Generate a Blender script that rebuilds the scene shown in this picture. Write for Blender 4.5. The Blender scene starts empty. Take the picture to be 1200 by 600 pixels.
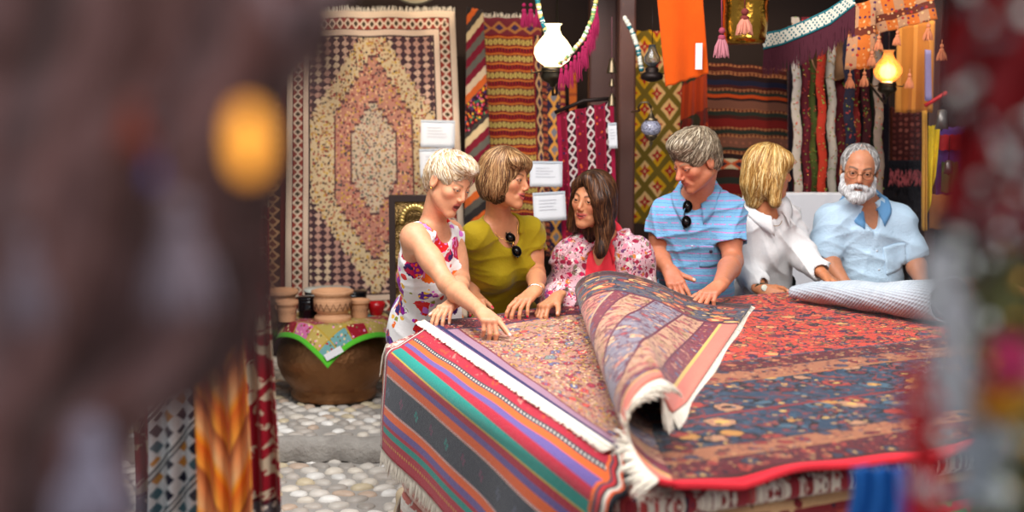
import bpy, bmesh, math, random
import numpy as np
from mathutils import Vector, Matrix
random.seed(7)
RNG = np.random.default_rng(11)
PI = math.pi
SC = bpy.context.scene
COL = SC.collection
# ------------------------------------------------------------------ camera model
F = 1600.0
CAMH = 1.77
TH = math.atan(190 / F)
def ray(px, py):
    a = (px - 600) / F; b = (300 - py) / F
    return np.array([a, math.cos(TH) + math.sin(TH) * b, -math.sin(TH) + math.cos(TH) * b])
def wp(px, py, Y):
    """the place in the room seen at that pixel, at distance Y in front of the camera"""
    r = ray(px, py); t = Y / r[1]
    return np.array([r[0] * t, Y, CAMH + r[2] * t])
def wz(px, py, z):
    r = ray(px, py); t = (z - CAMH) / r[2]
    return np.array([r[0] * t, r[1] * t, z])
# ------------------------------------------------------------------ objects
def tag(o, label=None, cat=None, group=None, kind=None):
    if label: o['label'] = label
    if cat: o['category'] = cat
    if group: o['group'] = group
    if kind: o['kind'] = kind
    return o
def thing(name, label, cat, loc=(0, 0, 0), group=None):
    o = bpy.data.objects.new(name, None); COL.objects.link(o)
    o.location = [float(c) for c in loc]; o.empty_display_size = 0.05
    tag(o, label, cat, group)
    return o
def link(name, me, parent=None, mat=None, smooth=True):
    """links a mesh whose vertices are in world space; under a parent it keeps its place"""
    o = bpy.data.objects.new(name, me); COL.objects.link(o)
    if mat is not None:
        for m in (mat if isinstance(mat, (list, tuple)) else [mat]): me.materials.append(m)
    if parent is not None:
        o.parent = parent
        T = Matrix.Identity(4); q = parent
        off = Vector((0, 0, 0))
        while q is not None:
            off += q.location; q = q.parent
        me.transform(Matrix.Translation(-off))
    if smooth and len(me.polygons):
        me.polygons.foreach_set('use_smooth', [True] * len(me.polygons))
    return o
def origin_to(o, p):
    """moves a top-level mesh's origin to p without moving its shape"""
    o.data.transform(Matrix.Translation(-Vector([float(c) for c in p]))); o.location = [float(c) for c in p]
    return o
def mesh_np(name, V, Fq, uv=None):
    """mesh from numpy arrays; Fq is an (n,4) or (n,3) array; uv is per vertex"""
    V = np.asarray(V, dtype=np.float32); Fq = np.asarray(Fq, dtype=np.int32)
    me = bpy.data.meshes.new(name)
    k = Fq.shape[1]
    me.vertices.add(len(V)); me.vertices.foreach_set('co', V.ravel())
    me.loops.add(Fq.size); me.loops.foreach_set('vertex_index', Fq.ravel())
    me.polygons.add(len(Fq)); me.polygons.foreach_set('loop_start', np.arange(0, Fq.size, k, dtype=np.int32))
    me.polygons.foreach_set('loop_total', np.full(len(Fq), k, dtype=np.int32))
    if uv is not None:
        l = me.uv_layers.new(name='UVMap')
        l.data.foreach_set('uv', np.asarray(uv, dtype=np.float32)[Fq.ravel()].ravel())
    me.update(calc_edges=True); me.validate()
    return me
def add_color(me, name, C):
    a = me.color_attributes.new(name=name, type='FLOAT_COLOR', domain='POINT')
    C = np.asarray(C, dtype=np.float32)
    if C.shape[1] == 3: C = np.concatenate([C, np.ones((len(C), 1), np.float32)], 1)
    a.data.foreach_set('color', C.ravel())
class MB:
    """collects shapes into one mesh"""
    def __init__(s): s.v = []; s.f = []; s.m = []; s.uv = []
    def add(s, vs, fs, mi=0, uvs=None):
        b = len(s.v)
        s.v.extend([tuple(float(c) for c in v) for v in vs])
        s.uv.extend([tuple(u) for u in uvs] if uvs is not None else [(0.0, 0.0)] * len(vs))
        for f in fs: s.f.append(tuple(b + i for i in f)); s.m.append(mi)
    def box(s, lo, hi, mi=0, rot=0, piv=None):
        x0, y0, z0 = lo; x1, y1, z1 = hi
        vs = [(x0, y0, z0), (x1, y0, z0), (x1, y1, z0), (x0, y1, z0), (x0, y0, z1), (x1, y0, z1), (x1, y1, z1), (x0, y1, z1)]
        if rot:
            px, py = piv if piv else ((x0 + x1) / 2, (y0 + y1) / 2); c, n = math.cos(rot), math.sin(rot)
            vs = [(px + (x - px) * c - (y - py) * n, py + (x - px) * n + (y - py) * c, z) for x, y, z in vs]
        s.add(vs, [(0, 3, 2, 1), (4, 5, 6, 7), (0, 1, 5, 4), (1, 2, 6, 5), (2, 3, 7, 6), (3, 0, 4, 7)], mi)
    def tube(s, pts, r, n=8, mi=0, cap=True, closed=False):
        pts = [Vector([float(c) for c in p]) for p in pts]; m = len(pts)
        rs = r if isinstance(r, (list, tuple)) else [r] * m
        rings = []; up = None
        for i, p in enumerate(pts):
            if closed: d = pts[(i + 1) % m] - pts[i - 1]
            else: d = pts[min(i + 1, m - 1)] - pts[max(i - 1, 0)]
            if d.length < 1e-9: d = Vector((0, 0, 1))
            d.normalize()
            if up is None: up = d.orthogonal().normalized()
            a = up - d * up.dot(d)
            a = a.normalized() if a.length > 1e-6 else d.orthogonal().normalized()
            up = a; b = d.cross(a)
            rings.append([p + (a * math.cos(2 * PI * k / n) + b * math.sin(2 * PI * k / n)) * rs[i] for k in range(n)])
        vs = [v for rg in rings for v in rg]; fs = []
        for i in range(m if closed else m - 1):
            j = (i + 1) % m
            for k in range(n): fs.append((i * n + k, i * n + (k + 1) % n, j * n + (k + 1) % n, j * n + k))
        if cap and not closed: fs.append(tuple(range(n - 1, -1, -1))); fs.append(tuple((m - 1) * n + k for k in range(n)))
        s.add(vs, fs, mi)
    def lathe(s, prof, c=(0, 0, 0), n=32, mi=0, cap=True, ax=None, sx=1, sy=1):
        """prof: (radius, height) pairs turned round the vertical through c"""
        vs = []; fs = []; m = len(prof)
        for r, z in prof:
            for k in range(n):
                a = 2 * PI * k / n; vs.append(Vector((r * sx * math.cos(a), r * sy * math.sin(a), z)))
        if ax is not None:
            q = Vector((0, 0, 1)).rotation_difference(Vector([float(t) for t in ax])); vs = [q @ v for v in vs]
        vs = [v + Vector([float(t) for t in c]) for v in vs]
        for i in range(m - 1):
            for k in range(n): fs.append((i * n + k, i * n + (k + 1) % n, (i + 1) * n + (k + 1) % n, (i + 1) * n + k))
        if cap: fs.append(tuple(range(n - 1, -1, -1))); fs.append(tuple((m - 1) * n + k for k in range(n)))
        s.add(vs, fs, mi)
    def ball(s, c, r, n=10, mi=0, sc=(1, 1, 1)):
        m = max(4, n // 2); prof = [(max(1e-5, r * math.sin(PI * i / m)), -r * math.cos(PI * i / m)) for i in range(m + 1)]
        b = len(s.v); s.lathe(prof, (0, 0, 0), n, mi, cap=False)
        for i in range(b, len(s.v)):
            x, y, z = s.v[i]; s.v[i] = (x * sc[0] + float(c[0]), y * sc[1] + float(c[1]), z * sc[2] + float(c[2]))
    def mesh(s, name):
        me = bpy.data.meshes.new(name); me.from_pydata(s.v, [], s.f)
        me.polygons.foreach_set('material_index', s.m)
        l = me.uv_layers.new(name='UVMap')
        idx = np.empty(len(me.loops), np.int32); me.loops.foreach_get('vertex_index', idx)
        l.data.foreach_set('uv', np.array(s.uv, np.float32)[idx].ravel())
        me.update(); return me
    def build(s, name, mat, parent=None, smooth=True):
        return link(name, s.mesh(name), parent, mat, smooth)
def sheet(name, f, nu, nv, U, V, mat, parent=None, thick=0.008, off=-1):
    """a cloth: f(u,v) gives the point, u in 0..U, v in 0..V metres; uv keeps metres"""
    us = np.linspace(0, U, nu + 1); vs = np.linspace(0, V, nv + 1)
    P = np.array([[f(u, v) for v in vs] for u in us], dtype=np.float64).reshape(-1, 3)
    UV = np.array([[(u, v) for v in vs] for u in us], dtype=np.float32).reshape(-1, 2)
    i, j = np.meshgrid(np.arange(nu), np.arange(nv), indexing='ij'); a = (i * (nv + 1) + j).ravel()
    Fq = np.stack([a, a + nv + 1, a + nv + 2, a + 1], 1)
    o = link(name, mesh_np(name, P, Fq, UV), parent, mat)
    if thick:
        m = o.modifiers.new('thickness', 'SOLIDIFY'); m.thickness = thick; m.offset = off
    return o
def fringe(name, edge, out, length, mat, parent, n, w=0.0022, sag=0.3, jit=0.35, up=(0, 0, 1), lift=0.0):
    """threads along an edge: edge(t) a point, out(t) the way the threads lie"""
    mb = MB()
    for i in range(n):
        t = (i + random.random() * .8) / n
        p = Vector([float(c) for c in edge(t)]); d = Vector([float(c) for c in out(t)]).normalized()
        e2 = Vector([float(c) for c in edge(min(1, t + .01))]) - Vector([float(c) for c in edge(max(0, t - .01))])
        e2.normalize()
        d = (d + e2 * random.uniform(-jit, jit)).normalized()
        L = length * random.uniform(.7, 1.15)
        pts = [p + Vector(up) * lift]
        for k in range(1, 4):
            q = p + d * (L * k / 3) - Vector((0, 0, 1)) * (sag * L * (k / 3) ** 2) + e2 * random.uniform(-.002, .002) + Vector(up) * lift
            pts.append(q)
        mb.tube(pts, [w, w * 1.2, w, w * .4], 3, cap=False)
    return mb.build(name, mat, parent)
# ------------------------------------------------------------------ node expressions
def rgb(*c):
    """sRGB 0..255 to linear"""
    if len(c) == 1: h = c[0].lstrip('#'); c = [int(h[i:i + 2], 16) for i in (0, 2, 4)]
    r = []
    for v in c[:3]:
        v /= 255.0; r.append(v / 12.92 if v <= .04045 else ((v + .055) / 1.055) ** 2.4)
    return tuple(r) + (1.0,)
class E:
    def __init__(s, m, k): s.m = m; s.k = k
    def _o(s, op, b=None, c=None, rev=False):
        return s.m.math(op, b, s, c) if rev else s.m.math(op, s, b, c)
    def __add__(s, b): return s._o('ADD', b)
    def __radd__(s, b): return s._o('ADD', b)
    def __sub__(s, b): return s._o('SUBTRACT', b)
    def __rsub__(s, b): return s._o('SUBTRACT', b, rev=True)
    def __mul__(s, b): return s._o('MULTIPLY', b)
    def __rmul__(s, b): return s._o('MULTIPLY', b)
    def __truediv__(s, b): return s._o('DIVIDE', b)
    def __neg__(s): return s._o('MULTIPLY', -1.0)
    def lt(s, b): return s._o('LESS_THAN', b)
    def gt(s, b): return s._o('GREATER_THAN', b)
    def abs(s): return s._o('ABSOLUTE')
    def fr(s): return s._o('FRACT')
    def fl(s): return s._o('FLOOR')
    def sin(s): return s._o('SINE')
    def min(s, b): return s._o('MINIMUM', b)
    def max(s, b): return s._o('MAXIMUM', b)
    def clamp(s):
        r = s._o('ADD', 0.0); r.k.node.use_clamp = True; return r
class Mat:
    def __init__(s, name):
        s.mat = bpy.data.materials.new(name); s.mat.use_nodes = True
        s.t = s.mat.node_tree; s.t.nodes.clear()
        s.o = s.t.nodes.new('ShaderNodeOutputMaterial'); s.b = s.t.nodes.new('ShaderNodeBsdfPrincipled')
        s.t.links.new(s.b.outputs[0], s.o.inputs[0])
    def set(s, sock, v):
        if isinstance(v, E): s.t.links.new(v.k, sock)
        elif v is not None: sock.default_value = v
    def math(s, op, a, b=None, c=None):
        n = s.t.nodes.new('ShaderNodeMath'); n.operation = op
        s.set(n.inputs[0], a)
        if b is not None: s.set(n.inputs[1], b)
        if c is not None: s.set(n.inputs[2], c)
        return E(s, n.outputs[0])
    def uv(s):
        n = s.t.nodes.new('ShaderNodeUVMap'); n.uv_map = 'UVMap'; return s.sep(E(s, n.outputs[0]))[:2]
    def sep(s, v):
        n = s.t.nodes.new('ShaderNodeSeparateXYZ'); s.set(n.inputs[0], v); return [E(s, n.outputs[i]) for i in range(3)]
    def obj(s):
        n = s.t.nodes.new('ShaderNodeTexCoord'); return E(s, n.outputs['Object'])
    def vec(s, x=0.0, y=0.0, z=0.0):
        n = s.t.nodes.new('ShaderNodeCombineXYZ')
        for i, v in enumerate((x, y, z)): s.set(n.inputs[i], v)
        return E(s, n.outputs[0])
    def mix(s, f, a, b):
        n = s.t.nodes.new('ShaderNodeMix'); n.data_type = 'RGBA'
        s.set(n.inputs[0], f); s.set(n.inputs[6], a); s.set(n.inputs[7], b); return E(s, n.outputs[2])
    def mul(s, a, b, f=1.0):
        n = s.t.nodes.new('ShaderNodeMix'); n.data_type = 'RGBA'; n.blend_type = 'MULTIPLY'
        s.set(n.inputs[0], f); s.set(n.inputs[6], a); s.set(n.inputs[7], b); return E(s, n.outputs[2])
    def noise(s, v, scale, det=3.0, rough=.55, dist=0.0, color=False):
        n = s.t.nodes.new('ShaderNodeTexNoise'); s.set(n.inputs['Vector'], v)
        n.inputs['Scale'].default_value = scale; n.inputs['Detail'].default_value = det
        n.inputs['Roughness'].default_value = rough; n.inputs['Distortion'].default_value = dist
        return E(s, n.outputs[1 if color else 0])
    def voro(s, v, scale, feat='F1', rnd=1.0, metric='EUCLIDEAN'):
        n = s.t.nodes.new('ShaderNodeTexVoronoi'); s.set(n.inputs['Vector'], v); n.feature = feat
        if feat != 'DISTANCE_TO_EDGE': n.distance = metric
        n.inputs['Scale'].default_value = scale; n.inputs['Randomness'].default_value = rnd
        return E(s, n.outputs['Distance']), (E(s, n.outputs['Color']) if feat != 'DISTANCE_TO_EDGE' else None)
    def white(s, v):
        n = s.t.nodes.new('ShaderNodeTexWhiteNoise'); s.set(n.inputs['Vector'], v); return E(s, n.outputs[0])
    def ramp(s, f, stops, const=True):
        n = s.t.nodes.new('ShaderNodeValToRGB'); s.set(n.inputs[0], f)
        cr = n.color_ramp; cr.interpolation = 'CONSTANT' if const else 'LINEAR'
        while len(cr.elements) < min(32, len(stops)): cr.elements.new(0.5)
        for e, (p, c) in zip(cr.elements, stops): e.position = p; e.color = c
        return E(s, n.outputs[0])
    def pal(s, f, cols):
        """f in 0..1 picks one of the colours"""
        return s.ramp(f, [(i / len(cols), c) for i, c in enumerate(cols)])
    def bands(s, d, items):
        """items: (end, colour) with growing end; picks the colour of the band d falls in"""
        r = items[-1][1]
        for end, c in reversed(items[:-1]): r = s.mix(d.lt(end), r, c)
        return r
    def attr(s, name):
        n = s.t.nodes.new('ShaderNodeAttribute'); n.attribute_name = name; return E(s, n.outputs[0])
    def bump(s, h, strength=.5, dist=.002):
        n = s.t.nodes.new('ShaderNodeBump'); s.set(n.inputs['Height'], h)
        n.inputs['Strength'].default_value = strength; n.inputs['Distance'].default_value = dist
        s.t.links.new(n.outputs[0], s.b.inputs['Normal'])
    def out(s, col=None, rough=.8, metal=0.0, sheen=0.0, spec=.5, emit=None, es=0.0, sss=0.0, trans=0.0, coat=0.0, alpha=None, ior=1.45):
        b = s.b.inputs
        if col is not None: s.set(b['Base Color'], col)
        s.set(b['Roughness'], rough); s.set(b['Metallic'], metal); b['Specular IOR Level'].default_value = spec
        if sheen: b['Sheen Weight'].default_value = sheen; b['Sheen Roughness'].default_value = .4
        if emit is not None: s.set(b['Emission Color'], emit); s.set(b['Emission Strength'], es)
        if sss:
            b['Subsurface Weight'].default_value = sss; b['Subsurface Radius'].default_value = (.5, .2, .1)
            b['Subsurface Scale'].default_value = .012
        if trans: b['Transmission Weight'].default_value = trans
        if coat: b['Coat Weight'].default_value = coat
        if alpha is not None: s.set(b['Alpha'], alpha)
        b['IOR'].default_value = ior
        return s.mat
_cache = {}
def plain(name, c, rough=.7, metal=0.0, bump=0.0, bs=300, var=.12, **k):
    key = (name,)
    if key in _cache: return _cache[key]
    m = Mat(name); o = m.obj()
    n = m.noise(o, bs * .15, 4)
    col = m.mix(n, tuple(x * (1 - var) for x in c[:3]) + (1,), tuple(min(1, x * (1 + var)) for x in c[:3]) + (1,))
    if bump: m.bump(m.noise(o, bs, 3), bump, .002)
    _cache[key] = m.out(col, rough, metal, **k)
    return _cache[key]
# ------------------------------------------------------------------ signed distance modelling
def A3(*v): return np.array(v, dtype=np.float64)
def nrm(v): v = np.asarray(v, dtype=np.float64); return v / max(1e-12, np.linalg.norm(v))
def smin(a, b, k):
    if k <= 0: return np.minimum(a, b)
    h = np.maximum(k - np.abs(a - b), 0) / k
    return np.minimum(a, b) - h * h * k * .25
def smax(a, b, k): return -smin(-a, -b, k)
class Frame:
    """axes in rows: right, forward, up; o the origin; s the scale"""
    def __init__(s, o, R, sc=1.0): s.o = np.asarray(o, dtype=np.float64); s.R = np.asarray(R, dtype=np.float64); s.s = sc
    def to(s, p): return s.o + (np.asarray(p, dtype=np.float64) * s.s) @ s.R
    def inv(s, P): return ((P - s.o) @ s.R.T) / s.s
    def dirw(s, v): return np.asarray(v, dtype=np.float64) @ s.R
def head_frame(o, yaw, pitch, roll, sc=1.0):
    """yaw 0 faces the camera (-Y); positive yaw turns the face to the picture's right; pitch > 0 looks down; roll > 0 tilts the crown to the picture's right"""
    y, p, r = [math.radians(t) for t in (yaw, pitch, roll)]
    f = A3(math.sin(y) * math.cos(p), -math.cos(y) * math.cos(p), -math.sin(p))
    up0 = A3(math.sin(r), 0, math.cos(r))
    right = nrm(np.cross(f, up0)); up = np.cross(right, f)
    return Frame(o, [right, f, up], sc)
def cone(a, b, ra, rb, k=0.0, fr=None, flat=None):
    """round cone; flat=(axis, factor) squeezes its section along that direction"""
    if fr is not None: a, b, ra, rb = fr.to(a), fr.to(b), ra * fr.s, rb * fr.s
    a = np.asarray(a, float); b = np.asarray(b, float); ab = b - a; L2 = max(1e-12, ab @ ab)
    if flat is not None: fx, ff = nrm(flat[0] if fr is None else fr.dirw(flat[0])), flat[1]
    def f(P):
        q = P - a; t = np.clip((q @ ab) / L2, 0, 1); w = q - t[:, None] * ab
        if flat is not None:
            c = w @ fx; w = w + ((ff - 1) * c)[:, None] * fx
            return (np.sqrt((w * w).sum(1)) - (ra + (rb - ra) * t)) / max(1.0, ff ** .5)
        return np.sqrt((w * w).sum(1)) - (ra + (rb - ra) * t)
    return ((a + b) / 2, np.linalg.norm(ab) / 2 + max(ra, rb) * (1 if flat is None or flat[1] >= 1 else 1 / flat[1]), f, k)
def ell(c, r, k=0.0, fr=None, R=None):
    s = 1.0
    if fr is not None: c = fr.to(c); s = fr.s; R = fr.R if R is None else np.asarray(R) @ fr.R
    r = np.asarray(r, float) * s; c = np.asarray(c, float)
    if r.ndim == 0: r = np.full(3, float(r))
    def f(P):
        q = P - c
        if R is not None: q = q @ np.asarray(R).T
        k0 = np.sqrt(((q / r) ** 2).sum(1)); k1 = np.sqrt(((q / (r * r)) ** 2).sum(1))
        return k0 * (k0 - 1) / np.maximum(k1, 1e-9)
    return (c, float(max(r)), f, k)
def plane(p, n, k=0.0):
    """keeps what lies behind the plane when intersected"""
    p = np.asarray(p, float); n = nrm(n)
    return (p, 1e9, lambda P: (P - p) @ n, k)
class SDF:
    def __init__(s): s.ops = []
    def u(s, *prims):
        for p in prims: s.ops.append(('u',) + p)
        return s
    def sub(s, *prims):
        for p in prims: s.ops.append(('s',) + p)
        return s
    def cut(s, *prims):
        for p in prims: s.ops.append(('i',) + p)
        return s
    def disp(s, fn): s.ops.append(('d', None, 0, fn, 0)); return s
    def ev(s, P, c=None, R=0):
        d = np.full(len(P), 9.0)
        for op, pc, pr, f, k in s.ops:
            if op == 'd': d = d + f(P); continue
            if c is not None and op != 'i' and np.linalg.norm(pc - c) > pr + R + k + .01: continue
            v = f(P)
            if op == 'u': d = smin(d, v, k)
            elif op == 's': d = smax(d, -v, k)
            else: d = smax(d, v, k)
        return d
    def mesh(s, name, vox, pad=.02, lo=None, hi=None, B=14):
        us = [o for o in s.ops if o[0] == 'u']
        l = np.min([o[1] - o[2] for o in us], 0) - pad; h = np.max([o[1] + o[2] for o in us], 0) + pad
        if lo is not None: l = np.maximum(l, lo)
        if hi is not None: h = np.minimum(h, hi)
        nb = np.ceil((h - l) / (vox * B)).astype(int); n = nb * B + 1
        cen = [l[i] + (np.arange(nb[i]) + .5) * B * vox for i in range(3)]
        CX, CY, CZ = np.meshgrid(*cen, indexing='ij')
        CP = np.stack([CX.ravel(), CY.ravel(), CZ.ravel()], 1)
        cd = s.ev(CP).reshape(nb); hd = B * vox * .87
        D = np.where(cd < 0, -1.0, 1.0).astype(np.float32)
        D = np.repeat(np.repeat(np.repeat(D, B, 0), B, 1), B, 2)
        D = np.pad(D, ((0, 1),) * 3, mode='edge')
        g = np.arange(B + 1) * vox
        GX, GY, GZ = np.meshgrid(g, g, g, indexing='ij'); G = np.stack([GX.ravel(), GY.ravel(), GZ.ravel()], 1)
        act = np.argwhere(np.abs(cd) < hd * 1.5 + .022)
        for i, j, k in act:
            o = l + np.array([i, j, k]) * B * vox
            d = s.ev(G + o, o + B * vox * .5, hd).reshape(B + 1, B + 1, B + 1)
            D[i * B:i * B + B + 1, j * B:j * B + B + 1, k * B:k * B + B + 1] = d
        V, Q = nets(D)
        return mesh_np(name, V * vox + l, Q)
def nets(D):
    D = D.copy(); D[0] = D[-1] = 1; D[:, 0] = D[:, -1] = 1; D[:, :, 0] = D[:, :, -1] = 1
    S = D < 0; nx, ny, nz = D.shape
    cnt = np.zeros((nx - 1, ny - 1, nz - 1), np.int8)
    for i in (0, 1):
        for j in (0, 1):
            for k in (0, 1): cnt += S[i:nx - 1 + i, j:ny - 1 + j, k:nz - 1 + k]
    A = np.argwhere((cnt > 0) & (cnt < 8))
    idx = np.full(cnt.shape, -1, np.int32); idx[A[:, 0], A[:, 1], A[:, 2]] = np.arange(len(A), dtype=np.int32)
    acc = np.zeros((len(A), 3)); c = np.zeros(len(A))
    for ax in range(3):
        o1, o2 = [t for t in range(3) if t != ax]
        for a in (0, 1):
            for b in (0, 1):
                p = A.copy(); p[:, o1] += a; p[:, o2] += b; q = p.copy(); q[:, ax] += 1
                d0 = D[p[:, 0], p[:, 1], p[:, 2]].astype(float); d1 = D[q[:, 0], q[:, 1], q[:, 2]].astype(float)
                m = (d0 < 0) != (d1 < 0)
                t = np.where(m, d0 / np.where(m, d0 - d1, 1), 0)
                w = p.astype(float); w[:, ax] += t
                acc[m] += w[m]; c[m] += 1
    V = acc / c[:, None]; Q = []
    for ax in range(3):
        o1, o2 = (ax + 1) % 3, (ax + 2) % 3
        sl0 = [slice(None)] * 3; sl1 = [slice(None)] * 3; sl0[ax] = slice(0, -1); sl1[ax] = slice(1, None)
        s0 = S[tuple(sl0)]; s1 = S[tuple(sl1)]
        for inside in (True, False):
            E_ = np.argwhere((s0 != s1) & (s0 == inside))
            E_ = E_[(E_[:, o1] > 0) & (E_[:, o2] > 0)]
            q = []
            for a, b in ((0, 0), (1, 0), (1, 1), (0, 1)):
                p = E_.copy(); p[:, o1] -= a; p[:, o2] -= b
                q.append(idx[p[:, 0], p[:, 1], p[:, 2]])
            q = np.stack(q, 1)
            if not inside: q = q[:, ::-1]
            Q.append(q)
    Q = np.concatenate(Q); Q = Q[(Q >= 0).all(1)]
    return V, Q
def verts_of(me):
    v = np.empty(len(me.vertices) * 3, np.float32); me.vertices.foreach_get('co', v); return v.reshape(-1, 3).astype(float)
def grad(s, P, e=.002):
    return np.stack([s.ev(P + d) - s.ev(P - d) for d in (A3(e, 0, 0), A3(0, e, 0), A3(0, 0, e))], 1) / (2 * e)
# ------------------------------------------------------------------ people
def add_head(s, fr, male=False, open_=0.0, smile=0.0, squint=1.0, beard=False, jaw=1.0):
    U = s.u
    U(ell((0, -.015, .035), (.074, .095, .084), 0, fr),
      ell((0, .028, -.032), (.058 if not male else .060, .060, .080), .03, fr))
    jw = (.046 if not male else .052) * jaw
    for x in (-1, 1):
        U(cone((x * jw, .004, -.055), (x * .012, .068, -.098 - open_ * .5), .021, .015, .025, fr),
          ell((x * .041, .055, -.022 + smile * .004), (.021, .022, .019 + smile * .003), .02, fr),
          cone((x * .012, .078 if male else .075, .022), (x * .038, .066 if male else .063, .020), .0105 if not male else .013, .009, .014, fr))
    U(ell((0, .066, -.056 - open_ * .3), (.031, .025, .030), .018, fr),
      ell((0, .073, -.097 - open_ * .6), (.017, .015, .014), .014, fr),
      cone((0, .083, .014), (0, .1025 if not male else .109, -.0255), .0070, .0095 if not male else .0125, .012, fr))
    for x in (-1, 1):
        U(ell((x * (.0095 if not male else .0115), .096, -.034), (.0075, .0095, .0068), .006, fr))
        s.sub(ell((x * .031, .099 if male else .1015, .003), (.016, .014, .012), .014, fr))
        U(ell((x * .031, .0735, .003), (.0155, .0150, .0145), .004, fr))
        s.sub(ell((x * .031, .092, .002), (.0135, .011, .0052 * squint), .002, fr))
    zl = -.0605; up = .0060 * smile
    for x in (-1, 1):
        wd = .017 + .006 * smile
        U(cone((0, .0905, zl + .0042), (x * wd, .0835, zl + .0015 + up), .0052, .0026, .003, fr), cone((0, .0890, zl - .0060 - open_), (x * wd, .0830, zl - .0010 + up), .0062, .0026, .003, fr))
    for x in (-1, 1): s.sub(cone((0, .100, zl - open_ * .5), (x * (.018 + .007 * smile), .093, zl + up * .9), .0016 + open_ * .62, .0012, .0015, fr))
    if smile:
        for x in (-1, 1): s.sub(cone((x * .023, .089, -.036), (x * .034, .075, -.058), .002, .002, .016, fr))
    for x in (-1, 1):
        U(ell((x * .078, -.010, -.006), (.0085, .019, .031), .006, fr))
        s.sub(ell((x * .087, -.006, -.003), (.006, .010, .018), .004, fr))
def head_color(P, C, fr, lip, brow, skin2, male=False, open_=0.0, smile=0.0):
    """paints lips, brows, lid lines and the flush of cheeks where they are on this face"""
    q = fr.inv(P); x, y, z = np.abs(q[:, 0]), q[:, 1], q[:, 2]
    near = (np.linalg.norm(q, axis=1) < .16) & (y > .03)
    def blend(m, c):
        m = np.clip(m, 0, 1) * near
        C[:] = C * (1 - m[:, None]) + np.array(c[:3]) * m[:, None]
    blend(np.clip(1 - np.hypot((x - .043) / .024, (z + .026) / .022), 0, 1) * .5, skin2)
    blend(np.clip(1 - np.hypot(x / .016, (z + .030) / .014), 0, 1) * (y > .095) * .5, skin2)
    zl = -.0605
    zz = z - .0060 * smile * np.clip(x / .022, 0, 1.3) ** 2; e = np.hypot(x / (.022 + smile * .006), (zz - (zl - .001 - open_ * .45)) / (.0105 + open_ * .9)); blend(np.clip((1.05 - e) * 6, 0, 1) * (y > .075) * .85, lip)
    e = np.hypot(x / (.018 + smile * .006), (zz - (zl - open_ * .5)) / (.0014 + open_ * .6)); blend(np.clip((1.1 - e) * 6, 0, 1) * (y > .07) * .9, (.05, .01, .01))
    zb = .0215 + .006 * np.sin(np.clip((x - .012) / .036, 0, 1) * PI * .75)
    blend(np.clip(1.6 - np.abs(z - zb) / .0036, 0, 1) * (x > .011) * (x < .049) * .85, brow)
    e = np.hypot((x - .031) / .0150, (z - .003) / .0078)
    blend(np.clip(1.25 - np.abs(e - .98) / .16, 0, 1) * (z > -.002) * .85, (.06, .03, .02))
    blend(np.clip(1 - np.abs(e - 1.0) / .16, 0, 1) * (z <= -.002) * .35, (.12, .05, .04))
    return C
FING = [(.090, .027, (.044, .026, .021), .0098), (.093, .008, (.048, .030, .022), .0100), (.088, -.011, (.044, .028, .021), .0095), (.079, -.028, (.034, .021, .019), .0084)]
def add_hand(s, W, d, t, side, curl, sc=1.0, spread=(6, 1, -4, -10), thumb=(35, 10, 20), vein=False):
    """W wrist, d towards the knuckles, t the thumb side; side -1 for a right hand, +1 for a left; curl: per finger three angles"""
    d = nrm(d); t = np.asarray(t, float); t = nrm(t - d * (t @ d)); n = side * np.cross(d, t)
    def at(a, b, c): return W + (d * a + t * b + n * c) * sc
    tips = []
    s.u(cone(at(-.03, 0, 0), at(.02, 0, 0), .024 * sc, .024 * sc, .012, None, (n, 1.35)))
    for i, (a, b, L, r) in enumerate(FING):
        s.u(cone(at(.01, b * .62, 0), at(a, b, -.002), .0125 * sc, .0118 * sc, .011, None))
    s.u(cone(at(.03, .014, .004), at(.068, -.014, .003), .0145 * sc, .0145 * sc, .012))
    for i, (a, b, L, r) in enumerate(FING):
        p = at(a, b, -.002); sp = math.radians(spread[i]); ang = 0
        fd = nrm(d * math.cos(sp) + t * math.sin(sp)); rr = r * sc
        s.u(ell(p - n * .002 * sc, (rr * 1.12,) * 3, .006))
        for j in range(3):
            ang += math.radians(curl[i][j]); v = fd * math.cos(ang) + n * math.sin(ang)
            q = p + v * L[j] * sc; s.u(cone(p, q, rr * (1 - .07 * j), rr * (.93 - .09 * j), .004 if j == 0 else .002))
            p = q
        up = -(n * math.cos(ang) - fd * math.sin(ang))
        tips.append((p + up * rr * .62 + v * rr * .15, v, up, rr))
    b0 = at(.012, .016, .004); b1 = at(.048, .040, .010)
    s.u(cone(b0, b1, .0165 * sc, .0125 * sc, .014))
    a1, a2, dn = [math.radians(x) for x in thumb]
    v = nrm(d * math.cos(a1) + t * math.sin(a1) + n * math.sin(dn)); b2 = b1 + v * .034 * sc
    v2 = nrm(d * math.cos(a1 - a2) + t * math.sin(a1 - a2) + n * math.sin(dn)); b3 = b2 + v2 * .027 * sc
    s.u(cone(b1, b2, .0120 * sc, .0108 * sc, .004), cone(b2, b3, .0108 * sc, .0085 * sc, .002))
    up = -n; tips.append((b3 + up * .0055 * sc, v2, up, .0095 * sc))
    return tips
def torso_frame(J):
    X = nrm(J['SR'] - J['SL']); Z = nrm(J['N'] - J['P']); Y = nrm(np.cross(Z, X)); X = np.cross(Y, Z)
    L = np.linalg.norm(J['N'] - J['P'])
    return Frame(J['P'], [X, Y, Z]), L
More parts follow.
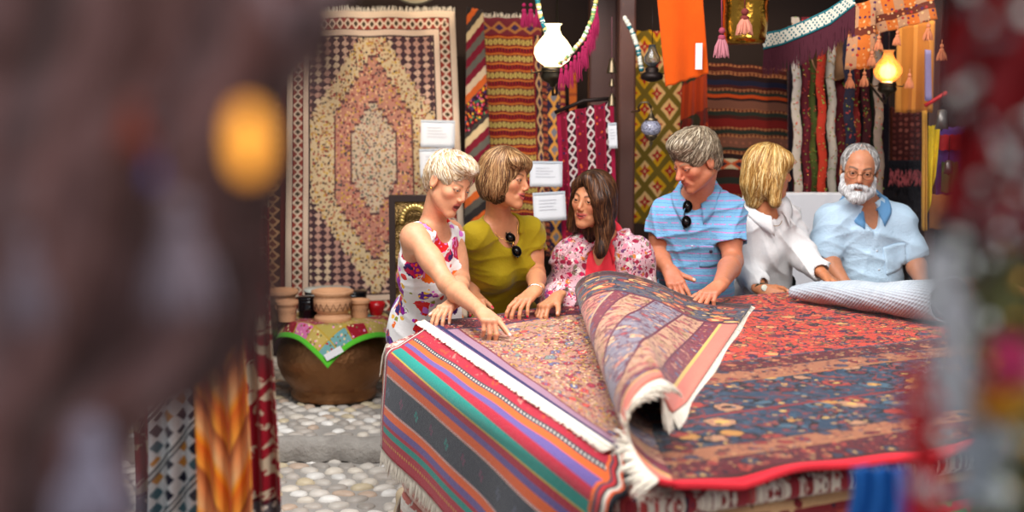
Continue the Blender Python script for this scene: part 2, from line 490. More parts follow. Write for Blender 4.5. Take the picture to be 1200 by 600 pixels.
def torso(J, e=0.0, male=False, belly=0.0, k=.05, w=1.0, hips=True):
    fr, L = torso_frame(J); o = []
    xs = (fr.inv(J['SR'][None])[0] + fr.inv(J['SL'][None])[0]) / 2
    cx, cy = xs[0], xs[1] * .6
    if male:
        o += [ell((cx, cy + .005, L * .68), (.162 * w + e, .112 + e, .185 + e), k, fr), ell((cx * .5, .008 + belly * .5, L * .36), (.148 * w + e, .108 + belly + e, .17 + e), k, fr)]
        if hips: o += [ell((0, -.005, .02), (.168 * w + e, .118 + e, .14 + e), k, fr)]
    else:
        o += [ell((cx, cy, L * .70), (.134 * w + e, .094 + e, .16 + e), k, fr), ell((cx * .5, .002, L * .36), (.118 * w + e, .084 + belly + e, .16 + e), k, fr)]
        if hips: o += [ell((0, -.01, .0), (.165 * w + e, .112 + e, .14 + e), k, fr)]
        for x in (-1, 1): o += [ell((cx + x * .066 * w, cy + .068, L * .62), (.058 + e * .7, .056 + e * .6, .06 + e * .7), .035, fr)]
    for S in ('SR', 'SL'):
        r = (.052 if male else .043) + e
        inner = J['N'] + (J[S] - J['N']) * .25 - fr.R[2] * .005
        o += [cone(inner, J[S] - fr.R[2] * .012, r, r, .045)]
        o += [cone(J[S] - fr.R[2] * .02, fr.to((fr.inv(J[S][None])[0][0] * .75, cy, L * .6)), r, .06 + e, .05)]
    return o
def arm(S, El, W, e=0.0, male=False, k=.02, w=1.0):
    a = (1.0 if not male else 1.24) * w
    fd = nrm(W - El)
    return [cone(S, S + (El - S) * .55, .046 * a + e, .041 * a + e, .03), cone(S + (El - S) * .45, El, .041 * a + e, .034 * a + e, .03),
            cone(El, El + (W - El) * .3, .034 * a + e, .037 * a + e, k), cone(El + (W - El) * .3, W, .037 * a + e, .0225 * a + e, k)]
def capped(a, b, ra, rb, k=0.0):
    c, r, f, k = cone(a, b, ra, rb, k); n = nrm(np.asarray(b) - np.asarray(a)); b = np.asarray(b, float)
    return (c, r, lambda P: np.maximum(f(P), (P - b) @ n), k)
def folds(fr, amp, sc=1.0, seed=0, horiz=1.0):
    """creases of worn cloth: soft narrow ridges that bend, fade in and fade out"""
    r = np.random.default_rng(seed); ks = []
    for i in range(6):
        v = r.normal(size=3) * A3(1, .6, .5 + horiz); v = nrm(v) * r.uniform(55, 105) * sc; ks.append((v, r.uniform(0, 6), r.uniform(.5, 1), nrm(r.normal(size=3)) * r.uniform(10, 17), r.uniform(0, 6)))
    wv = [nrm(r.normal(size=3)) * r.uniform(9, 15) for _ in range(3)]
    def f(P):
        q = fr.inv(P); w = np.stack([np.sin(q @ v + i) for i, v in enumerate(wv)], 1) * .030
        q = q + w; d = 0
        for v, ph, a, m, pm in ks:
            g = np.clip(np.sin(q @ m + pm) + .1, 0, 1); d = d - a * g * (1 - np.abs(np.sin(q @ v * .5 + ph))) ** 1.8
        return (d + .25) * amp
    return f
def skin_mat(name, rough=.48):
    m = Mat(name); o = m.obj(); c = m.attr('col')
    n = m.noise(o, 55, 4, .6); n2 = m.noise(o, 320, 2)
    col = m.mul(c, m.mix(n, (.80, .76, .74, 1), (1.14, 1.13, 1.12, 1)))
    m.bump(n2 + m.noise(o, 90, 3) * 1.5, .25, .0012)
    return m.out(col, rough, sss=.18, spec=.45)
def body_mesh(name, parent, s, vox, colf, mat, legs=None, lo=None):
    me = s.mesh(name, vox, lo=lo); V = verts_of(me); q = np.empty(len(me.loops), np.int32); me.loops.foreach_get('vertex_index', q); Q = q.reshape(-1, 4)
    if legs is not None:
        m2 = legs.mesh('legs', .009); V2 = verts_of(m2); q2 = np.empty(len(m2.loops), np.int32); m2.loops.foreach_get('vertex_index', q2)
        Q = np.concatenate([Q, q2.reshape(-1, 4) + len(V)]); V = np.concatenate([V, V2])
    me = mesh_np(name, V, Q); add_color(me, 'col', colf(V))
    return link(name, me, parent, mat)
def eyes(parent, fr, gaze=(0, 0), iris=(.10, .06, .03)):
    for x in (-1, 1):
        mb = MB(); mb.ball((0, 0, 0), .0128 * fr.s, 20); me = mb.mesh('eye'); V = verts_of(me)
        g = nrm(A3(math.sin(math.radians(gaze[0])), 1, math.sin(math.radians(gaze[1])))) @ fr.R
        c = (V @ g) / (.0128 * fr.s)
        C = np.tile(np.array([.50, .46, .43]), (len(V), 1)); C[c > .80] = iris; C[c > .94] = (.005, .005, .005)
        add_color(me, 'col', C); me.transform(Matrix.Translation(Vector(fr.to((x * .031, .0745, .003)))))
        link('eye', me, parent, EYE)
def hair(parent, fr, s, vox, cols, crown, n, steps, step, down=.5, comb=(0, 0, 0), width=.0022, fly=.004, seed=1, groove=.0010, gfreq=260, keep=None, mat=None, name='hair'):
    """a mass of hair with locks that run over it from the crown"""
    n = int(n * 2.2); width *= .62; cw = fr.to(crown); cmb = fr.dirw(comb)
    def flow(P):
        v = P - cw; v = v / np.maximum(1e-6, np.linalg.norm(v, axis=1))[:, None]
        return v + A3(0, 0, -down) + cmb
    r = np.random.default_rng(seed); k1, k2 = nrm(r.normal(size=3)) * gfreq, nrm(r.normal(size=3)) * gfreq * .7
    def g(P):
        q = fr.inv(P); th = np.arctan2(q[:, 0], q[:, 1] - crown[1]) * 17; ph = np.sin(q[:, 2] * 40 + q[:, 0] * 30) * 1.4
        return groove * (np.sin(th + ph) + .6 * np.sin(th * 2.7 + ph * 1.7)) + groove * .5 * np.sin(q @ (k1 * .3))
    s.disp(g)
    me = s.mesh(name, vox); V = verts_of(me); q = np.empty(len(me.loops), np.int32); me.loops.foreach_get('vertex_index', q); Q = q.reshape(-1, 4)
    cols = np.array([c[:3] for c in cols])
    ql = fr.inv(V); th = np.arctan2(ql[:, 0], ql[:, 1]) * 26 + np.sin(ql[:, 2] * 50) * 1.5
    f = (np.sin(th) * .5 + .5) * .6 + (np.sin(th * 2.3 + 1) * .5 + .5) * .4
    C0 = cols[0] * (1 - f[:, None]) * .8 + cols[1] * f[:, None] * .8
    N = grad(s, V[(ri := r.integers(0, len(V), n))]); P = V[ri].copy()
    lift = r.uniform(0, 1, n) ** 2 * fly; pts = [P + N * .0008]; nn = []
    jit = r.normal(size=(n, 3)) * .18
    for j in range(steps):
        N = grad(s, P); N /= np.maximum(1e-6, np.linalg.norm(N, axis=1))[:, None]
        D = flow(P) + jit; D -= N * (D * N).sum(1)[:, None]; D /= np.maximum(1e-6, np.linalg.norm(D, axis=1))[:, None]
        nn.append((N, D)); P = P + D * step; P = P - N * (s.ev(P) * .9)[:, None]
        pts.append(P + N * (.0010 + lift * (j + 1) / steps)[:, None])
    nn.append(nn[-1]); m = len(pts); VV = []; w0 = r.uniform(.6, 1.3, n) * width
    for j in range(m):
        N, D = nn[j]; sd = np.cross(N, D); tp = math.sin(PI * (.12 + .88 * (1 - j / m))) ** .6 if j < m - 1 else .15
        VV += [pts[j] + sd * (w0 * tp)[:, None], pts[j] + N * (w0 * .5 * tp)[:, None], pts[j] - sd * (w0 * tp)[:, None]]
    VV = np.stack(VV, 1).reshape(-1, 3)          # strand-major: strand, ring, three
    base = (np.arange(n) * m * 3)[:, None, None] + (np.arange(m - 1) * 3)[None, :, None]
    q1 = base + np.array([0, 1, 4, 3]); q2 = base + np.array([1, 2, 5, 4])
    QQ = np.concatenate([q1.reshape(-1, 4), q2.reshape(-1, 4)])
    t = r.uniform(0, 1, n) ** 1.3 * (len(cols) - 1.001); a = t.astype(int); fc = cols[a] * (1 - (t - a))[:, None] + cols[a + 1] * (t - a)[:, None]
    CC = np.repeat(fc, m * 3, axis=0)
    me = mesh_np(name, np.concatenate([V, VV]), np.concatenate([Q, QQ + len(V)])); add_color(me, 'col', np.concatenate([C0, CC]))
    return link(name, me, parent, mat or HAIR)
def collar(name, parent, mat, fr, r0, h=.034, drop=.03, open_=35, rx=1.0, ry=1.0, tip=.028, tilt=.35, z0=0.0, y0=0.0, thick=.0028, over=None):
    """a turned-down shirt collar; angles run from one front point round the nape to the other"""
    V = []; n = 40; rows = 7
    for i in range(n + 1):
        a = math.radians(open_ + (360 - 2 * open_) * i / n); e = abs(i / n * 2 - 1); e8 = e ** 6
        ca, sa = math.sin(a), math.cos(a)          # sa: forward
        for j in range(rows):
            t = j / (rows - 1)
            if t < .45: rr, z = r0 + .004 * t, h * t / .45
            else:
                u = (t - .45) / .55; rr = r0 + .004 + .012 * math.sin(min(1, u * 1.6) * PI / 2) + .014 * u + tip * .55 * e8 * u; z = h + .003 * math.sin(u * PI) - (drop + tip * e8) * u
            V.append(fr.to((ca * rr * rx, sa * rr * ry + y0, z - tilt * (sa * rr + .0) + z0)))
    Q = [(i * rows + j, (i + 1) * rows + j, (i + 1) * rows + j + 1, i * rows + j + 1) for i in range(n) for j in range(rows - 1)]
    if over is not None:
        V = np.array(V); j = np.arange(len(V)) % rows; lay = np.where(j / (rows - 1) < .45, .001, .0045)
        for _ in range(4):
            d = over.ev(V); N = grad(over, V, .004); N /= np.maximum(1e-6, np.linalg.norm(N, axis=1))[:, None]; V = V + N * np.maximum(0, lay - d)[:, None]
        for _ in range(1):
            W = V.reshape(n + 1, rows, 3); W[1:-1] = W[1:-1] * .5 + (W[:-2] + W[2:]) * .25; V = W.reshape(-1, 3)
    o = link(name, mesh_np(name, V, Q), parent, mat)
    m = o.modifiers.new('t', 'SOLIDIFY'); m.thickness = thick; m.offset = 0
    return o
def legs_sdf(P, fr, feet, e=0.0, male=False, z1=.06):
    s = SDF(); a = 1.0 if not male else 1.1
    for x, ft in zip((1, -1), feet):
        hip = fr.to((x * .085, 0, -.02)); kn = (hip + ft) / 2 + A3(0, -.02, 0); kn[2] = .48; an = ft + A3(0, .02, .09)
        s.u(cone(hip, kn, .082 * a + e, .056 * a + e, .03), cone(kn, kn + (an - kn) * .4, .055 * a + e, .056 * a + e, .03), cone(kn + (an - kn) * .4, an, .055 * a + e, .036 * a + e, .03))
    return s
def shoes(parent, feet, d, mat):
    for ft in feet:
        s = SDF(); d = nrm(d)
        s.u(cone(ft + A3(0, 0, .035) - d * .05, ft + d * .13 + A3(0, 0, .03), .036, .032, .02), cone(ft + A3(0, 0, .05) - d * .03, ft + A3(0, 0, .11) - d * .03, .040, .042, .02)).cut(plane(ft + A3(0, 0, .004), (0, 0, -1)))
        link('shoe', s.mesh('shoe', .008), parent, mat)
# ------------------------------------------------------------------ materials of the people
m = Mat('eye'); EYE = m.out(m.attr('col'), .12)
m = Mat('hair'); o_ = m.obj(); m.bump(m.noise(o_, 500, 2), .2, .001); HAIR = m.out(m.mul(m.attr('col'), m.mix(m.noise(o_, 120, 3), (.7, .7, .7, 1), (1.2, 1.2, 1.2, 1))), .42, spec=.4)
SKIN = skin_mat('skin')
def cloth(name, colf, rough=.85, bs=900, bump=.25, sheen=.15, coarse=60, cb=.5):
    m = Mat(name); o = m.obj(); col = colf(m, o)
    m.bump(m.noise(o, bs, 2) * .3 + m.noise(o, coarse, 4, .6, 1.2) * cb * 4, bump, .004)
    return m.out(col, rough, sheen=sheen, spec=.3)
def solid(c, v=.1):
    def f(m, o):
        n = m.noise(o, 30, 4); return m.mix(n, tuple(x * (1 - v) for x in c[:3]) + (1,), tuple(min(1, x * (1 + v)) for x in c[:3]) + (1,))
    return f
def floral_big(m, o):
    w = m.noise(o, 9, 2, .5, 0, True); v = m.t.nodes.new('ShaderNodeVectorMath'); v.operation = 'MULTIPLY_ADD'
    m.set(v.inputs[0], w); v.inputs[1].default_value = (.05, .05, .05); m.set(v.inputs[2], o); ow = E(m, v.outputs[0])
    d, c = m.voro(ow, 11.5); r = m.sep(c)[0]; r2 = m.sep(c)[1]
    fine, fc = m.voro(ow, 60)
    pet = m.noise(ow, 45, 2, .6) * .28
    base = rgb(244, 240, 240)
    colA = m.pal(r, [rgb(150, 20, 150), rgb(222, 30, 30), rgb(225, 60, 150), rgb(110, 30, 160), rgb(240, 110, 25), rgb(205, 20, 75), rgb(60, 25, 110)])
    colB = m.pal(r2, [rgb(250, 200, 40), rgb(235, 130, 200), rgb(60, 20, 90), rgb(255, 120, 30), rgb(200, 120, 215)])
    col = m.mix((d + pet).lt(.62), base, m.mix(m.sep(fc)[0].gt(.66), colA, colB))
    col = m.mix((d + pet).lt(.22), col, m.mix(r.gt(.5), rgb(70, 10, 90), rgb(250, 190, 30)))
    d2, c2 = m.voro(ow, 27); lf = (d2.lt(.34) * (d + pet).gt(.66)) * m.sep(c2)[0].gt(.45)
    return m.mix(lf, col, m.pal(m.sep(c2)[1], [rgb(225, 120, 215), rgb(190, 60, 200), rgb(250, 190, 60), rgb(230, 60, 60), rgb(150, 160, 60)]))
def floral_small(m, o):
    w = m.noise(o, 22, 2, .5, 0, True); v = m.t.nodes.new('ShaderNodeVectorMath'); v.operation = 'MULTIPLY_ADD'
    m.set(v.inputs[0], w); v.inputs[1].default_value = (.03, .03, .03); m.set(v.inputs[2], o); ow = E(m, v.outputs[0])
    d, c = m.voro(ow, 42); r = m.sep(c)[0]
    col = m.mix(d.lt(.48), rgb(208, 164, 172), m.pal(r, [rgb(190, 25, 80), rgb(215, 60, 100), rgb(235, 225, 215), rgb(120, 60, 110), rgb(205, 120, 60), rgb(150, 30, 60), rgb(225, 140, 160), rgb(130, 120, 100)]))
    d3, c3 = m.voro(ow, 95)
    return m.mix(d3.lt(.33), col, m.pal(m.sep(c3)[1], [rgb(120, 30, 70), rgb(236, 214, 210), rgb(176, 60, 84), rgb(90, 80, 90)]))
def polo_col(m, o):
    x, y, z = m.sep(o); n = m.noise(o, 14, 2)
    z = z + n * .006
    base = m.mix(m.noise(o, 400, 2), rgb(104, 160, 202), rgb(134, 188, 224))
    a = (z * 30.0).fr(); s1 = (a - .5).abs().lt(.075); dash = m.noise(o, 60, 2).gt(.42)
    col = m.mix(s1 * dash, base, rgb(196, 130, 190))
    s2 = ((z * 30.0 + .5).fr() - .5).abs().lt(.04)
    return m.mix(s2 * .5, col, rgb(70, 120, 190))
def denim(a, b):
    def f(m, o): return m.mix(m.noise(o, 500, 3), a, b)
    return f
DRESS = cloth('floral_dress_cloth', floral_big, .8, bump=.3)
TEE = cloth('olive_jersey', solid(rgb(150, 126, 4), .1), .8, bump=.35)
SHAWL = cloth('shawl_cloth', floral_small, .85, bump=.5)
BLOUSE = cloth('coral_cloth', solid(rgb(226, 52, 66), .06), .6, bump=.3)
POLO = cloth('polo_cloth', polo_col, .8, bump=.5)
WHITE = cloth('white_cotton', solid(rgb(238, 236, 236), .03), .8, bump=.4)
LBLUE = cloth('pale_blue_linen', solid(rgb(196, 222, 243), .03), .85, bump=.6)
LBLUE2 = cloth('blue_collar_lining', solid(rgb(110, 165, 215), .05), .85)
JEANS = cloth('blue_denim', denim(rgb(16, 48, 110), rgb(40, 84, 150)), .85)
TROUS = cloth('dark_trousers', solid(rgb(40, 40, 52)), .85)
SHOE = plain('shoe_leather', rgb(50, 36, 30), .5)
BLK = plain('black_plastic', rgb(12, 12, 14), .25)
LENS = plain('dark_lens', rgb(20, 16, 16), .08)
GOLD = plain('gold', rgb(225, 175, 90), .25, 1.0)
SILVER = plain('silver', rgb(215, 215, 220), .22, 1.0)
def base_col(V, c, r=0): return np.tile(np.array(c[:3]), (len(V), 1)).astype(float)
def nail(C, V, tips, col, rr=.62):
    for p, v, up, r in tips:
        q = V - p; a = q @ v; b = q @ up; sd = np.cross(v, up); c = q @ sd
        m = (np.hypot(a / (r * .85), c / (r * .62)) < 1) & (np.abs(b) < r * .8)
        C[m] = col[:3]
def redden(C, V, pts, col, r):
    for p in pts:
        m = np.clip(1 - np.linalg.norm(V - p, axis=1) / r, 0, 1)[:, None] * .45; C[:] = C * (1 - m) + np.array(col[:3]) * m
def necklace(parent, pts, r, mat, pend=None, name='necklace'):
    mb = MB(); mb.tube(pts, r, 6)
    if pend is not None: mb.ball(pend, .004, 8, sc=(1, .6, 1.6))
    return mb.build(name, mat, parent)
def march(s, p, d):
    p = np.array(p, float)
    for _ in range(120):
        v = float(s.ev(p[None])[0])
        if v < .0006: break
        p = p + d * v * .5
    for _ in range(30):
        if float(s.ev(p[None])[0]) > 0: break
        p = p - d * .001
    return p
def button(parent, s, p, d, r, mat):
    q = march(s, p, d); mb = MB(); mb.lathe([(.0001, -.001), (r, -.001), (r * 1.05, .0015), (r * .8, .0025), (.0001, .0018)], q, 14, ax=-d); mb.build('button', mat, parent)
def hook(D, a, b, off):
    p, q = [march(D, wp(*c, 5.0), nrm(ray(*c))) for c in (a, b)]; r = nrm(q - p); n = A3(0, -1, 0) - r * (A3(0, -1, 0) @ r); n = nrm(n); u = np.cross(r, n)
    return Frame((p + q) / 2 + n * off, [r, n, u], 1.0)
def pocket(parent, s, fr, x, z, w, h, mat):
    n = 8; V = []; 
    for i in range(n + 1):
        for j in range(n + 1):
            a = i / n - .5; b = j / n - .5; zz = z + b * h * 2 - (abs(a) * -.012 if j == 0 else 0); q = march(s, fr.to((x + a * w * 2, .35, zz)), -fr.R[1]); V.append(q + fr.R[1] * .0016)
    Q = [(i * (n + 1) + j, (i + 1) * (n + 1) + j, (i + 1) * (n + 1) + j + 1, i * (n + 1) + j + 1) for i in range(n) for j in range(n)]
    o = link('pocket', mesh_np('pocket', V, Q), parent, mat); m = o.modifiers.new('t', 'SOLIDIFY'); m.thickness = .0025; m.offset = 0
def shades(label, c, fr, w=.132, group=None):
    """sunglasses hooked by a temple: fr right = lens row direction, forward = out of the lens, up"""
    t = thing('sunglasses', label, 'sunglasses', c, group)
    for x in (-1, 1):
        mb = MB(); f_ = MB(); n = 20; ring = []
        for k in range(n):
            a = 2 * PI * k / n; ring.append(fr.to((x * .033 + .026 * math.cos(a) * (1 + .08 * math.sin(a)), .002 * math.cos(a) * x, .020 * math.sin(a) - .002)))
        cc = fr.to((x * .033, .003, -.002)); cb = fr.to((x * .033, -.001, -.002))
        mb.add(list(ring) + [cc, cb], [(k, (k + 1) % n, n) for k in range(n)] + [((k + 1) % n, k, n + 1) for k in range(n)])
        mb.build('lens', LENS, t); f_.tube(ring, .0016, 6, closed=True); f_.build('rim', BLK, t)
        tm = MB(); tm.tube([fr.to((x * .062, 0, .006)), fr.to((x * .064, -.012, .006)), fr.to((x * .045, -.022, .002)), fr.to((-x * .045, -.026, -.004)), fr.to((-x * .058, -.024, -.014))], [.0025, .0028, .0024, .002, .0022], 6)
        tm.build('temple', BLK, t)
    mb = MB(); mb.tube([fr.to((-.009, .001, .006)), fr.to((0, .003, .010)), fr.to((.009, .001, .006))], .0018, 6); mb.build('bridge', BLK, t)
    return t
TOP = .90
def curlset(a, b, c, var=0): return [(a, b, c)] * 4
ONLY = None
# ------------------------------------------------------------------ woman in the flowered dress
def woman_dress():
    t = thing('person', 'short-haired blonde woman in a white sleeveless flowered dress, pointing at the rug', 'person', wp(497, 385, 5.50) * A3(1, 1, 0))
    J = dict(N=wp(506, 266, 5.40), SR=wp(486, 276, 5.27), SL=wp(527, 272, 5.52), P=wp(499, 390, 5.60))
    sc = .93; H = head_frame(wp(526, 214, 5.33), 47, 24, 14, .97)
    ER = wp(524, 333, 5.10); WR = wz(566, 367, 1.012)
    d = nrm(wz(582, 383, .984) - WR); tt = np.cross(A3(0, 0, 1), d)
    EL = wp(540, 328, 5.46); WL = wz(534, 354, 1.0)
    s = SDF().u(*torso(J)); s.u(cone(H.to((0, -.028, -.045)), J['N'] + A3(0, 0, -.01), .050 * sc, .056 * sc, .025))
    s.u(*arm(J['SR'], ER, WR)); s.u(*arm(J['SL'], EL, WL))
    add_head(s, H, open_=.010, squint=.55)
    tips = add_hand(s, WR, d, tt, -1, [(12, 2, 4), (52, 46, 30), (58, 48, 30), (62, 48, 30)], .95, thumb=(28, 12, 42))
    tl = add_hand(s, WL, nrm(A3(-.3, -.6, -.12)), A3(-.8, .4, .0), 1, curlset(25, 25, 15), .9)
    feet = [wp(480, 392, 5.5) * A3(1, 1, 0), wp(520, 392, 5.6) * A3(1, 1, 0)]
    fr, L = torso_frame(J)
    lg = legs_sdf(J['P'], fr, feet[::-1])
    sk = rgb(218, 156, 120)
    def colf(V):
        C = base_col(V, sk); head_color(V, C, H, rgb(176, 82, 80), rgb(150, 110, 80), rgb(214, 120, 100), open_=.010)
        redden(C, V, [ER, WR + d * .07], rgb(205, 130, 105), .06); nail(C, V, tips + tl, rgb(238, 205, 195)); return C
    body_mesh('body', t, s, .0030, colf, SKIN, lg, lo=A3(-9, -9, .62)); eyes(t, H, (0, -25), (.12, .14, .16))
    # dress
    D = SDF().u(*torso(J, .009)); w = fr
    D.u(cone(fr.to((0, 0, .05)), A3(J['P'][0] + .03, J['P'][1] + .02, .52), .15, .165, .06))
    for S, q in (('SR', 1), ('SL', -1)): D.sub(cone(J[S] + w.R[0] * q * .045 - w.R[2] * .05, J[S] + w.R[0] * q * .035 + w.R[2] * .08, .060, .062, .01))
    D.sub(cone(J['N'] - w.R[2] * .02 + w.R[1] * .015, J['N'] + w.R[2] * .2, .068, .09, .01)); D.cut(plane(A3(0, 0, .50), (0, 0, -1)))
    D.disp(folds(fr, .006, 1, 3)); link('dress', D.mesh('dress', .0048), t, DRESS)
    mb = MB(); R = []
    for k in range(25):
        a = 2 * PI * k / 24; R.append(fr.to((.130 * math.cos(a), .100 * math.sin(a), L * .33)))
    shoes(t, feet, (.8, -.6, 0), plain('sandal', rgb(200, 180, 150)))
    # hair: short, swept forward
    Hs = SDF().u(ell((0, -.018, .042), (.082, .100, .086), 0, H), ell((0, .040, .096), (.058, .058, .032), .03, H), ell((0, -.060, -.005), (.064, .052, .070), .03, H))
    Hs.sub(ell((0, .098, -.032), (.092, .066, .088), .012, H), ell((.085, .012, -.035), (.04, .042, .05), .008, H), ell((-.085, .012, -.035), (.04, .042, .05), .008, H))
    Hs.cut(plane(H.to((0, 0, -.062)), H.dirw((0, .25, -1))))
    hair(t, H, Hs, .003, [rgb(150, 112, 76), rgb(214, 184, 144), rgb(240, 222, 196), rgb(252, 242, 226)], (0, -.055, .115), 2400, 8, .006, .1, (0, .5, 0), .0026, .007, 5)
    mb = MB(); mb.ball(H.to((.083, -.004, -.036)), .005, 8); mb.build('earring', GOLD, t)
# ------------------------------------------------------------------ woman in the olive top
def woman_olive():
    t = thing('person', 'brown-bobbed woman in an olive yellow short-sleeved top, smiling sideways', 'person', wp(592, 380, 5.98) * A3(1, 1, 0))
    J = dict(N=wp(584, 258, 5.74), SR=wp(556, 277, 5.66), SL=wp(619, 270, 5.82), P=wp(592, 384, 5.98))
    H = head_frame(wp(592, 209, 5.64), 64, 6, 7, 1.0); fr, L = torso_frame(J)
    EL = wp(629, 321, 5.80); WL = wz(627, 341, 1.022); dL = nrm(wz(612, 354, .990) - WL)
    ER = wp(551, 326, 5.80); WR = wp(556, 347, 5.70)
    s = SDF().u(*torso(J)); s.u(cone(H.to((0, -.028, -.05)), J['N'] + A3(0, 0, -.01), .047, .056, .03))
    s.u(*arm(J['SR'], ER, WR, w=1.02)); s.u(*arm(J['SL'], EL, WL, w=1.02)); add_head(s, H, smile=1, open_=.004, squint=.75)
    tl = add_hand(s, WL, dL, np.cross(dL, A3(0, 0, 1)), 1, [(8, 28, 22), (10, 30, 22), (12, 32, 22), (14, 32, 22)], .97, (10, 3, -5, -13))
    tr = add_hand(s, WR, nrm(A3(.1, -.6, -.1)), A3(.8, .1, 0), -1, curlset(30, 30, 20), .92)
    feet = [wp(575, 384, 6.0) * A3(1, 1, 0), wp(612, 384, 6.05) * A3(1, 1, 0)]
    lg = legs_sdf(J['P'], fr, feet[::-1]); sk = rgb(200, 136, 98)
    def colf(V):
        C = base_col(V, sk); head_color(V, C, H, rgb(190, 84, 84), rgb(96, 62, 40), rgb(208, 110, 86), smile=1, open_=.004)
        redden(C, V, [EL, WL + dL * .08], rgb(196, 110, 84), .06); nail(C, V, tl + tr, rgb(214, 30, 70)); return C
    body_mesh('body', t, s, .0030, colf, SKIN, lg, lo=A3(-9, -9, .62)); eyes(t, H, (0, 0), (.10, .12, .08))
    mb = MB(); mb.ball(H.to((0, .086, -.0605)), .006, 10, sc=(1, 1, 1)); 
    te = SDF().u(ell((0, .086, -.0612), (.021, .006, .0042), 0, H)); link('teeth', te.mesh('teeth', .0012), t, plain('tooth', rgb(238, 232, 222), .3))
    D = SDF().u(*torso(J, .012, hips=True))
    for S, El in (('SR', ER), ('SL', EL)):
        e = J[S] + (El - J[S]) * .46; dd = nrm(El - J[S])
        D.u(capped(J[S] + A3(0, 0, -.004), e, .060, .059, .03)); D.sub(cone(e - dd * .016, e + dd * .03, .050, .052, .004))
    R = fr.R
    D.sub(cone(J['N'] - R[2] * .005 + R[1] * .03, J['N'] + R[2] * .2 + R[1] * .02, .074, .085, .01), ell(fr.to((0, .10, L * .93)), (.046, .06, .045), .02))
    D.disp(folds(fr, .0055, 1, 8, 1.0)); D.cut(plane(fr.to((0, 0, -.06)), -R[2]))
    link('top', D.mesh('top', .0046), t, TEE)
    T = SDF().u(*torso(J, .006)[2:3]); T.ops += legs_sdf(J['P'], fr, feet[::-1], .012).ops; link('trousers', T.mesh('trousers', .010), t, TROUS); shoes(t, feet, (.3, -1, 0), SHOE)
    Hs = SDF().u(ell((0, -.014, .040), (.088, .104, .094), 0, H), ell((0, -.030, -.030), (.090, .086, .080), .05, H))
    Hs.sub(ell((0, .118, -.040), (.074, .092, .104), .014, H), cone((0, .02, -.07), (0, .05, -.2), .055, .06, .01, H))
    Hs.u(ell((.036, .058, .076), (.048, .036, .030), .02, H), ell((-.046, .052, .066), (.036, .036, .036), .02, H)); Hs.cut(plane(H.to((0, -.03, -.096)), H.dirw((0, -.12, -1))))
    hair(t, H, Hs, .003, [rgb(62, 36, 20), rgb(112, 74, 44), rgb(158, 116, 74), rgb(204, 166, 118)], (.022, .005, .128), 3000, 12, .010, .6, (0, 0, 0), .0026, .004, 9)
    nk = [fr.to((x * .062, .05 + .058 * (1 - x * x), L * .99 - .050 * (1 - x * x))) for x in np.linspace(-1, 1, 15)]
    necklace(t, nk, .0012, GOLD, nk[7] - A3(0, .004, .008))
    br = MB(); c = WL - nrm(WL - EL) * .006; dd = nrm(WL - EL); a = nrm(np.cross(dd, A3(0, 0, 1))); b = np.cross(dd, a)
    for o in (-.004, .004): br.tube([c + dd * o + (a * math.cos(2 * PI * k / 16) * .031 + b * math.sin(2 * PI * k / 16) * .025) for k in range(16)], .0022, 6, closed=True)
    br.build('bracelet', SILVER, t)
    p = march(D, wp(606, 298, 5.0), nrm(ray(606, 298))); r = nrm(A3(.42, .05, -.90)); n = nrm(A3(.1, -1, 0) - r * (A3(.1, -1, 0) @ r)); g = Frame(p + A3(-.016, -.022, .042), [r, n, np.cross(r, n)], .92)
    shades('black sunglasses hooked on the neckline of the olive top', g.o, g)
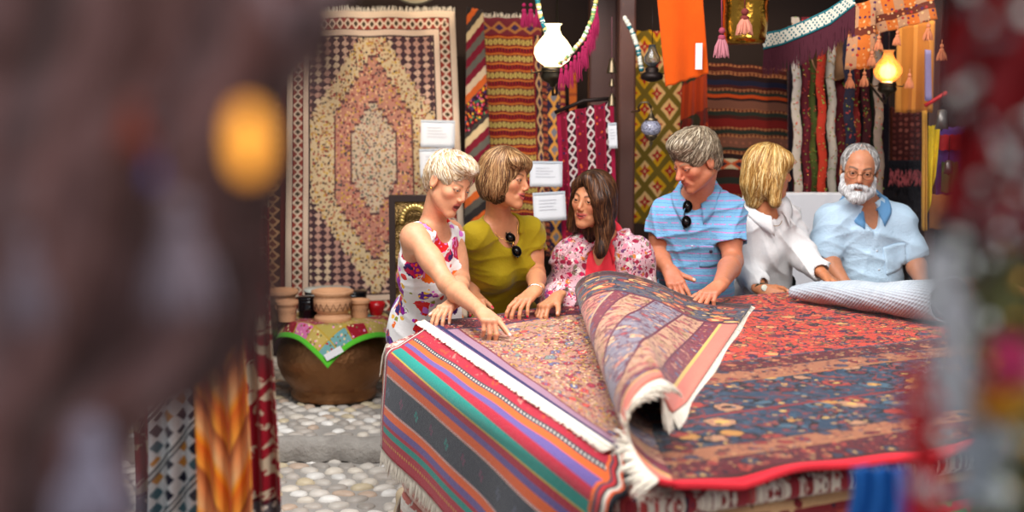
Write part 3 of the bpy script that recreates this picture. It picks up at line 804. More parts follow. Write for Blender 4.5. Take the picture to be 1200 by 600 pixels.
# ------------------------------------------------------------------ woman in the shawl
def woman_shawl():
    t = thing('person', 'dark-haired woman wrapped in a pink flowered shawl over a coral blouse', 'person', wp(706, 385, 6.02) * A3(1, 1, 0))
    J = dict(N=wp(706, 276, 5.86), SR=wp(670, 298, 5.86), SL=wp(741, 297, 5.80), P=wp(706, 398, 6.02))
    H = head_frame(wp(694, 234, 5.76), -34, 2, 8, .98); fr, L = torso_frame(J); R = fr.R
    ER = wp(652, 348, 5.92); WR = wz(652, 349, .995); ER = wp(656, 350, 5.95)
    dR = nrm(wz(640, 352, .935) - WR); EL = wp(752, 344, 5.84); WL = wp(738, 346, 5.68)
    s = SDF().u(*torso(J)); s.u(cone(H.to((0, -.028, -.05)), J['N'] + A3(0, 0, -.01), .047, .056, .03)); s.u(*arm(J['SR'], ER, WR)); s.u(*arm(J['SL'], EL, WL)); add_head(s, H, smile=1, open_=.003, squint=.7)
    tr = add_hand(s, WR, nrm(A3(-.45, -.55, -.25)), A3(.5, -.5, .1), -1, curlset(35, 35, 20), .95)
    tl = add_hand(s, WL, nrm(A3(-.5, -.3, -.05)), A3(-.3, .5, .1), 1, curlset(25, 25, 15), .92)
    feet = [wp(690, 398, 6.02) * A3(1, 1, 0), wp(722, 398, 6.06) * A3(1, 1, 0)]; lg = legs_sdf(J['P'], fr, feet[::-1]); sk = rgb(190, 128, 92)
    def colf(V):
        C = base_col(V, sk); head_color(V, C, H, rgb(176, 70, 70), rgb(70, 44, 34), rgb(200, 108, 84), smile=1, open_=.003); nail(C, V, tr + tl, rgb(200, 150, 130)); return C
    body_mesh('body', t, s, .0030, colf, SKIN, lg, lo=A3(-9, -9, .62)); eyes(t, H, (-8, 0), (.03, .015, .01))
    te = SDF().u(ell((0, .086, -.0612), (.022, .006, .0042), 0, H)); link('teeth', te.mesh('teeth', .0012), t, plain('tooth', rgb(238, 232, 222), .3))
    B = SDF().u(*torso(J, .010)); B.sub(cone(J['N'] + R[1] * .02, J['N'] + R[2] * .2, .064, .08, .01), cone(fr.to((0, .10, L * 1.0)), fr.to((0, .145, L * .78)), .044, .008, .008)); B.disp(folds(fr, .002, 1, 2)); link('blouse', B.mesh('blouse', .005), t, BLOUSE)
    for k in range(5): button(t, B, fr.to((-.004, .20, L * .72 - k * .05)), -R[1], .0045, plain('coral_button', rgb(240, 110, 110), .4))
    collar('collar', t, BLOUSE, Frame(J['N'] + R[1] * .010, R), .060, .024, .026, 32, 1.05, 1.1, .035, .45, -.002, over=B)
    D = SDF().u(*torso(J, .020))
    for S, El, W in (('SR', ER, WR), ('SL', EL, WL)):
        D.u(cone(J[S], El, .058, .064, .05), capped(El, El + (W - El) * .72, .072, .058, .05)); D.u(cone(J[S] - R[2] * .03, J['P'] + (El - J['P']) * .6, .070, .095, .06))
    D.sub(cone(J['N'] + R[1] * .02 - R[2] * .01, J['N'] + R[2] * .2, .072, .085, .012), cone(fr.to((-.012, .145, L * 1.0)), fr.to((-.02, .150, .05)), .070, .050, .012)); D.disp(folds(fr, .015, .8, 12, .1)); D.cut(plane(A3(0, 0, .62), (0, 0, -1)))
    link('shawl', D.mesh('shawl', .0050), t, SHAWL)
    T = SDF().u(*torso(J, .006)[2:3]); T.ops += legs_sdf(J['P'], fr, feet[::-1], .012).ops; link('trousers', T.mesh('trousers', .010), t, TROUS); shoes(t, feet, (-.2, -1, 0), SHOE)
    Hs = SDF().u(ell((0, -.014, .040), (.088, .104, .092), 0, H), ell((0, -.035, -.04), (.088, .078, .09), .05, H),
                 cone((-.072, .015, .03), (-.080, .018, -.11), .030, .030, .03, H), cone((-.078, .0, -.10), (-.088, .04, -.21), .034, .022, .03, H),
                 cone((.066, .0, .0), (.088, -.02, -.13), .030, .030, .03, H), cone((0, -.06, -.08), (.01, -.07, -.18), .062, .045, .04, H))
    Hs.sub(ell((.014, .116, -.024), (.070, .090, .104), .014, H), cone((.01, .03, -.09), (.01, .06, -.26), .050, .058, .01, H)); Hs.u(cone((-.016, .070, .098), (-.066, .062, .020), .022, .024, .02, H), cone((-.066, .062, .020), (-.074, .040, -.06), .024, .024, .02, H), cone((.0, .062, .100), (.060, .050, .060), .018, .014, .02, H))
    hair(t, H, Hs, .0032, [rgb(26, 14, 8), rgb(54, 30, 18), rgb(84, 50, 30), rgb(120, 78, 46)], (.0, .02, .125), 3200, 13, .013, .8, (0, 0, 0), .0028, .006, 21)
# ------------------------------------------------------------------ man in the polo
def man_polo():
    t = thing('person', 'grey-haired man in a striped blue polo shirt, leaning on the folded rug', 'person', wp(817, 350, 6.12) * A3(1, 1, 0))
    J = dict(N=wp(817, 227, 5.94), SR=wp(783, 248, 6.00), SL=wp(851, 246, 5.92), P=wp(817, 366, 6.18))
    H = head_frame(wp(815, 188, 5.80), -58, 26, 4, 1.04); fr, L = torso_frame(J); R = fr.R
    ER = wp(769, 298, 6.02); WR = wp(783, 315, 5.88); EL = wp(859, 306, 5.84); WL = wz(843, 335, 1.035)
    dR = nrm(A3(.25, -.60, -.52)); dL = nrm(wz(830, 345, 1.012) - WL)
    s = SDF().u(*torso(J, 0, True, .02)); s.u(cone(H.to((0, -.03, -.05)), J['N'] + A3(0, 0, -.01), .058, .066, .03)); s.u(*arm(J['SR'], ER, WR, male=True)); s.u(*arm(J['SL'], EL, WL, male=True)); add_head(s, H, True, squint=.5, smile=.4)
    tr = add_hand(s, WR, dR, A3(1, -.1, .1), -1, [(14, 12, 8), (12, 14, 8), (14, 14, 8), (18, 14, 8)], 1.06, (5, 0, -3, -8), (38, 8, -8))
    tl = add_hand(s, WL, dL, np.cross(dL, A3(0, 0, 1)), 1, [(20, 48, 26), (22, 50, 26), (24, 50, 26), (26, 50, 26)], 1.06, (8, 2, -4, -10), (55, 15, 20))
    feet = [wp(795, 366, 6.2) * A3(1, 1, 0), wp(838, 366, 6.2) * A3(1, 1, 0)]; lg = legs_sdf(J['P'], fr, feet[::-1], male=True); sk = rgb(196, 124, 92)
    def colf(V):
        C = base_col(V, sk); head_color(V, C, H, rgb(178, 92, 82), rgb(150, 120, 96), rgb(206, 92, 76), True, smile=.4)
        redden(C, V, [H.to((0, .10, -.03)), WR + dR * .08, WL + dL * .08, EL], rgb(196, 100, 80), .07); nail(C, V, tr + tl, rgb(226, 180, 160)); return C
    body_mesh('body', t, s, .0031, colf, SKIN, lg, lo=A3(-9, -9, .62)); eyes(t, H, (0, -15), (.10, .14, .2))
    D = SDF().u(*torso(J, .016, True, .028, hips=False)); D.u(ell(fr.to((0, .005, L * .2)), (.160, .135, .16), .05, None, fr.R))
    for S, El, q in (('SR', ER, .52), ('SL', EL, .66)):
        e = J[S] + (El - J[S]) * q; dd = nrm(El - J[S]); D.u(capped(J[S] + A3(0, 0, -.004), e, .064, .074, .04)); D.sub(cone(e - dd * .018, e + dd * .04, .063, .066, .004))
    D.sub(cone(J['N'] + R[1] * .01, J['N'] + R[2] * .2, .068, .08, .01), cone(fr.to((0, .10, L * 1.0)), fr.to((0, .165, L * .80)), .046, .008, .008)); D.disp(folds(fr, .0085, 1, 15, 1.0)); D.cut(plane(fr.to((0, 0, .055)), -R[2]))
    link('polo_shirt', D.mesh('polo_shirt', .0048), t, POLO)
    collar('collar', t, POLO, Frame(J['N'] + R[1] * .004, R), .070, .032, .040, 24, 1.0, 1.15, .026, .45, .0, over=D)
    pocket(t, D, fr, -.080, L * .62, .048, .055, POLO); q = march(D, fr.to((-.08, .35, L * .66)), -R[1]); pk = MB(); pk.lathe([(.0001, .002), (.008, .002), (.007, .005), (.0001, .005)], q, 14, ax=R[1]); pk.build('emblem', plain('dark_thread', rgb(60, 50, 70), .8), t)
    button(t, D, fr.to((.0, .3, L * .70)), -R[1], .005, plain('polo_button', rgb(200, 215, 230), .3))
    T = SDF().u(ell((0, -.005, .02), (.168, .122, .14), .03, fr)); T.ops += legs_sdf(J['P'], fr, feet[::-1], .018, True).ops; T.disp(folds(fr, .004, 1, 5)); link('jeans', T.mesh('jeans', .008), t, JEANS); shoes(t, feet, (-.2, -1, 0), SHOE)
    Hs = SDF().u(ell((0, -.018, .044), (.086, .102, .090), 0, H), ell((0, .034, .098), (.066, .056, .036), .03, H), ell((0, -.058, -.012), (.068, .054, .072), .03, H))
    Hs.sub(ell((0, .100, -.030), (.094, .062, .082), .012, H), ell((.088, .010, -.030), (.036, .036, .042), .008, H), ell((-.088, .010, -.030), (.036, .036, .042), .008, H)); Hs.cut(plane(H.to((0, 0, -.070)), H.dirw((0, .25, -1))))
    hair(t, H, Hs, .003, [rgb(74, 60, 46), rgb(116, 98, 78), rgb(160, 142, 118), rgb(206, 192, 168)], (.0, -.055, .118), 2600, 8, .008, .2, (.1, .5, 0), .0028, .009, 31)
    g = hook(D, (805, 238), (803, 264), .016)
    shades('black sunglasses hanging from the placket of the striped blue polo shirt', g.o, g)
# ------------------------------------------------------------------ woman in the white shirt
def woman_white():
    t = thing('person', 'blonde woman in a loose white shirt and jeans, looking away at the bearded man', 'person', wp(897, 350, 6.22) * A3(1, 1, 0))
    J = dict(N=wp(895, 243, 6.12), SR=wp(880, 258, 6.12), SL=wp(920, 258, 6.26), P=wp(894, 352, 6.32))
    H = head_frame(wp(901, 201, 6.09), 102, 4, 4, .98); fr, L = torso_frame(J); R = fr.R
    ER = wp(880, 316, 6.15); WR = wp(893, 340, 5.99); EL = wp(944, 303, 6.15); WL = wp(966, 322, 6.02); dR = nrm(A3(.6, -.35, -.25)); dL = nrm(A3(.5, -.5, -.35))
    s = SDF().u(*torso(J)); s.u(cone(H.to((0, -.028, -.05)), J['N'] + A3(0, 0, -.01), .047, .056, .03)); s.u(*arm(J['SR'], ER, WR)); s.u(*arm(J['SL'], EL, WL)); add_head(s, H)
    tr = add_hand(s, WR, dR, A3(.1, .3, .8), -1, curlset(48, 62, 30), .97, (3, 1, -1, -4), (20, 20, 30)); tl = add_hand(s, WL, dL, A3(-.6, -.3, .3), 1, curlset(30, 30, 20), .95)
    feet = [wp(884, 352, 6.35) * A3(1, 1, 0), wp(912, 352, 6.42) * A3(1, 1, 0)]; lg = legs_sdf(J['P'], fr, feet[::-1]); sk = rgb(200, 130, 90)
    def colf(V):
        C = base_col(V, sk); head_color(V, C, H, rgb(196, 96, 90), rgb(150, 110, 70), rgb(220, 120, 96)); nail(C, V, tr + tl, rgb(226, 180, 160)); return C
    body_mesh('body', t, s, .0031, colf, SKIN, lg, lo=A3(-9, -9, .62)); eyes(t, H, (0, 0), (.10, .14, .2))
    D = SDF().u(*torso(J, .020)); D.u(cone(fr.to((-.02, -.03, L * .4)), fr.to((-.05, -.06, .02)), .10, .10, .06))
    for S, El, W in (('SR', ER, WR), ('SL', EL, WL)):
        e = El + (W - El) * .74; dd = nrm(W - El); D.u(cone(J[S] + A3(0, 0, -.008), El, .056, .064, .04), capped(El, e, .060, .050, .03)); D.u(cone(e - dd * .02, e - dd * .012, .050, .050, .006)); D.sub(cone(e - dd * .016, e + dd * .05, .036, .038, .004))
    D.sub(cone(J['N'] + R[1] * .015, J['N'] + R[2] * .2, .066, .085, .01), cone(fr.to((0, .09, L * 1.02)), fr.to((0, .155, L * .78)), .048, .008, .008)); D.disp(folds(fr, .015, .8, 18, .3)); D.cut(plane(fr.to((0, 0, -.03)), nrm(-R[2] - R[1] * .25)))
    link('shirt', D.mesh('shirt', .0050), t, WHITE)
    collar('collar', t, WHITE, Frame(J['N'] + R[1] * .006, R), .066, .034, .042, 26, 1.0, 1.15, .028, .45, .0, over=D)
    T = SDF().u(ell((0, -.01, .0), (.165, .118, .15), .03, fr)); T.ops += legs_sdf(J['P'], fr, feet[::-1], .014).ops; link('jeans', T.mesh('jeans', .009), t, JEANS); shoes(t, feet, (.6, -.8, 0), SHOE)
    b = MB(); ring = [fr.to((.150 * math.cos(2 * PI * k / 28), .138 * math.sin(2 * PI * k / 28), .075)) for k in range(28)]
    vs = []; 
    for p in ring: vs += [p - R[2] * .02, p + R[2] * .02]
    b.add(vs, [(2 * k, 2 * ((k + 1) % 28), 2 * ((k + 1) % 28) + 1, 2 * k + 1) for k in range(28)]); bo = b.build('belt', plain('belt_leather', rgb(34, 40, 34), .5), t); mo = bo.modifiers.new('t', 'SOLIDIFY'); mo.thickness = .006; mo.offset = 1
    c = fr.to((.02, .146, .075)); bk = MB(); bk.tube([c + (R[0] * math.cos(2 * PI * k / 14) * .022 + R[2] * math.sin(2 * PI * k / 14) * .016) for k in range(14)], .003, 6, closed=True); bk.build('buckle', SILVER, bo)
    dd = nrm(WR - ER); a = nrm(np.cross(dd, A3(0, 0, 1))); bb = np.cross(dd, a); c = WR - dd * .012
    mb = MB(); mb.tube([c + (a * math.cos(2 * PI * k / 18) * .032 + bb * math.sin(2 * PI * k / 18) * .027) for k in range(18)], .0045, 6, closed=True); w = mb.build('wristwatch', plain('watch_strap', rgb(60, 60, 40), .5), t)
    f = nrm(A3(.25, -1, .25)); mb = MB(); mb.lathe([(.0001, 0), (.015, 0), (.015, .006), (.011, .0075), (.0001, .0075)], c + f * .030, 20, ax=f); mb.build('watch_face', plain('watch_dial', rgb(226, 226, 210), .3), w)
    Hs = SDF().u(ell((0, -.014, .040), (.088, .104, .092), 0, H), ell((0, -.034, -.035), (.086, .076, .090), .05, H), cone((.07, .0, -.03), (.070, .012, -.13), .030, .022, .04, H), cone((-.07, .0, -.03), (-.070, .012, -.12), .030, .022, .04, H), cone((0, -.07, -.06), (0, -.06, -.14), .045, .026, .04, H))
    Hs.sub(ell((0, .118, -.034), (.070, .090, .110), .014, H), cone((0, .03, -.09), (0, .05, -.26), .046, .052, .01, H)); Hs.u(ell((.046, .054, .058), (.034, .034, .040), .02, H), ell((-.04, .05, .06), (.034, .034, .04), .02, H))
    hair(t, H, Hs, .0032, [rgb(128, 84, 38), rgb(190, 140, 72), rgb(226, 184, 112), rgb(248, 222, 164)], (.0, .01, .125), 2800, 12, .011, .6, (0, -.05, 0), .0026, .010, 41)
    nk = [fr.to((x * .066, .045 + .05 * (1 - x * x), L * .99 - .05 * (1 - x * x))) for x in np.linspace(-1, 1, 15)]; necklace(t, nk, .0014, GOLD)
# ------------------------------------------------------------------ man with the beard
def man_beard():
    t = thing('person', 'white-bearded man with glasses in a pale blue rolled-sleeve shirt', 'person', wp(1014, 350, 6.52) * A3(1, 1, 0))
    J = dict(N=wp(1012, 238, 6.36), SR=wp(975, 257, 6.32), SL=wp(1051, 256, 6.36), P=wp(1014, 362, 6.52))
    H = head_frame(wp(1007, 200, 6.22), -12, 8, 5, 1.02); fr, L = torso_frame(J); R = fr.R
    ER = wp(966, 300, 6.30); WR = wp(990, 332, 6.16); EL = wp(1071, 303, 6.36); WL = wp(1083, 336, 6.2)
    s = SDF().u(*torso(J, 0, True, .035)); s.u(cone(H.to((0, -.03, -.05)), J['N'] + A3(0, 0, -.01), .060, .068, .03)); s.u(*arm(J['SR'], ER, WR, male=True)); s.u(*arm(J['SL'], EL, WL, male=True)); add_head(s, H, True, squint=.75)
    tr = add_hand(s, WR, nrm(A3(.3, -.5, -.35)), A3(.7, .2, .1), -1, curlset(25, 30, 20), 1.04); tl = add_hand(s, WL, nrm(A3(.05, -.6, -.4)), A3(-.9, 0, .1), 1, curlset(25, 30, 20), 1.04)
    feet = [wp(996, 362, 6.55) * A3(1, 1, 0), wp(1034, 362, 6.58) * A3(1, 1, 0)]; lg = legs_sdf(J['P'], fr, feet[::-1], male=True); sk = rgb(196, 132, 98)
    def colf(V):
        C = base_col(V, sk); head_color(V, C, H, rgb(150, 84, 76), rgb(90, 78, 70), rgb(190, 104, 78), True); redden(C, V, [ER, EL], rgb(186, 104, 80), .08); return C
    body_mesh('body', t, s, .0031, colf, SKIN, lg, lo=A3(-9, -9, .62)); eyes(t, H, (-10, -4), (.04, .025, .015))
    D = SDF().u(*torso(J, .018, True, .05)); D.u(cone(fr.to((0, .0, L * .5)), fr.to((0, .0, .0)), .150, .160, .06))
    for S, El in (('SR', ER), ('SL', EL)):
        dd = nrm(El - J[S]); e = J[S] + (El - J[S]) * .90; D.u(capped(J[S] + A3(0, 0, -.004), e, .060, .080, .04)); D.u(cone(e - dd * .035, e - dd * .014, .080, .080, .006)); D.sub(cone(e - dd * .02, e + dd * .05, .062, .066, .004))
    D.sub(cone(J['N'] + R[1] * .01, J['N'] + R[2] * .2, .070, .085, .01), cone(fr.to((0, .10, L * 1.0)), fr.to((0, .180, L * .76)), .046, .008, .008)); D.disp(folds(fr, .0095, .9, 25, .6)); D.cut(plane(fr.to((0, 0, -.10)), -R[2]))
    so = link('shirt', D.mesh('shirt', .0050), t, LBLUE)
    collar('collar', t, LBLUE2, Frame(J['N'] + R[1] * .006, R), .072, .032, .042, 24, 1.0, 1.15, .022, .45, .0, over=D)
    for k in range(5): button(t, D, fr.to((.0, .30, L * .68 - k * .085)), -R[1], .0048, plain('shirt_button', rgb(226, 232, 240), .3))
    pocket(t, D, fr, -.088, L * .58, .055, .065, LBLUE)
    T = SDF().u(ell((0, -.005, .0), (.168, .122, .14), .03, fr)); T.ops += legs_sdf(J['P'], fr, feet[::-1], .018, True).ops; link('trousers', T.mesh('trousers', .010), t, TROUS); shoes(t, feet, (0, -1, 0), SHOE)
    Hs = SDF().u(ell((0, -.020, .034), (.081, .097, .086), 0, H), ell((0, -.055, -.01), (.070, .054, .066), .03, H)); Hs.sub(ell((0, .092, .012), (.078, .092, .104), .012, H), ell((.088, .016, -.040), (.036, .040, .042), .008, H), ell((-.088, .016, -.040), (.036, .040, .042), .008, H)); Hs.cut(plane(H.to((0, 0, -.066)), H.dirw((0, .25, -1))))
    hair(t, H, Hs, .003, [rgb(96, 88, 84), rgb(146, 140, 136), rgb(190, 186, 182), rgb(224, 222, 220)], (.0, -.03, .118), 1800, 7, .006, .3, (0, 0, 0), .0024, .005, 51)
    Bd = SDF()
    for x in (-1, 1): Bd.u(cone((x * .060, .010, -.030), (x * .050, .034, -.080), .016, .020, .02, H), cone((x * .050, .034, -.080), (x * .014, .078, -.108), .022, .022, .025, H), cone((x * .006, .097, -.048), (x * .030, .080, -.062), .0085, .0075, .006, H), cone((x * .030, .080, -.060), (x * .036, .062, -.085), .010, .018, .012, H))
    Bd.u(ell((0, .078, -.100), (.028, .022, .024), .02, H)); Bd.sub(ell((0, .104, -.064), (.021, .022, .0075), .004, H))
    hair(t, H, Bd, .0026, [rgb(170, 168, 168), rgb(214, 212, 212), rgb(238, 238, 240), rgb(250, 250, 252)], (.0, .02, .0), 2200, 5, .005, .9, (0, 0, 0), .002, .006, 61, groove=.0010, name='beard')
    g = MB()
    for x in (-1, 1):
        g.tube([H.to((x * .033 + .024 * math.cos(a), .100 - .006 * abs(math.cos(a)) , .018 * math.sin(a) - .002)) for a in np.linspace(0, 2 * PI, 20, endpoint=False)], .0013, 6, closed=True)
        g.tube([H.to((x * .057, .094, .004)), H.to((x * .074, .06, .004)), H.to((x * .083, .0, .004)), H.to((x * .084, -.02, -.008))], .0015, 6)
    g.tube([H.to((-.010, .102, .0)), H.to((0, .106, .003)), H.to((.010, .102, .0))], .0013, 6); g.build('eyeglasses', plain('wire_frame', rgb(120, 90, 60), .3, 1.0), t)
def cast():
    for f in (woman_dress, woman_olive, woman_shawl, man_polo, woman_white, man_beard):
        if ONLY is None or f.__name__ in ONLY: f()
# ------------------------------------------------------------------ woven materials (uv in metres)
def weave(m, u, v, s=.5):
    a = (u * 900.0).sin() * (v * 900.0).sin(); m.bump(a * .4 + m.noise(m.vec(u, v), 60, 3) * 2, s, .002)
def blot(m, P, scale, thr, cols, base, rnd=.8, metric='EUCLIDEAN'):
    d, c = m.voro(P, scale, rnd=rnd, metric=metric); r = m.sep(c)
    return m.mix(d.lt(thr), base, m.pal(r[0], cols))
def motif(m, s, t, w, c1, c2, bg, ph=0.0):
    """a row of stepped lozenges along s, t in -0.5..0.5 across"""
    a = ((s / w + ph).fr() - .5).abs() * 2.0; b = t.abs() * 2.0
    a = (a * 6.0).fl() / 6.0; b = (b * 6.0).fl() / 6.0; q = a + b
    return m.mix(q.lt(.85), bg, m.mix(q.lt(.45), c1, c2))
def edge_uv(m, u, v, W, H):
    du = u.min(W - u); dv = v.min(H - v); d = du.min(dv); isu = du.lt(dv)
    s = m.math('MULTIPLY', isu, v) + (1.0 - isu) * u
    return d, s
def finish(m, u, v, col, rough=.92, wear=.18, bump=.5, sheen=.2):
    n = m.noise(m.vec(u, v), 7, 4)
    col = m.mul(col, m.mix(n, (1 - wear, 1 - wear, 1 - wear, 1), (1 + wear * .7, 1 + wear * .7, 1 + wear * .7, 1)))
    f = m.noise(m.vec(u, v * 3.0), 160, 2); col = m.mul(col, m.mix(f, (.82, .82, .82, 1), (1.15, 1.15, 1.15, 1)))
    weave(m, u, v, bump); return m.out(col, rough, sheen=sheen, spec=.2)
def flowers(m, P, sc, ground, petals, hearts, dark, vine=True, big=.42, leaf=None, warp=.3):
    """an all-over field of blossoms, leaves and curling stems"""
    n = m.t.nodes.new('ShaderNodeVectorMath'); n.operation = 'MULTIPLY_ADD'
    m.set(n.inputs[0], m.noise(P, sc * .9, 2, .5, 0, True)); n.inputs[1].default_value = (warp / sc,) * 3; m.set(n.inputs[2], P); Q = E(m, n.outputs[0])
    col = ground
    if vine:
        k = (m.noise(P, sc * .55, 2, .5, 1.0) - .5).abs(); col = m.mix(k.lt(.018), col, dark)
        k2 = (m.noise(P, sc * 1.3, 1, .5, .5) - .5).abs(); col = m.mix(k2.lt(.02), col, leaf or dark)
    d3, c3 = m.voro(Q, sc * 3.1); r3 = m.sep(c3)
    col = m.mix(d3.lt(.30) * r3[0].gt(.35), col, m.pal(r3[1], [dark, leaf or petals[0], petals[-1], dark, hearts]))
    d, c = m.voro(Q, sc); r = m.sep(c); edge, _ = m.voro(Q, sc * 4.5)
    dd = d + edge * .14
    col = m.mix(dd.lt(big + .06), col, dark); col = m.mix(dd.lt(big), col, m.pal(r[0], petals))
    col = m.mix(dd.lt(big * .58), col, m.pal(r[1], [dark, petals[1], hearts])); return m.mix(dd.lt(big * .36), col, hearts)
def mat_medallion():
    m = Mat('medallion_rug_wool'); u, v = m.uv(); W, H = 1.08, 1.80; P = m.vec(u, v)
    d, s = edge_uv(m, u, v, W, H)
    cream = rgb(214, 190, 168); red = rgb(140, 52, 40); dk = rgb(56, 40, 44)
    x = (u - .545).abs(); y = (v - .85).abs()
    xs = (x * 34.0).fl() / 34.0; q = xs * 1.50 + y
    colm = ((u * 17.5).fr() - .5).abs(); rowm = ((v * 24.0).fr() - .5).abs()
    mm = (colm * 1.2 + rowm + (m.noise(P, 60, 2) - .5) * .7).lt(.52)
    fld = m.mix(mm, rgb(66, 46, 52), m.pal(m.white(m.vec((u * 17.5).fl(), (v * 12).fl())), [rgb(196, 160, 140), rgb(176, 134, 120), rgb(204, 178, 150)]))
    fld = m.mix(m.voro(P, 90)[0].lt(.22), fld, rgb(90, 60, 56))
    sp = lambda base, cols, sc: blot(m, P, sc, .46, cols, base, .9)
    c1 = sp(rgb(198, 174, 138), [rgb(120, 84, 60), rgb(168, 120, 80), rgb(70, 60, 60), rgb(150, 60, 56), rgb(190, 150, 60)], 62)
    c2 = sp(rgb(178, 122, 104), [rgb(90, 50, 56), rgb(140, 64, 60), rgb(214, 170, 130), rgb(60, 70, 70), rgb(190, 150, 60)], 66)
    c3 = sp(rgb(188, 166, 142), [rgb(90, 70, 76), rgb(150, 80, 70), rgb(80, 90, 80), rgb(170, 130, 80)], 70)
    fld = m.mix(q.lt(.80), fld, c1); fld = m.mix((q.lt(.60)) * x.lt(.245), fld, rgb(90, 60, 60)); fld = m.mix((q.lt(.585)) * x.lt(.235), fld, c2)
    fld = m.mix((q.lt(.335)) * x.lt(.145), fld, rgb(90, 60, 60)); fld = m.mix((q.lt(.32)) * x.lt(.135), fld, c3)
    bt = (d - .0725) / .065
    bm = motif(m, s, bt, .052, cream, rgb(70, 56, 40), red)
    col = m.bands(d, [(.038, cream), (.042, dk), (.103, bm), (.107, dk), (.140, rgb(206, 180, 160)), (.150, dk), (9, fld)])
    return finish(m, u, v, col)
def stripes_mat(name, period, seq, along='v', extra=None, W=1, H=2, border=None, bump=.5, wear=.18):
    """seq: (fraction end, colour or function) across one period"""
    m = Mat(name); u, v = m.uv(); c = v if along == 'v' else u; o = u if along == 'v' else v
    k = c / period; f = k.fr(); it = [(e, (x(m, u, v, f, o) if callable(x) else x)) for e, x in seq]
    col = m.bands(f, it)
    if extra: col = extra(m, u, v, col)
    return finish(m, u, v, col, bump=bump, wear=wear)
def mat_yellow_kilim():
    def e(m, u, v, col):
        b = motif(m, v, ((u - .395) / .05), .11, rgb(206, 160, 110), rgb(60, 40, 70), rgb(50, 34, 44))
        col = m.mix(u.gt(.36), col, rgb(120, 30, 34)); col = m.mix(u.gt(.372) * u.lt(.42), col, b)
        top = v.lt(.10); return m.mix(top, col, motif(m, u, (v - .06) / .07, .10, rgb(170, 110, 60), rgb(60, 40, 80), rgb(110, 40, 50)))
    dash = lambda c1, c2, w: (lambda m, u, v, f, o: m.mix(((o / w).fr() - .5).abs().lt(.2), c1, c2))
    return stripes_mat('yellow_banded_kilim', .098, [(.12, rgb(126, 30, 30)), (.20, rgb(200, 110, 40)), (.28, rgb(110, 50, 40)), (.36, dash(rgb(190, 160, 90), rgb(90, 60, 40), .03)), (.54, dash(rgb(190, 170, 90), rgb(120, 90, 60), .016)), (.62, dash(rgb(190, 160, 90), rgb(90, 60, 40), .03)), (.72, rgb(120, 40, 36)), (.80, rgb(206, 120, 50)), (9, dash(rgb(140, 34, 36), rgb(60, 24, 34), .02))], extra=e)
def mat_star_kilim():
    m = Mat('star_border_kilim'); u, v = m.uv(); t = (u - .075) / .08
    col = motif(m, v, t, .105, rgb(216, 150, 70), rgb(120, 120, 130), rgb(44, 36, 60))
    col = m.mix(u.lt(.032), col, m.mix(((v * 26).fr()).lt(.5), rgb(150, 70, 50), rgb(70, 40, 40)))
    col = m.mix(u.gt(.118), col, m.mix(((v * 22).fr()).lt(.5), rgb(120, 40, 50), rgb(190, 120, 60)))
    col = m.mix(m.voro(m.vec(u, v), 40)[0].lt(.2), col, rgb(200, 130, 60)); return finish(m, u, v, col)
def mat_diag_kilim():
    m = Mat('diagonal_striped_kilim'); u, v = m.uv(); k = (v + u * .85) / .62
    c = [rgb(46, 40, 40), rgb(206, 96, 40), rgb(60, 52, 50), rgb(204, 180, 140), rgb(120, 26, 44), rgb(96, 92, 84), rgb(120, 26, 44), rgb(96, 92, 84), rgb(120, 26, 44), rgb(206, 180, 150), rgb(206, 96, 40), rgb(90, 84, 76)]
    col = m.pal(k.fr(), c)
    pom = m.voro(m.vec(u, v), 60); pc = m.pal(m.sep(pom[1])[0], [rgb(200, 40, 50), rgb(230, 170, 40), rgb(60, 120, 80), rgb(220, 90, 130), rgb(230, 110, 40), rgb(70, 50, 110)])
    z = (k.fr() - .46).abs().lt(.05); col = m.mix((v + u * .85 - .66).abs().lt(.085), col, m.mix(pom[0].lt(.5), rgb(60, 20, 30), pc))
    return finish(m, u, v, col)
def mat_red_runner():
    m = Mat('crimson_runner_wool'); u, v = m.uv(); W = .31
    k = u / .052; t = k.fr() - .5; par = m.math('MODULO', k.fl(), 2.0)
    c1 = motif(m, v, t, .06, rgb(214, 196, 190), rgb(110, 24, 44), rgb(60, 20, 34)); c2 = m.mix(m.voro(m.vec(u, v), 42)[0].lt(.3), rgb(122, 20, 42), m.pal(m.sep(m.voro(m.vec(u, v), 42)[1])[0], [rgb(200, 80, 40), rgb(70, 30, 70), rgb(40, 30, 40), rgb(180, 40, 80)]))
    col = m.mix(par.gt(.5), c2, c1); col = m.mix(t.abs().gt(.42), col, rgb(150, 30, 56))
    col = m.mix(u.lt(.022), col, rgb(160, 24, 60)); col = m.mix(u.gt(W - .022), col, rgb(160, 24, 60)); return finish(m, u, v, col)
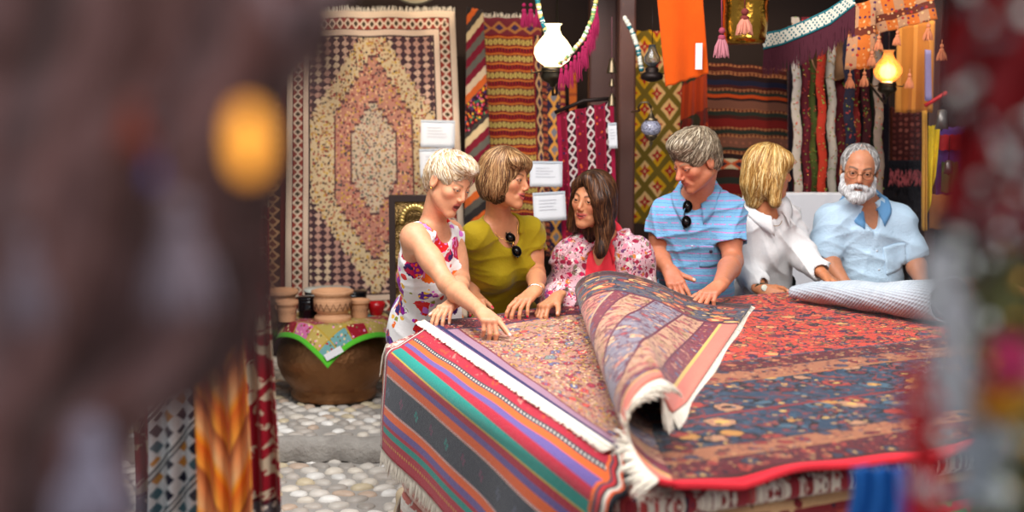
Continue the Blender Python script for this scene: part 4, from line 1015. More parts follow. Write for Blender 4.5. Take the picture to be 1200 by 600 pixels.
def mat_diamond_kilim():
    m = Mat('olive_diamond_kilim'); u, v = m.uv(); w, h = .145, .185
    a = (u / w).fr() - .5; b = (v / h).fr() - .5; a2 = (u / w + .5).fr() - .5; b2 = (v / h + .5).fr() - .5
    q = (a.abs() + b.abs()).min(a2.abs() + b2.abs()); first = (a.abs() + b.abs()).lt(a2.abs() + b2.abs())
    cell = m.white(m.vec((u / w + v / h).fl(), (u / w - v / h).fl()))
    ground = m.mix(cell.gt(.5), rgb(232, 184, 120), rgb(214, 160, 30))
    wob = (((a.abs() * 30).fl() - (b.abs() * 30).fl()).abs() / 30.0)
    w2 = (((a2.abs() * 30).fl() - (b2.abs() * 30).fl()).abs() / 30.0)
    mo = m.math('ADD', first * wob, (1 - first) * w2)
    star = (q + mo * -.35 + .06).lt(.21)
    col = m.mix(q.lt(.36), rgb(120, 98, 36), ground); col = m.mix(star, col, rgb(176, 40, 40)); col = m.mix(q.lt(.06), col, rgb(236, 190, 130)); col = m.mix(q.lt(.025), col, rgb(90, 30, 60))
    return finish(m, u, v, col)
def mat_dark_bands():
    m = Mat('dark_banded_kilim'); u, v = m.uv(); wv = v + (u * 5).sin() * .006
    A = rgb(74, 30, 26); B = rgb(46, 28, 26); G = rgb(44, 48, 40); O = rgb(190, 70, 24); Rr = rgb(120, 30, 26); Bl = rgb(34, 34, 56); T = rgb(120, 74, 58)
    zig = m.mix(((u * 40).fr() - .5).abs().lt((v * 60).fr() * .5), rgb(96, 40, 28), rgb(170, 110, 70))
    fl = motif(m, u, (wv - .60) / .06, .10, rgb(200, 90, 50), rgb(60, 40, 50), rgb(206, 186, 150))
    mot = m.mix(m.voro(m.vec(u, v), 26, rnd=.3)[0].lt(.25), T, rgb(150, 90, 70))
    col = m.bands(wv, [(.02, zig), (.05, A), (.07, zig), (.10, B), (.13, Bl), (.15, A), (.165, zig), (.185, G), (.205, O), (.22, B), (.27, T), (.285, zig), (.31, G), (.33, A), (.38, Rr), (.395, zig), (.42, G), (.44, zig), (.50, mot), (.52, G), (.54, zig), (.57, B), (.63, fl), (.68, A), (.72, G), (.78, Rr), (.80, zig), (9, B)])
    return finish(m, u, v, col)
def mat_brown_rug():
    m = Mat('dark_brown_small_rug'); u, v = m.uv(); P = m.vec(u, v)
    d, c = m.voro(P, 30, rnd=.2); col = m.mix(d.lt(.34), rgb(64, 26, 24), m.pal(m.sep(c)[0], [rgb(110, 50, 44), rgb(90, 40, 36), rgb(130, 70, 60)])); col = m.mix((u - .12).abs().gt(.095), col, rgb(90, 40, 26)); return finish(m, u, v, col)
def mat_saddle():
    m = Mat('oriental_rug_reverse'); u, v = m.uv(); P = m.vec(u, v)   # u along the fringed end, v in from it
    f = flowers(m, P, 13, rgb(176, 128, 112), [rgb(206, 76, 66), rgb(96, 104, 140), rgb(214, 170, 120), rgb(160, 50, 70), rgb(190, 140, 60), rgb(120, 130, 120)], rgb(226, 196, 160), rgb(110, 50, 60), True, .40, rgb(150, 120, 60))
    f2 = blot(m, P, 48, .36, [rgb(206, 90, 76), rgb(90, 96, 140), rgb(220, 190, 150), rgb(120, 60, 80), rgb(200, 160, 70)], f)
    bd = flowers(m, P, 20, rgb(120, 34, 44), [rgb(206, 140, 110), rgb(60, 56, 90), rgb(190, 60, 60)], rgb(220, 190, 140), rgb(40, 24, 40))
    col = m.bands(v, [(.022, rgb(120, 90, 120)), (.05, rgb(26, 26, 86)), (.115, rgb(156, 120, 140)), (.13, rgb(120, 50, 60)), (9, f2)])
    far = u.lt(.20); col = m.mix(far * v.gt(.05), col, bd); col = m.mix((u - .20).abs().lt(.010), col, rgb(60, 40, 70)); col = m.mix(u.lt(.02), col, rgb(60, 36, 50)); return finish(m, u, v, col, wear=.12)
def fine(m, P, sc, col, cols, f=.33, thr=.45):
    d, c = m.voro(P, sc); r = m.sep(c); return m.mix(d.lt(f) * r[0].gt(thr), col, m.pal(r[1], cols))
def mat_red_rug():
    m = Mat('red_floral_rug_pile'); u, v = m.uv(); P = m.vec(u, v)
    f = flowers(m, P, 14, rgb(190, 58, 42), [rgb(196, 104, 60), rgb(60, 28, 60), rgb(200, 134, 84), rgb(104, 30, 46), rgb(160, 112, 50), rgb(196, 84, 72), rgb(70, 60, 84)], rgb(206, 150, 84), rgb(40, 20, 36), True, .40, rgb(100, 70, 40))
    f = fine(m, P, 52, f, [rgb(44, 22, 40), rgb(176, 116, 60), rgb(60, 46, 70), rgb(104, 28, 38), rgb(206, 84, 60)], .36, .35)
    blue = flowers(m, P, 9.5, rgb(36, 54, 74), [rgb(140, 50, 44), rgb(166, 116, 60), rgb(96, 34, 40), rgb(160, 116, 88), rgb(60, 84, 100)], rgb(190, 150, 80), rgb(22, 20, 28), True, .44, rgb(110, 46, 46))
    blue = fine(m, P, 44, blue, [rgb(24, 24, 36), rgb(130, 60, 50), rgb(150, 116, 80), rgb(50, 76, 96), rgb(90, 30, 40)], .36, .4)
    g = fine(m, P, 50, flowers(m, P, 19, rgb(84, 24, 32), [rgb(160, 92, 64), rgb(50, 50, 66), rgb(140, 50, 44)], rgb(170, 130, 80), rgb(30, 18, 26), False), [rgb(30, 18, 30), rgb(140, 70, 56), rgb(150, 110, 76)], .34, .5)
    g2 = fine(m, P, 50, flowers(m, P, 19, rgb(146, 92, 66), [rgb(104, 28, 36), rgb(60, 60, 78), rgb(130, 44, 40)], rgb(96, 30, 36), rgb(50, 24, 34), False), [rgb(70, 26, 36), rgb(60, 60, 80), rgb(176, 130, 90)], .34, .5)
    col = m.bands(v, [(.018, rgb(214, 34, 50)), (.03, rgb(60, 24, 24)), (.12, g), (.126, rgb(160, 110, 70)), (.21, g2), (.218, rgb(30, 30, 46)), (.46, blue), (.475, rgb(120, 36, 36)), (.78, blue), (.79, rgb(150, 96, 56)), (.90, g2), (.91, rgb(40, 24, 40)), (1.02, g), (1.03, rgb(60, 70, 90)), (9, f)])
    return finish(m, u, v, col, wear=.15, bump=.4)
def mat_red_rug_back():
    m = Mat('red_floral_rug_reverse'); u, v = m.uv(); P = m.vec(u, v)   # u in from the fringed end, v in from the near selvage
    g = flowers(m, P, 21, rgb(120, 48, 62), [rgb(190, 130, 110), rgb(90, 90, 120)], rgb(196, 150, 110), rgb(84, 26, 44), False, .36)
    bg = flowers(m, P, 16, rgb(188, 142, 116), [rgb(150, 60, 66), rgb(110, 110, 134), rgb(176, 96, 84)], rgb(140, 50, 60), rgb(120, 60, 66), True, .34, rgb(140, 110, 70))
    bl = flowers(m, P, 12, rgb(130, 124, 136), [rgb(190, 120, 104), rgb(150, 60, 70), rgb(206, 166, 130)], rgb(200, 160, 110), rgb(96, 52, 70), True, .36)
    pk = flowers(m, P, 14, rgb(190, 120, 104), [rgb(150, 60, 70), rgb(206, 166, 130), rgb(110, 104, 130), rgb(170, 84, 80)], rgb(206, 160, 110), rgb(120, 56, 66), True, .38, rgb(120, 110, 80))
    dk = flowers(m, P, 12, rgb(70, 72, 90), [rgb(176, 90, 60), rgb(200, 150, 90), rgb(130, 50, 54)], rgb(214, 176, 120), rgb(40, 26, 36), True, .44, rgb(140, 110, 70))
    ln = rgb(92, 28, 52)
    col = m.bands(u, [(.055, rgb(214, 116, 100)), (.066, rgb(206, 172, 96)), (.115, g), (.122, ln), (.20, bg), (.208, ln), (.31, fine(m, P, 60, bl, [rgb(90, 50, 70), rgb(190, 150, 130), rgb(84, 90, 120)], .34, .5)), (.318, ln), (.40, bg), (.408, ln), (.455, g), (.465, rgb(180, 150, 120)), (9, pk)])
    L = 2.42; pk = fine(m, P, 60, pk, [rgb(110, 50, 66), rgb(214, 170, 130), rgb(96, 100, 130), rgb(176, 90, 84)], .34, .4); bl = fine(m, P, 60, bl, [rgb(90, 50, 70), rgb(190, 150, 130), rgb(84, 90, 120)], .34, .5)
    col = m.mix(v.gt(L - .50), col, m.mix(v.gt(L - .47), ln, m.mix(v.gt(L - .14), dk, rgb(100, 40, 40)))); col = m.mix(v.gt(L - .12), col, flowers(m, P, 18, rgb(60, 30, 34), [rgb(120, 70, 50), rgb(70, 60, 70)], rgb(150, 110, 70), rgb(36, 22, 26), False))
    col = m.mix(v.gt(L - .035), col, rgb(44, 26, 24)); col = m.mix(v.lt(.02), col, rgb(196, 30, 44))
    return finish(m, u, v, col, wear=.12)
def mat_striped_kilim(L):
    m = Mat('striped_kilim_wool'); u, v = m.uv(); P = m.vec(u, v)
    cr = rgb(176, 26, 52); orr = rgb(232, 98, 34); vi = rgb(104, 84, 150); te = rgb(20, 142, 130); dkg = rgb(56, 60, 72); wh = rgb(226, 214, 200)
    dots = m.mix(((u / .026).fr() - .5).abs().lt(.22) * ((v - .098).abs().lt(.005)), dkg, wh)
    line = lambda c: m.mix(((u / .012).fr()).lt(.5), c, wh)
    da, dc = m.voro(P, 9, rnd=.25); st = ((u / .16).fr() - .5).abs() * .16; sy = (v - .355).abs(); star = (st + sy).lt(.020) * (st - sy).abs().gt(.004)
    dark = m.mix(star, dkg, m.pal(m.white(m.vec((u / .16).fl(), 0.0)), [te, wh, rgb(120, 60, 90), rgb(90, 96, 120), rgb(30, 120, 110)]))
    mo = (m.noise(P, 26, 1) .gt(.62)); red = m.mix(mo * (v - .045).abs().lt(.026), cr, m.pal(m.noise(P, 7, 0), [rgb(150, 110, 90), rgb(206, 70, 36), rgb(190, 120, 110), rgb(150, 40, 50)]))
    ye = m.mix(((u / .022).fr()).lt(.35), cr, rgb(206, 170, 60))
    col = m.bands(v, [(.005, cr), (.086, red), (.110, dots), (.140, orr), (.165, vi), (.190, cr), (.196, te), (.222, te), (.226, rgb(206, 180, 60)), (.248, cr), (.268, vi), (.296, orr), (.304, line(cr)), (.404, dark), (.412, line(cr)), (.438, orr), (.462, vi), (.476, cr), (.498, te), (.520, cr), (.530, ye), (9, cr)])
    # the two ends
    zz = m.mix((((v / .05).fr() - .5).abs() * 2 + ((u - .03) * 18.0)).fr().lt(.5), rgb(34, 30, 36), wh)
    e1 = m.bands(u, [(.012, rgb(150, 24, 46)), (.022, wh), (.030, rgb(60, 40, 60)), (.046, rgb(176, 26, 52)), (9, col)])
    b = L - u; zig = m.bands(b + (((v / .06).fr() - .5).abs() - .25) * .03, [(.02, rgb(30, 28, 34)), (.034, rgb(226, 90, 36)), (.052, wh), (.066, rgb(40, 34, 44)), (.085, rgb(196, 40, 46)), (.10, rgb(70, 60, 80)), (.118, rgb(226, 100, 40)), (9, e1)])
    return finish(m, u, v, zig, wear=.10, bump=.6)
def side_mat(name, cols, base, sc=9, per=.02):
    m = Mat(name); o = m.obj(); x, y, z = m.sep(o); w = z + m.noise(o, 6, 2) * .02
    r = m.white(m.vec(((w) / per).fl(), 3.0)); col = m.pal(r, cols)
    col = blot(m, m.vec(x, y, z), 24, .3, cols[::-1], col); a = (x * 300).sin() * (z * 300).sin(); m.bump(m.noise(o, 120, 3) + a * .2, .5, .004); return m.out(col, .95, sheen=.2, spec=.15)
# ------------------------------------------------------------------ the heap of rugs
A = wz(452, 403, TOP)[:2]; B = wz(738, 588, TOP)[:2]; G = wz(498, 386, TOP)[:2]; Hh = wz(722, 541, TOP)[:2]
eU = nrm(wz(1062, 545, TOP)[:2] - wz(760, 594, TOP)[:2]); eV = A3(-eU[1], eU[0])
Cn = B + eU * 2.25
POLY = [A, B, Cn, A3(Cn[0] - .25, 5.72), A3(1.30, 5.78), wz(720, 362, TOP)[:2], wz(640, 366, TOP)[:2], G + A3(.01, .02)]
def slab(name, label, poly, z0, z1, mat, grow=0.0, seed=0, cat='rug', group=None, wob=.006, fr=None, frmat=None, frn=90, frl=.05):
    """one folded rug of the heap: rounded sides, soft outline"""
    r = random.Random(seed); pts = []; n = len(poly); c = sum(poly) / n
    for i in range(n):
        a, b = poly[i], poly[(i + 1) % n]; k = max(2, int(np.linalg.norm(b - a) / .05))
        for j in range(k): pts.append(a + (b - a) * j / k)
    for _ in range(3): pts = [(pts[i - 1] + pts[i] * 2 + pts[(i + 1) % len(pts)]) / 4 for i in range(len(pts))]
    N = len(pts); V = []; ph = r.uniform(0, 9); out = []
    for i in range(N):
        t = nrm(pts[(i + 1) % N] - pts[i - 1]); out.append(A3(t[1], -t[0]))
    prof = [(-.3, 0), (-.012, 0), (0, .22), (.003, .5), (0, .78), (-.012, 1), (-.03, 1.0)]; M = len(prof); h = z1 - z0
    for ins, f in prof:
        for i in range(N):
            o = out[i] * (ins + grow + wob * math.sin(i * .23 + ph) * (1 if ins > -.1 else 0)); p = pts[i] + o
            V.append((p[0], p[1], z0 + h * f + (0 if ins < -.02 else .004 * math.sin(i * .31 + ph * 2) * (1 - abs(2 * f - 1)))))
    fs = [(j * N + i, j * N + (i + 1) % N, (j + 1) * N + (i + 1) % N, (j + 1) * N + i) for j in range(M - 1) for i in range(N)]
    mb = MB(); mb.add(V, fs); mb.add([V[(M - 1) * N + i] for i in range(N)], [tuple(range(N))]); mb.add([V[i] for i in range(N)], [tuple(range(N - 1, -1, -1))])
    t = thing(name, label, cat, (c[0], c[1], z0), group); o = mb.build('folded_rug', mat, t)
    if fr:
        a, b = fr; ov = nrm(A3(-(b - a)[1], (b - a)[0])) * -1
        if ov @ (c - (a + b) / 2) > 0: ov = -ov
        zz = z0 + h * .55
        fringe('fringe', lambda q: (*(a + (b - a) * q + ov * (grow + .001)), zz + .02 * math.sin(q * 23)), lambda q: (ov[0] * .16, ov[1] * .16, -1), frl, frmat or FRW, t, frn, .0036, .05, .15)
    return t
FRW = plain('cream_fringe', rgb(232, 222, 206), .9, bump=.3); FRO = plain('orange_fringe', rgb(222, 150, 96), .9)
def pile():
    F_ = G + A3(.01, .02)
    mats = [side_mat('pile_edge_a', [rgb(150, 60, 50), rgb(190, 150, 110), rgb(60, 40, 50), rgb(120, 40, 44)], None), side_mat('pile_edge_b', [rgb(226, 214, 204), rgb(206, 120, 110), rgb(236, 228, 220), rgb(226, 214, 204)], None),
            side_mat('pile_edge_c', [rgb(120, 84, 40), rgb(176, 120, 60), rgb(80, 60, 40), rgb(150, 40, 40)], None), side_mat('pile_edge_d', [rgb(234, 228, 222), rgb(190, 60, 70), rgb(240, 236, 230), rgb(90, 140, 90)], None),
            side_mat('pile_edge_e', [rgb(206, 170, 160), rgb(216, 150, 140), rgb(190, 130, 120)], None), side_mat('pile_edge_f', [rgb(30, 40, 80), rgb(60, 50, 80), rgb(120, 40, 60)], None)]
    m = Mat('white_red_kilim'); o = m.obj(); x, y, z = m.sep(o); k = (x * .93 + y * .36) * 1.0
    P = m.vec(x, y, 0); mk = flowers(m, P, 24, rgb(220, 206, 190), [rgb(176, 60, 56), rgb(196, 120, 100), rgb(110, 40, 50)], rgb(226, 206, 180), rgb(140, 50, 50), True, .34)
    mk = m.mix(((x * .93 + y * .36) * 7.0).fr().lt(.16), mk, rgb(150, 40, 50)); mk = fine(m, P, 70, mk, [rgb(190, 70, 70), rgb(60, 40, 60), rgb(236, 226, 214)], .34, .4)
    m.bump(m.noise(o, 150, 3), .4, .004); top1 = m.out(mk, .95, sheen=.2)
    L = [('white and red patterned rug, topmost folded one under the striped kilim', top1, .845, .899, .012, FRW, .075),
         ('brown and tan folded rug with orange fringe, second in the rug heap', mats[0], .775, .843, .006, FRO, .06),
         ('white folded rug with red and green stripes, third in the rug heap', mats[3], .695, .773, .0, FRW, .05),
         ('tan and olive folded rug, fourth in the rug heap', mats[2], .60, .693, .010, None, 0),
         ('navy folded rug, fifth in the rug heap', mats[5], .50, .598, -.02, FRW, .10),
         ('pale pink folded rug, sixth in the rug heap', mats[4], .38, .498, -.03, None, 0),
         ('pink and cream folded rug, lowest but one in the rug heap', mats[1], .25, .378, -.035, FRW, .08),
         ('rust brown folded rug, bottommost in the rug heap', mats[0], .145, .248, -.04, None, 0)]
    for i, (lab, mt, z0, z1, g, f, fl) in enumerate(L):
        slab('folded_rug', lab, POLY, z0, z1, mt, g, i, 'rug', 'folded rugs of the big heap', fr=(F_, A) if f else None, frmat=f, frn=150, frl=max(fl, .01))
    t = thing('wooden_pallet', 'low brown wooden platform carrying the heap of rugs', 'platform', (*(sum(POLY) / len(POLY)), 0))
    mb = MB(); wd = plain('pallet_wood', rgb(120, 80, 52), .8, bump=.3)
    c = sum(POLY) / len(POLY); pl = [p + (c - p) * .04 for p in POLY]; n = len(pl)
    mb.add([(*p, .02) for p in pl] + [(*p, .142) for p in pl], [(i, (i + 1) % n, n + (i + 1) % n, n + i) for i in range(n)] + [tuple(range(n, 2 * n)), tuple(range(n - 1, -1, -1))]); mb.build('deck', wd, t, False)
    for p in [POLY[0], POLY[1], POLY[2], POLY[3]]:
        q = p + (c - p) * .12; f = MB(); f.box((q[0] - .05, q[1] - .05, 0), (q[0] + .05, q[1] + .05, .022)); f.build('foot', wd, t, False)
    # striped kilim drooping over the end of the heap
    LK = float(np.linalg.norm(B - A)) * .97
    Gk, Ak = wz(488, 391, TOP)[:2], wz(466, 412, TOP)[:2]; nk = nrm(A3((B - A)[1], -(B - A)[0])); nk = nk if nk @ (A - G) > 0 else -nk
    def kil(a, b):
        q = a / LK; I = Gk + (Hh - Gk) * q; Eg = Ak + (B - Ak) * q; n = nk
        Iw = I - n * .03; l1 = float((Eg - Iw) @ n) + .004; b = b * (.97 + .10 * q)
        wave = .006 * math.sin(a * 9 + 1); r = .035; ed = Eg + n * .006
        if b < l1: p = Iw + (ed - Iw) * (b / l1); return (p[0], p[1], TOP + .012 + .002 * math.sin(a * 14))
        s = b - l1
        if s < r * PI / 2: th = s / r; return (*(ed + n * (r * math.sin(th))), TOP + .012 - r * (1 - math.cos(th)))
        s -= r * PI / 2; return (*(ed + n * (r + .020 * s + (wave + .010 * math.sin(a * 5.2 + .6)) * min(1, s * 5))), TOP + .012 - r - s)
    t = thing('kilim', 'striped kilim in orange, teal and crimson draped over the end of the heap', 'kilim', (*((A + B) / 2), TOP))
    kf = lambda a, b: kil(a, b)
    sheet('kilim_cloth', kf, 120, 70, LK, .565, mat_striped_kilim(LK), t, .006)
    fringe('fringe', lambda q: A3(*kil(q * LK, .563)), lambda q: (-.2, -.1, -1), .055, FRW, t, 420, .0022, .02, .2)
    # floral rug with the white fringe
    K1 = wz(800, 350, TOP)[:2]; K2 = Hh + A3(.35, .02); dG = nrm(Hh - G)
    LF = float(np.linalg.norm(Hh - G)); VF = 1.25
    G2 = G + A3(.0, .0); far = [G] + [wz(*p_, TOP + .032)[:2] for p_ in ((560, 372), (640, 359), (700, 354), (760, 351))]
    def orn(a, b):
        q = a / LF; s = b / VF; f0 = s * 4; i = min(3, int(f0)); P0 = far[i] + (far[i + 1] - far[i]) * (f0 - i); P1 = Hh + A3(.30, .0) * s
        p = P0 + (P1 - P0) * q; return (p[0], p[1], TOP + .032 + .0015 * math.sin(a * 11 + b * 5) * (1 if .05 < s else 0))
    t = thing('oriental_rug', 'pale multicoloured floral rug with white fringe, lying on the striped kilim', 'rug', (*((G + Hh) / 2), TOP))
    sheet('rug_cloth', orn, 60, 44, LF, VF, mat_saddle(), t, .010)
    nn = nrm(A3((B - A)[1], -(B - A)[0])); nn = nn if nn @ (A - G) > 0 else -nn
    sheet('webbing', lambda a, b: (*(G + (Hh - G) * a / LF + nn * (b + .001)), TOP + .032 - b * .3), 60, 3, LF, .012, FRW, t, .006)
    fringe('fringe', lambda q: (*(G + (Hh - G) * q + nn * .012), TOP + .030), lambda q: (nn[0], nn[1], -.05), .026, FRW, t, 620, .0026, .10, .5)
    # big red floral rug, its end turned back
    c0 = wz(742, 580, TOP + .03)[:2]; c1 = wz(676, 368, TOP + .03)[:2]; Lc = float(np.linalg.norm(c1 - c0)); Zr = TOP + .056; R0 = .085
    t = thing('floral_rug', 'large red floral rug spread over the heap, one end folded back showing its underside', 'rug', (*c0, TOP))
    UU = 2.05
    nu, nv = 110, 130; V = []; UV = []
    for i in range(nu + 1):
        for j in range(nv + 1):
            tt = j / nv; r = UU * i / nu; p = c0 + (c1 - c0) * tt + A3(R0, 0) + eU * r; vr = float((p - c0 - A3(R0, 0)) @ eV); ur = float((p - c0) @ eU)
            z = Zr + .003 * math.sin(ur * 7 + 1) * math.sin(vr * 6)
            e = max(0, 1 - vr / .10); ew = e * e; z -= ew * (.012 + .007 * math.sin(ur * 10) + .004 * math.sin(ur * 23 + 2)) * min(1, r * 6)
            p = p - eV * ew * (.020 + .012 * math.sin(ur * 10 + 1)) * min(1, r * 6)
            V.append((p[0], p[1], z)); UV.append((ur, vr))
    i, j = np.meshgrid(np.arange(nu), np.arange(nv), indexing='ij'); a = (i * (nv + 1) + j).ravel(); Q = np.stack([a, a + nv + 1, a + nv + 2, a + 1], 1)
    o = link('rug_top', mesh_np('rug_top', V, Q, UV), t, mat_red_rug()); so = o.modifiers.new('t', 'SOLIDIFY'); so.thickness = .009; so.offset = -1
    ed = MB(); pts = []
    for k in range(90):
        b = V[int(k / 89 * nu) * (nv + 1)]; pts.append((b[0], b[1] - .002, b[2] - .004))
    ed.tube(pts, .0095, 8); ed.build('selvage', plain('scarlet_wool', rgb(214, 32, 48), .85, bump=.3), t)
    f0, f1 = wz(746, 545, TOP + .10)[:2], wz(878, 366, TOP + .03)[:2]
    nT, nS = 130, 70; V = []; UV = []; ends = []
    for i in range(nT + 1):
        tt = i / nT; c = c0 + (c1 - c0) * tt; fe = f0 + (f1 - f0) * tt; h = .165 + .010 * math.sin(tt * 5) - .03 * tt * (1 - tt) * 4 - .022 * tt; R1 = R0 * (1 + .45 * tt)
        w = max(.06, float(fe[0] - c[0])); ze = Zr + .005 + .115 * max(0, 1 - tt * 3.2) ** 1.3; prof = []
        for k in range(25): an = -PI / 2 - PI * k / 24; prof.append((R1 + R1 * math.cos(an), Zr + h / 2 + h / 2 * math.sin(an)))
        x0, z0 = prof[-1]; nn2 = 40
        for k in range(1, nn2 + 1):
            q = k / nn2; x = x0 + (max(.02, w - x0)) * q; sm = q * q * (3 - 2 * q)
            z = z0 + (ze - z0) * sm - .018 * math.sin(q * PI) * tt + .006 * math.sin(q * 9 + tt * 6) * math.sin(q * PI); prof.append((x, z))
        P = [A3(c[0] + x, c[1] + .03 * (x / .6) * 0, z) for x, z in prof]; d = [0]
        for k in range(1, len(P)): d.append(d[-1] + float(np.linalg.norm(P[k] - P[k - 1])))
        keep = d[-1] * min(1, .10 + tt / .20 * .90) if tt < .2 else d[-1]; dn = np.linspace(0, keep, len(P)); P = [A3(*[np.interp(x, d, [p[c_] for p in P]) for c_ in range(3)]) for x in dn]; d = list(dn)
        for k in range(len(P)): V.append(P[k]); UV.append((d[-1] - d[k], tt * Lc))
        ends.append((P[-1], nrm(P[-1] - P[-3])))
    M = len(prof); i, j = np.meshgrid(np.arange(nT), np.arange(M - 1), indexing='ij'); a = (i * M + j).ravel(); Q = np.stack([a, a + 1, a + M + 1, a + M], 1)
    o = link('turned_back_end', mesh_np('turned_back_end', V, Q, UV), t, [mat_red_rug_back(), bpy.data.materials['red_floral_rug_pile']]); so = o.modifiers.new('t', 'SOLIDIFY'); so.thickness = .009; so.offset = 1; so.material_offset = 0
    tag(o, 'muted pink and blue underside of the folded end')
    e2 = MB(); e2.tube([V[k] + A3(0, -.003, 0) for k in range(0, M, 2)], .007, 8); e2.build('selvage', bpy.data.materials['scarlet_wool'], t)
    def ep(q): f = q * nT; k = min(nT - 1, int(f)); return ends[k][0] + (ends[k + 1][0] - ends[k][0]) * (f - k)
    def eo(q): v = ends[min(nT, int(q * nT))][1]; return (v[0], v[1] - .25, v[2] - .45)
    fringe('fringe', ep, eo, .058, FRW, t, 900, .0026, .25, .5)
    fringe('fringe', ep, eo, .035, FRW, t, 500, .0030, .15, .6)
    # grey rolled rug
    a, b = wz(926, 350, TOP + .068), wz(1092, 381, TOP + .068); mt = Mat('grey_rug_reverse'); o = mt.obj(); x, y, z = mt.sep(o); kn = (x * 420).sin() * (z * 420 + y * 200).sin()
    mt.bump(kn * .5 + mt.noise(o, 30, 3), .6, .004); gm = mt.out(mt.mix(mt.noise(o, 25, 4), rgb(150, 160, 172), rgb(190, 198, 206)), .9, sheen=.2)
    t = thing('rolled_rug', 'pale grey rug end rolled back in front of the bearded man', 'rug', (a + b) / 2); mb = MB(); n = 30; rings = 50; V = []
    for i in range(rings + 1):
        q = i / rings; c = a + (b - a) * q; r = .026 + .062 * q ** .9 + .004 * math.sin(q * 7); 
        ax = nrm(b - a); sd = nrm(A3(-ax[1], ax[0], 0))
        for k in range(n + 1):
            th = -PI / 2 - 2 * PI * 1.25 * k / n; rr = r * (1 - .30 * k / n) if q > 0 else r
            V.append(c + sd * (r + rr * math.cos(th) * 1.25 * (1 if True else 0)) + A3(0, 0, 1) * (r * .95 + rr * .95 * math.sin(th)) + A3(0, 0, .0) + A3(0, 0, .003 * math.sin(q * 20 + k)))
    mb.add(V, [(i * (n + 1) + k, i * (n + 1) + k + 1, (i + 1) * (n + 1) + k + 1, (i + 1) * (n + 1) + k) for i in range(rings) for k in range(n)]); o = mb.build('roll', gm, t); so = o.modifiers.new('t', 'SOLIDIFY'); so.thickness = .008; so.offset = 0
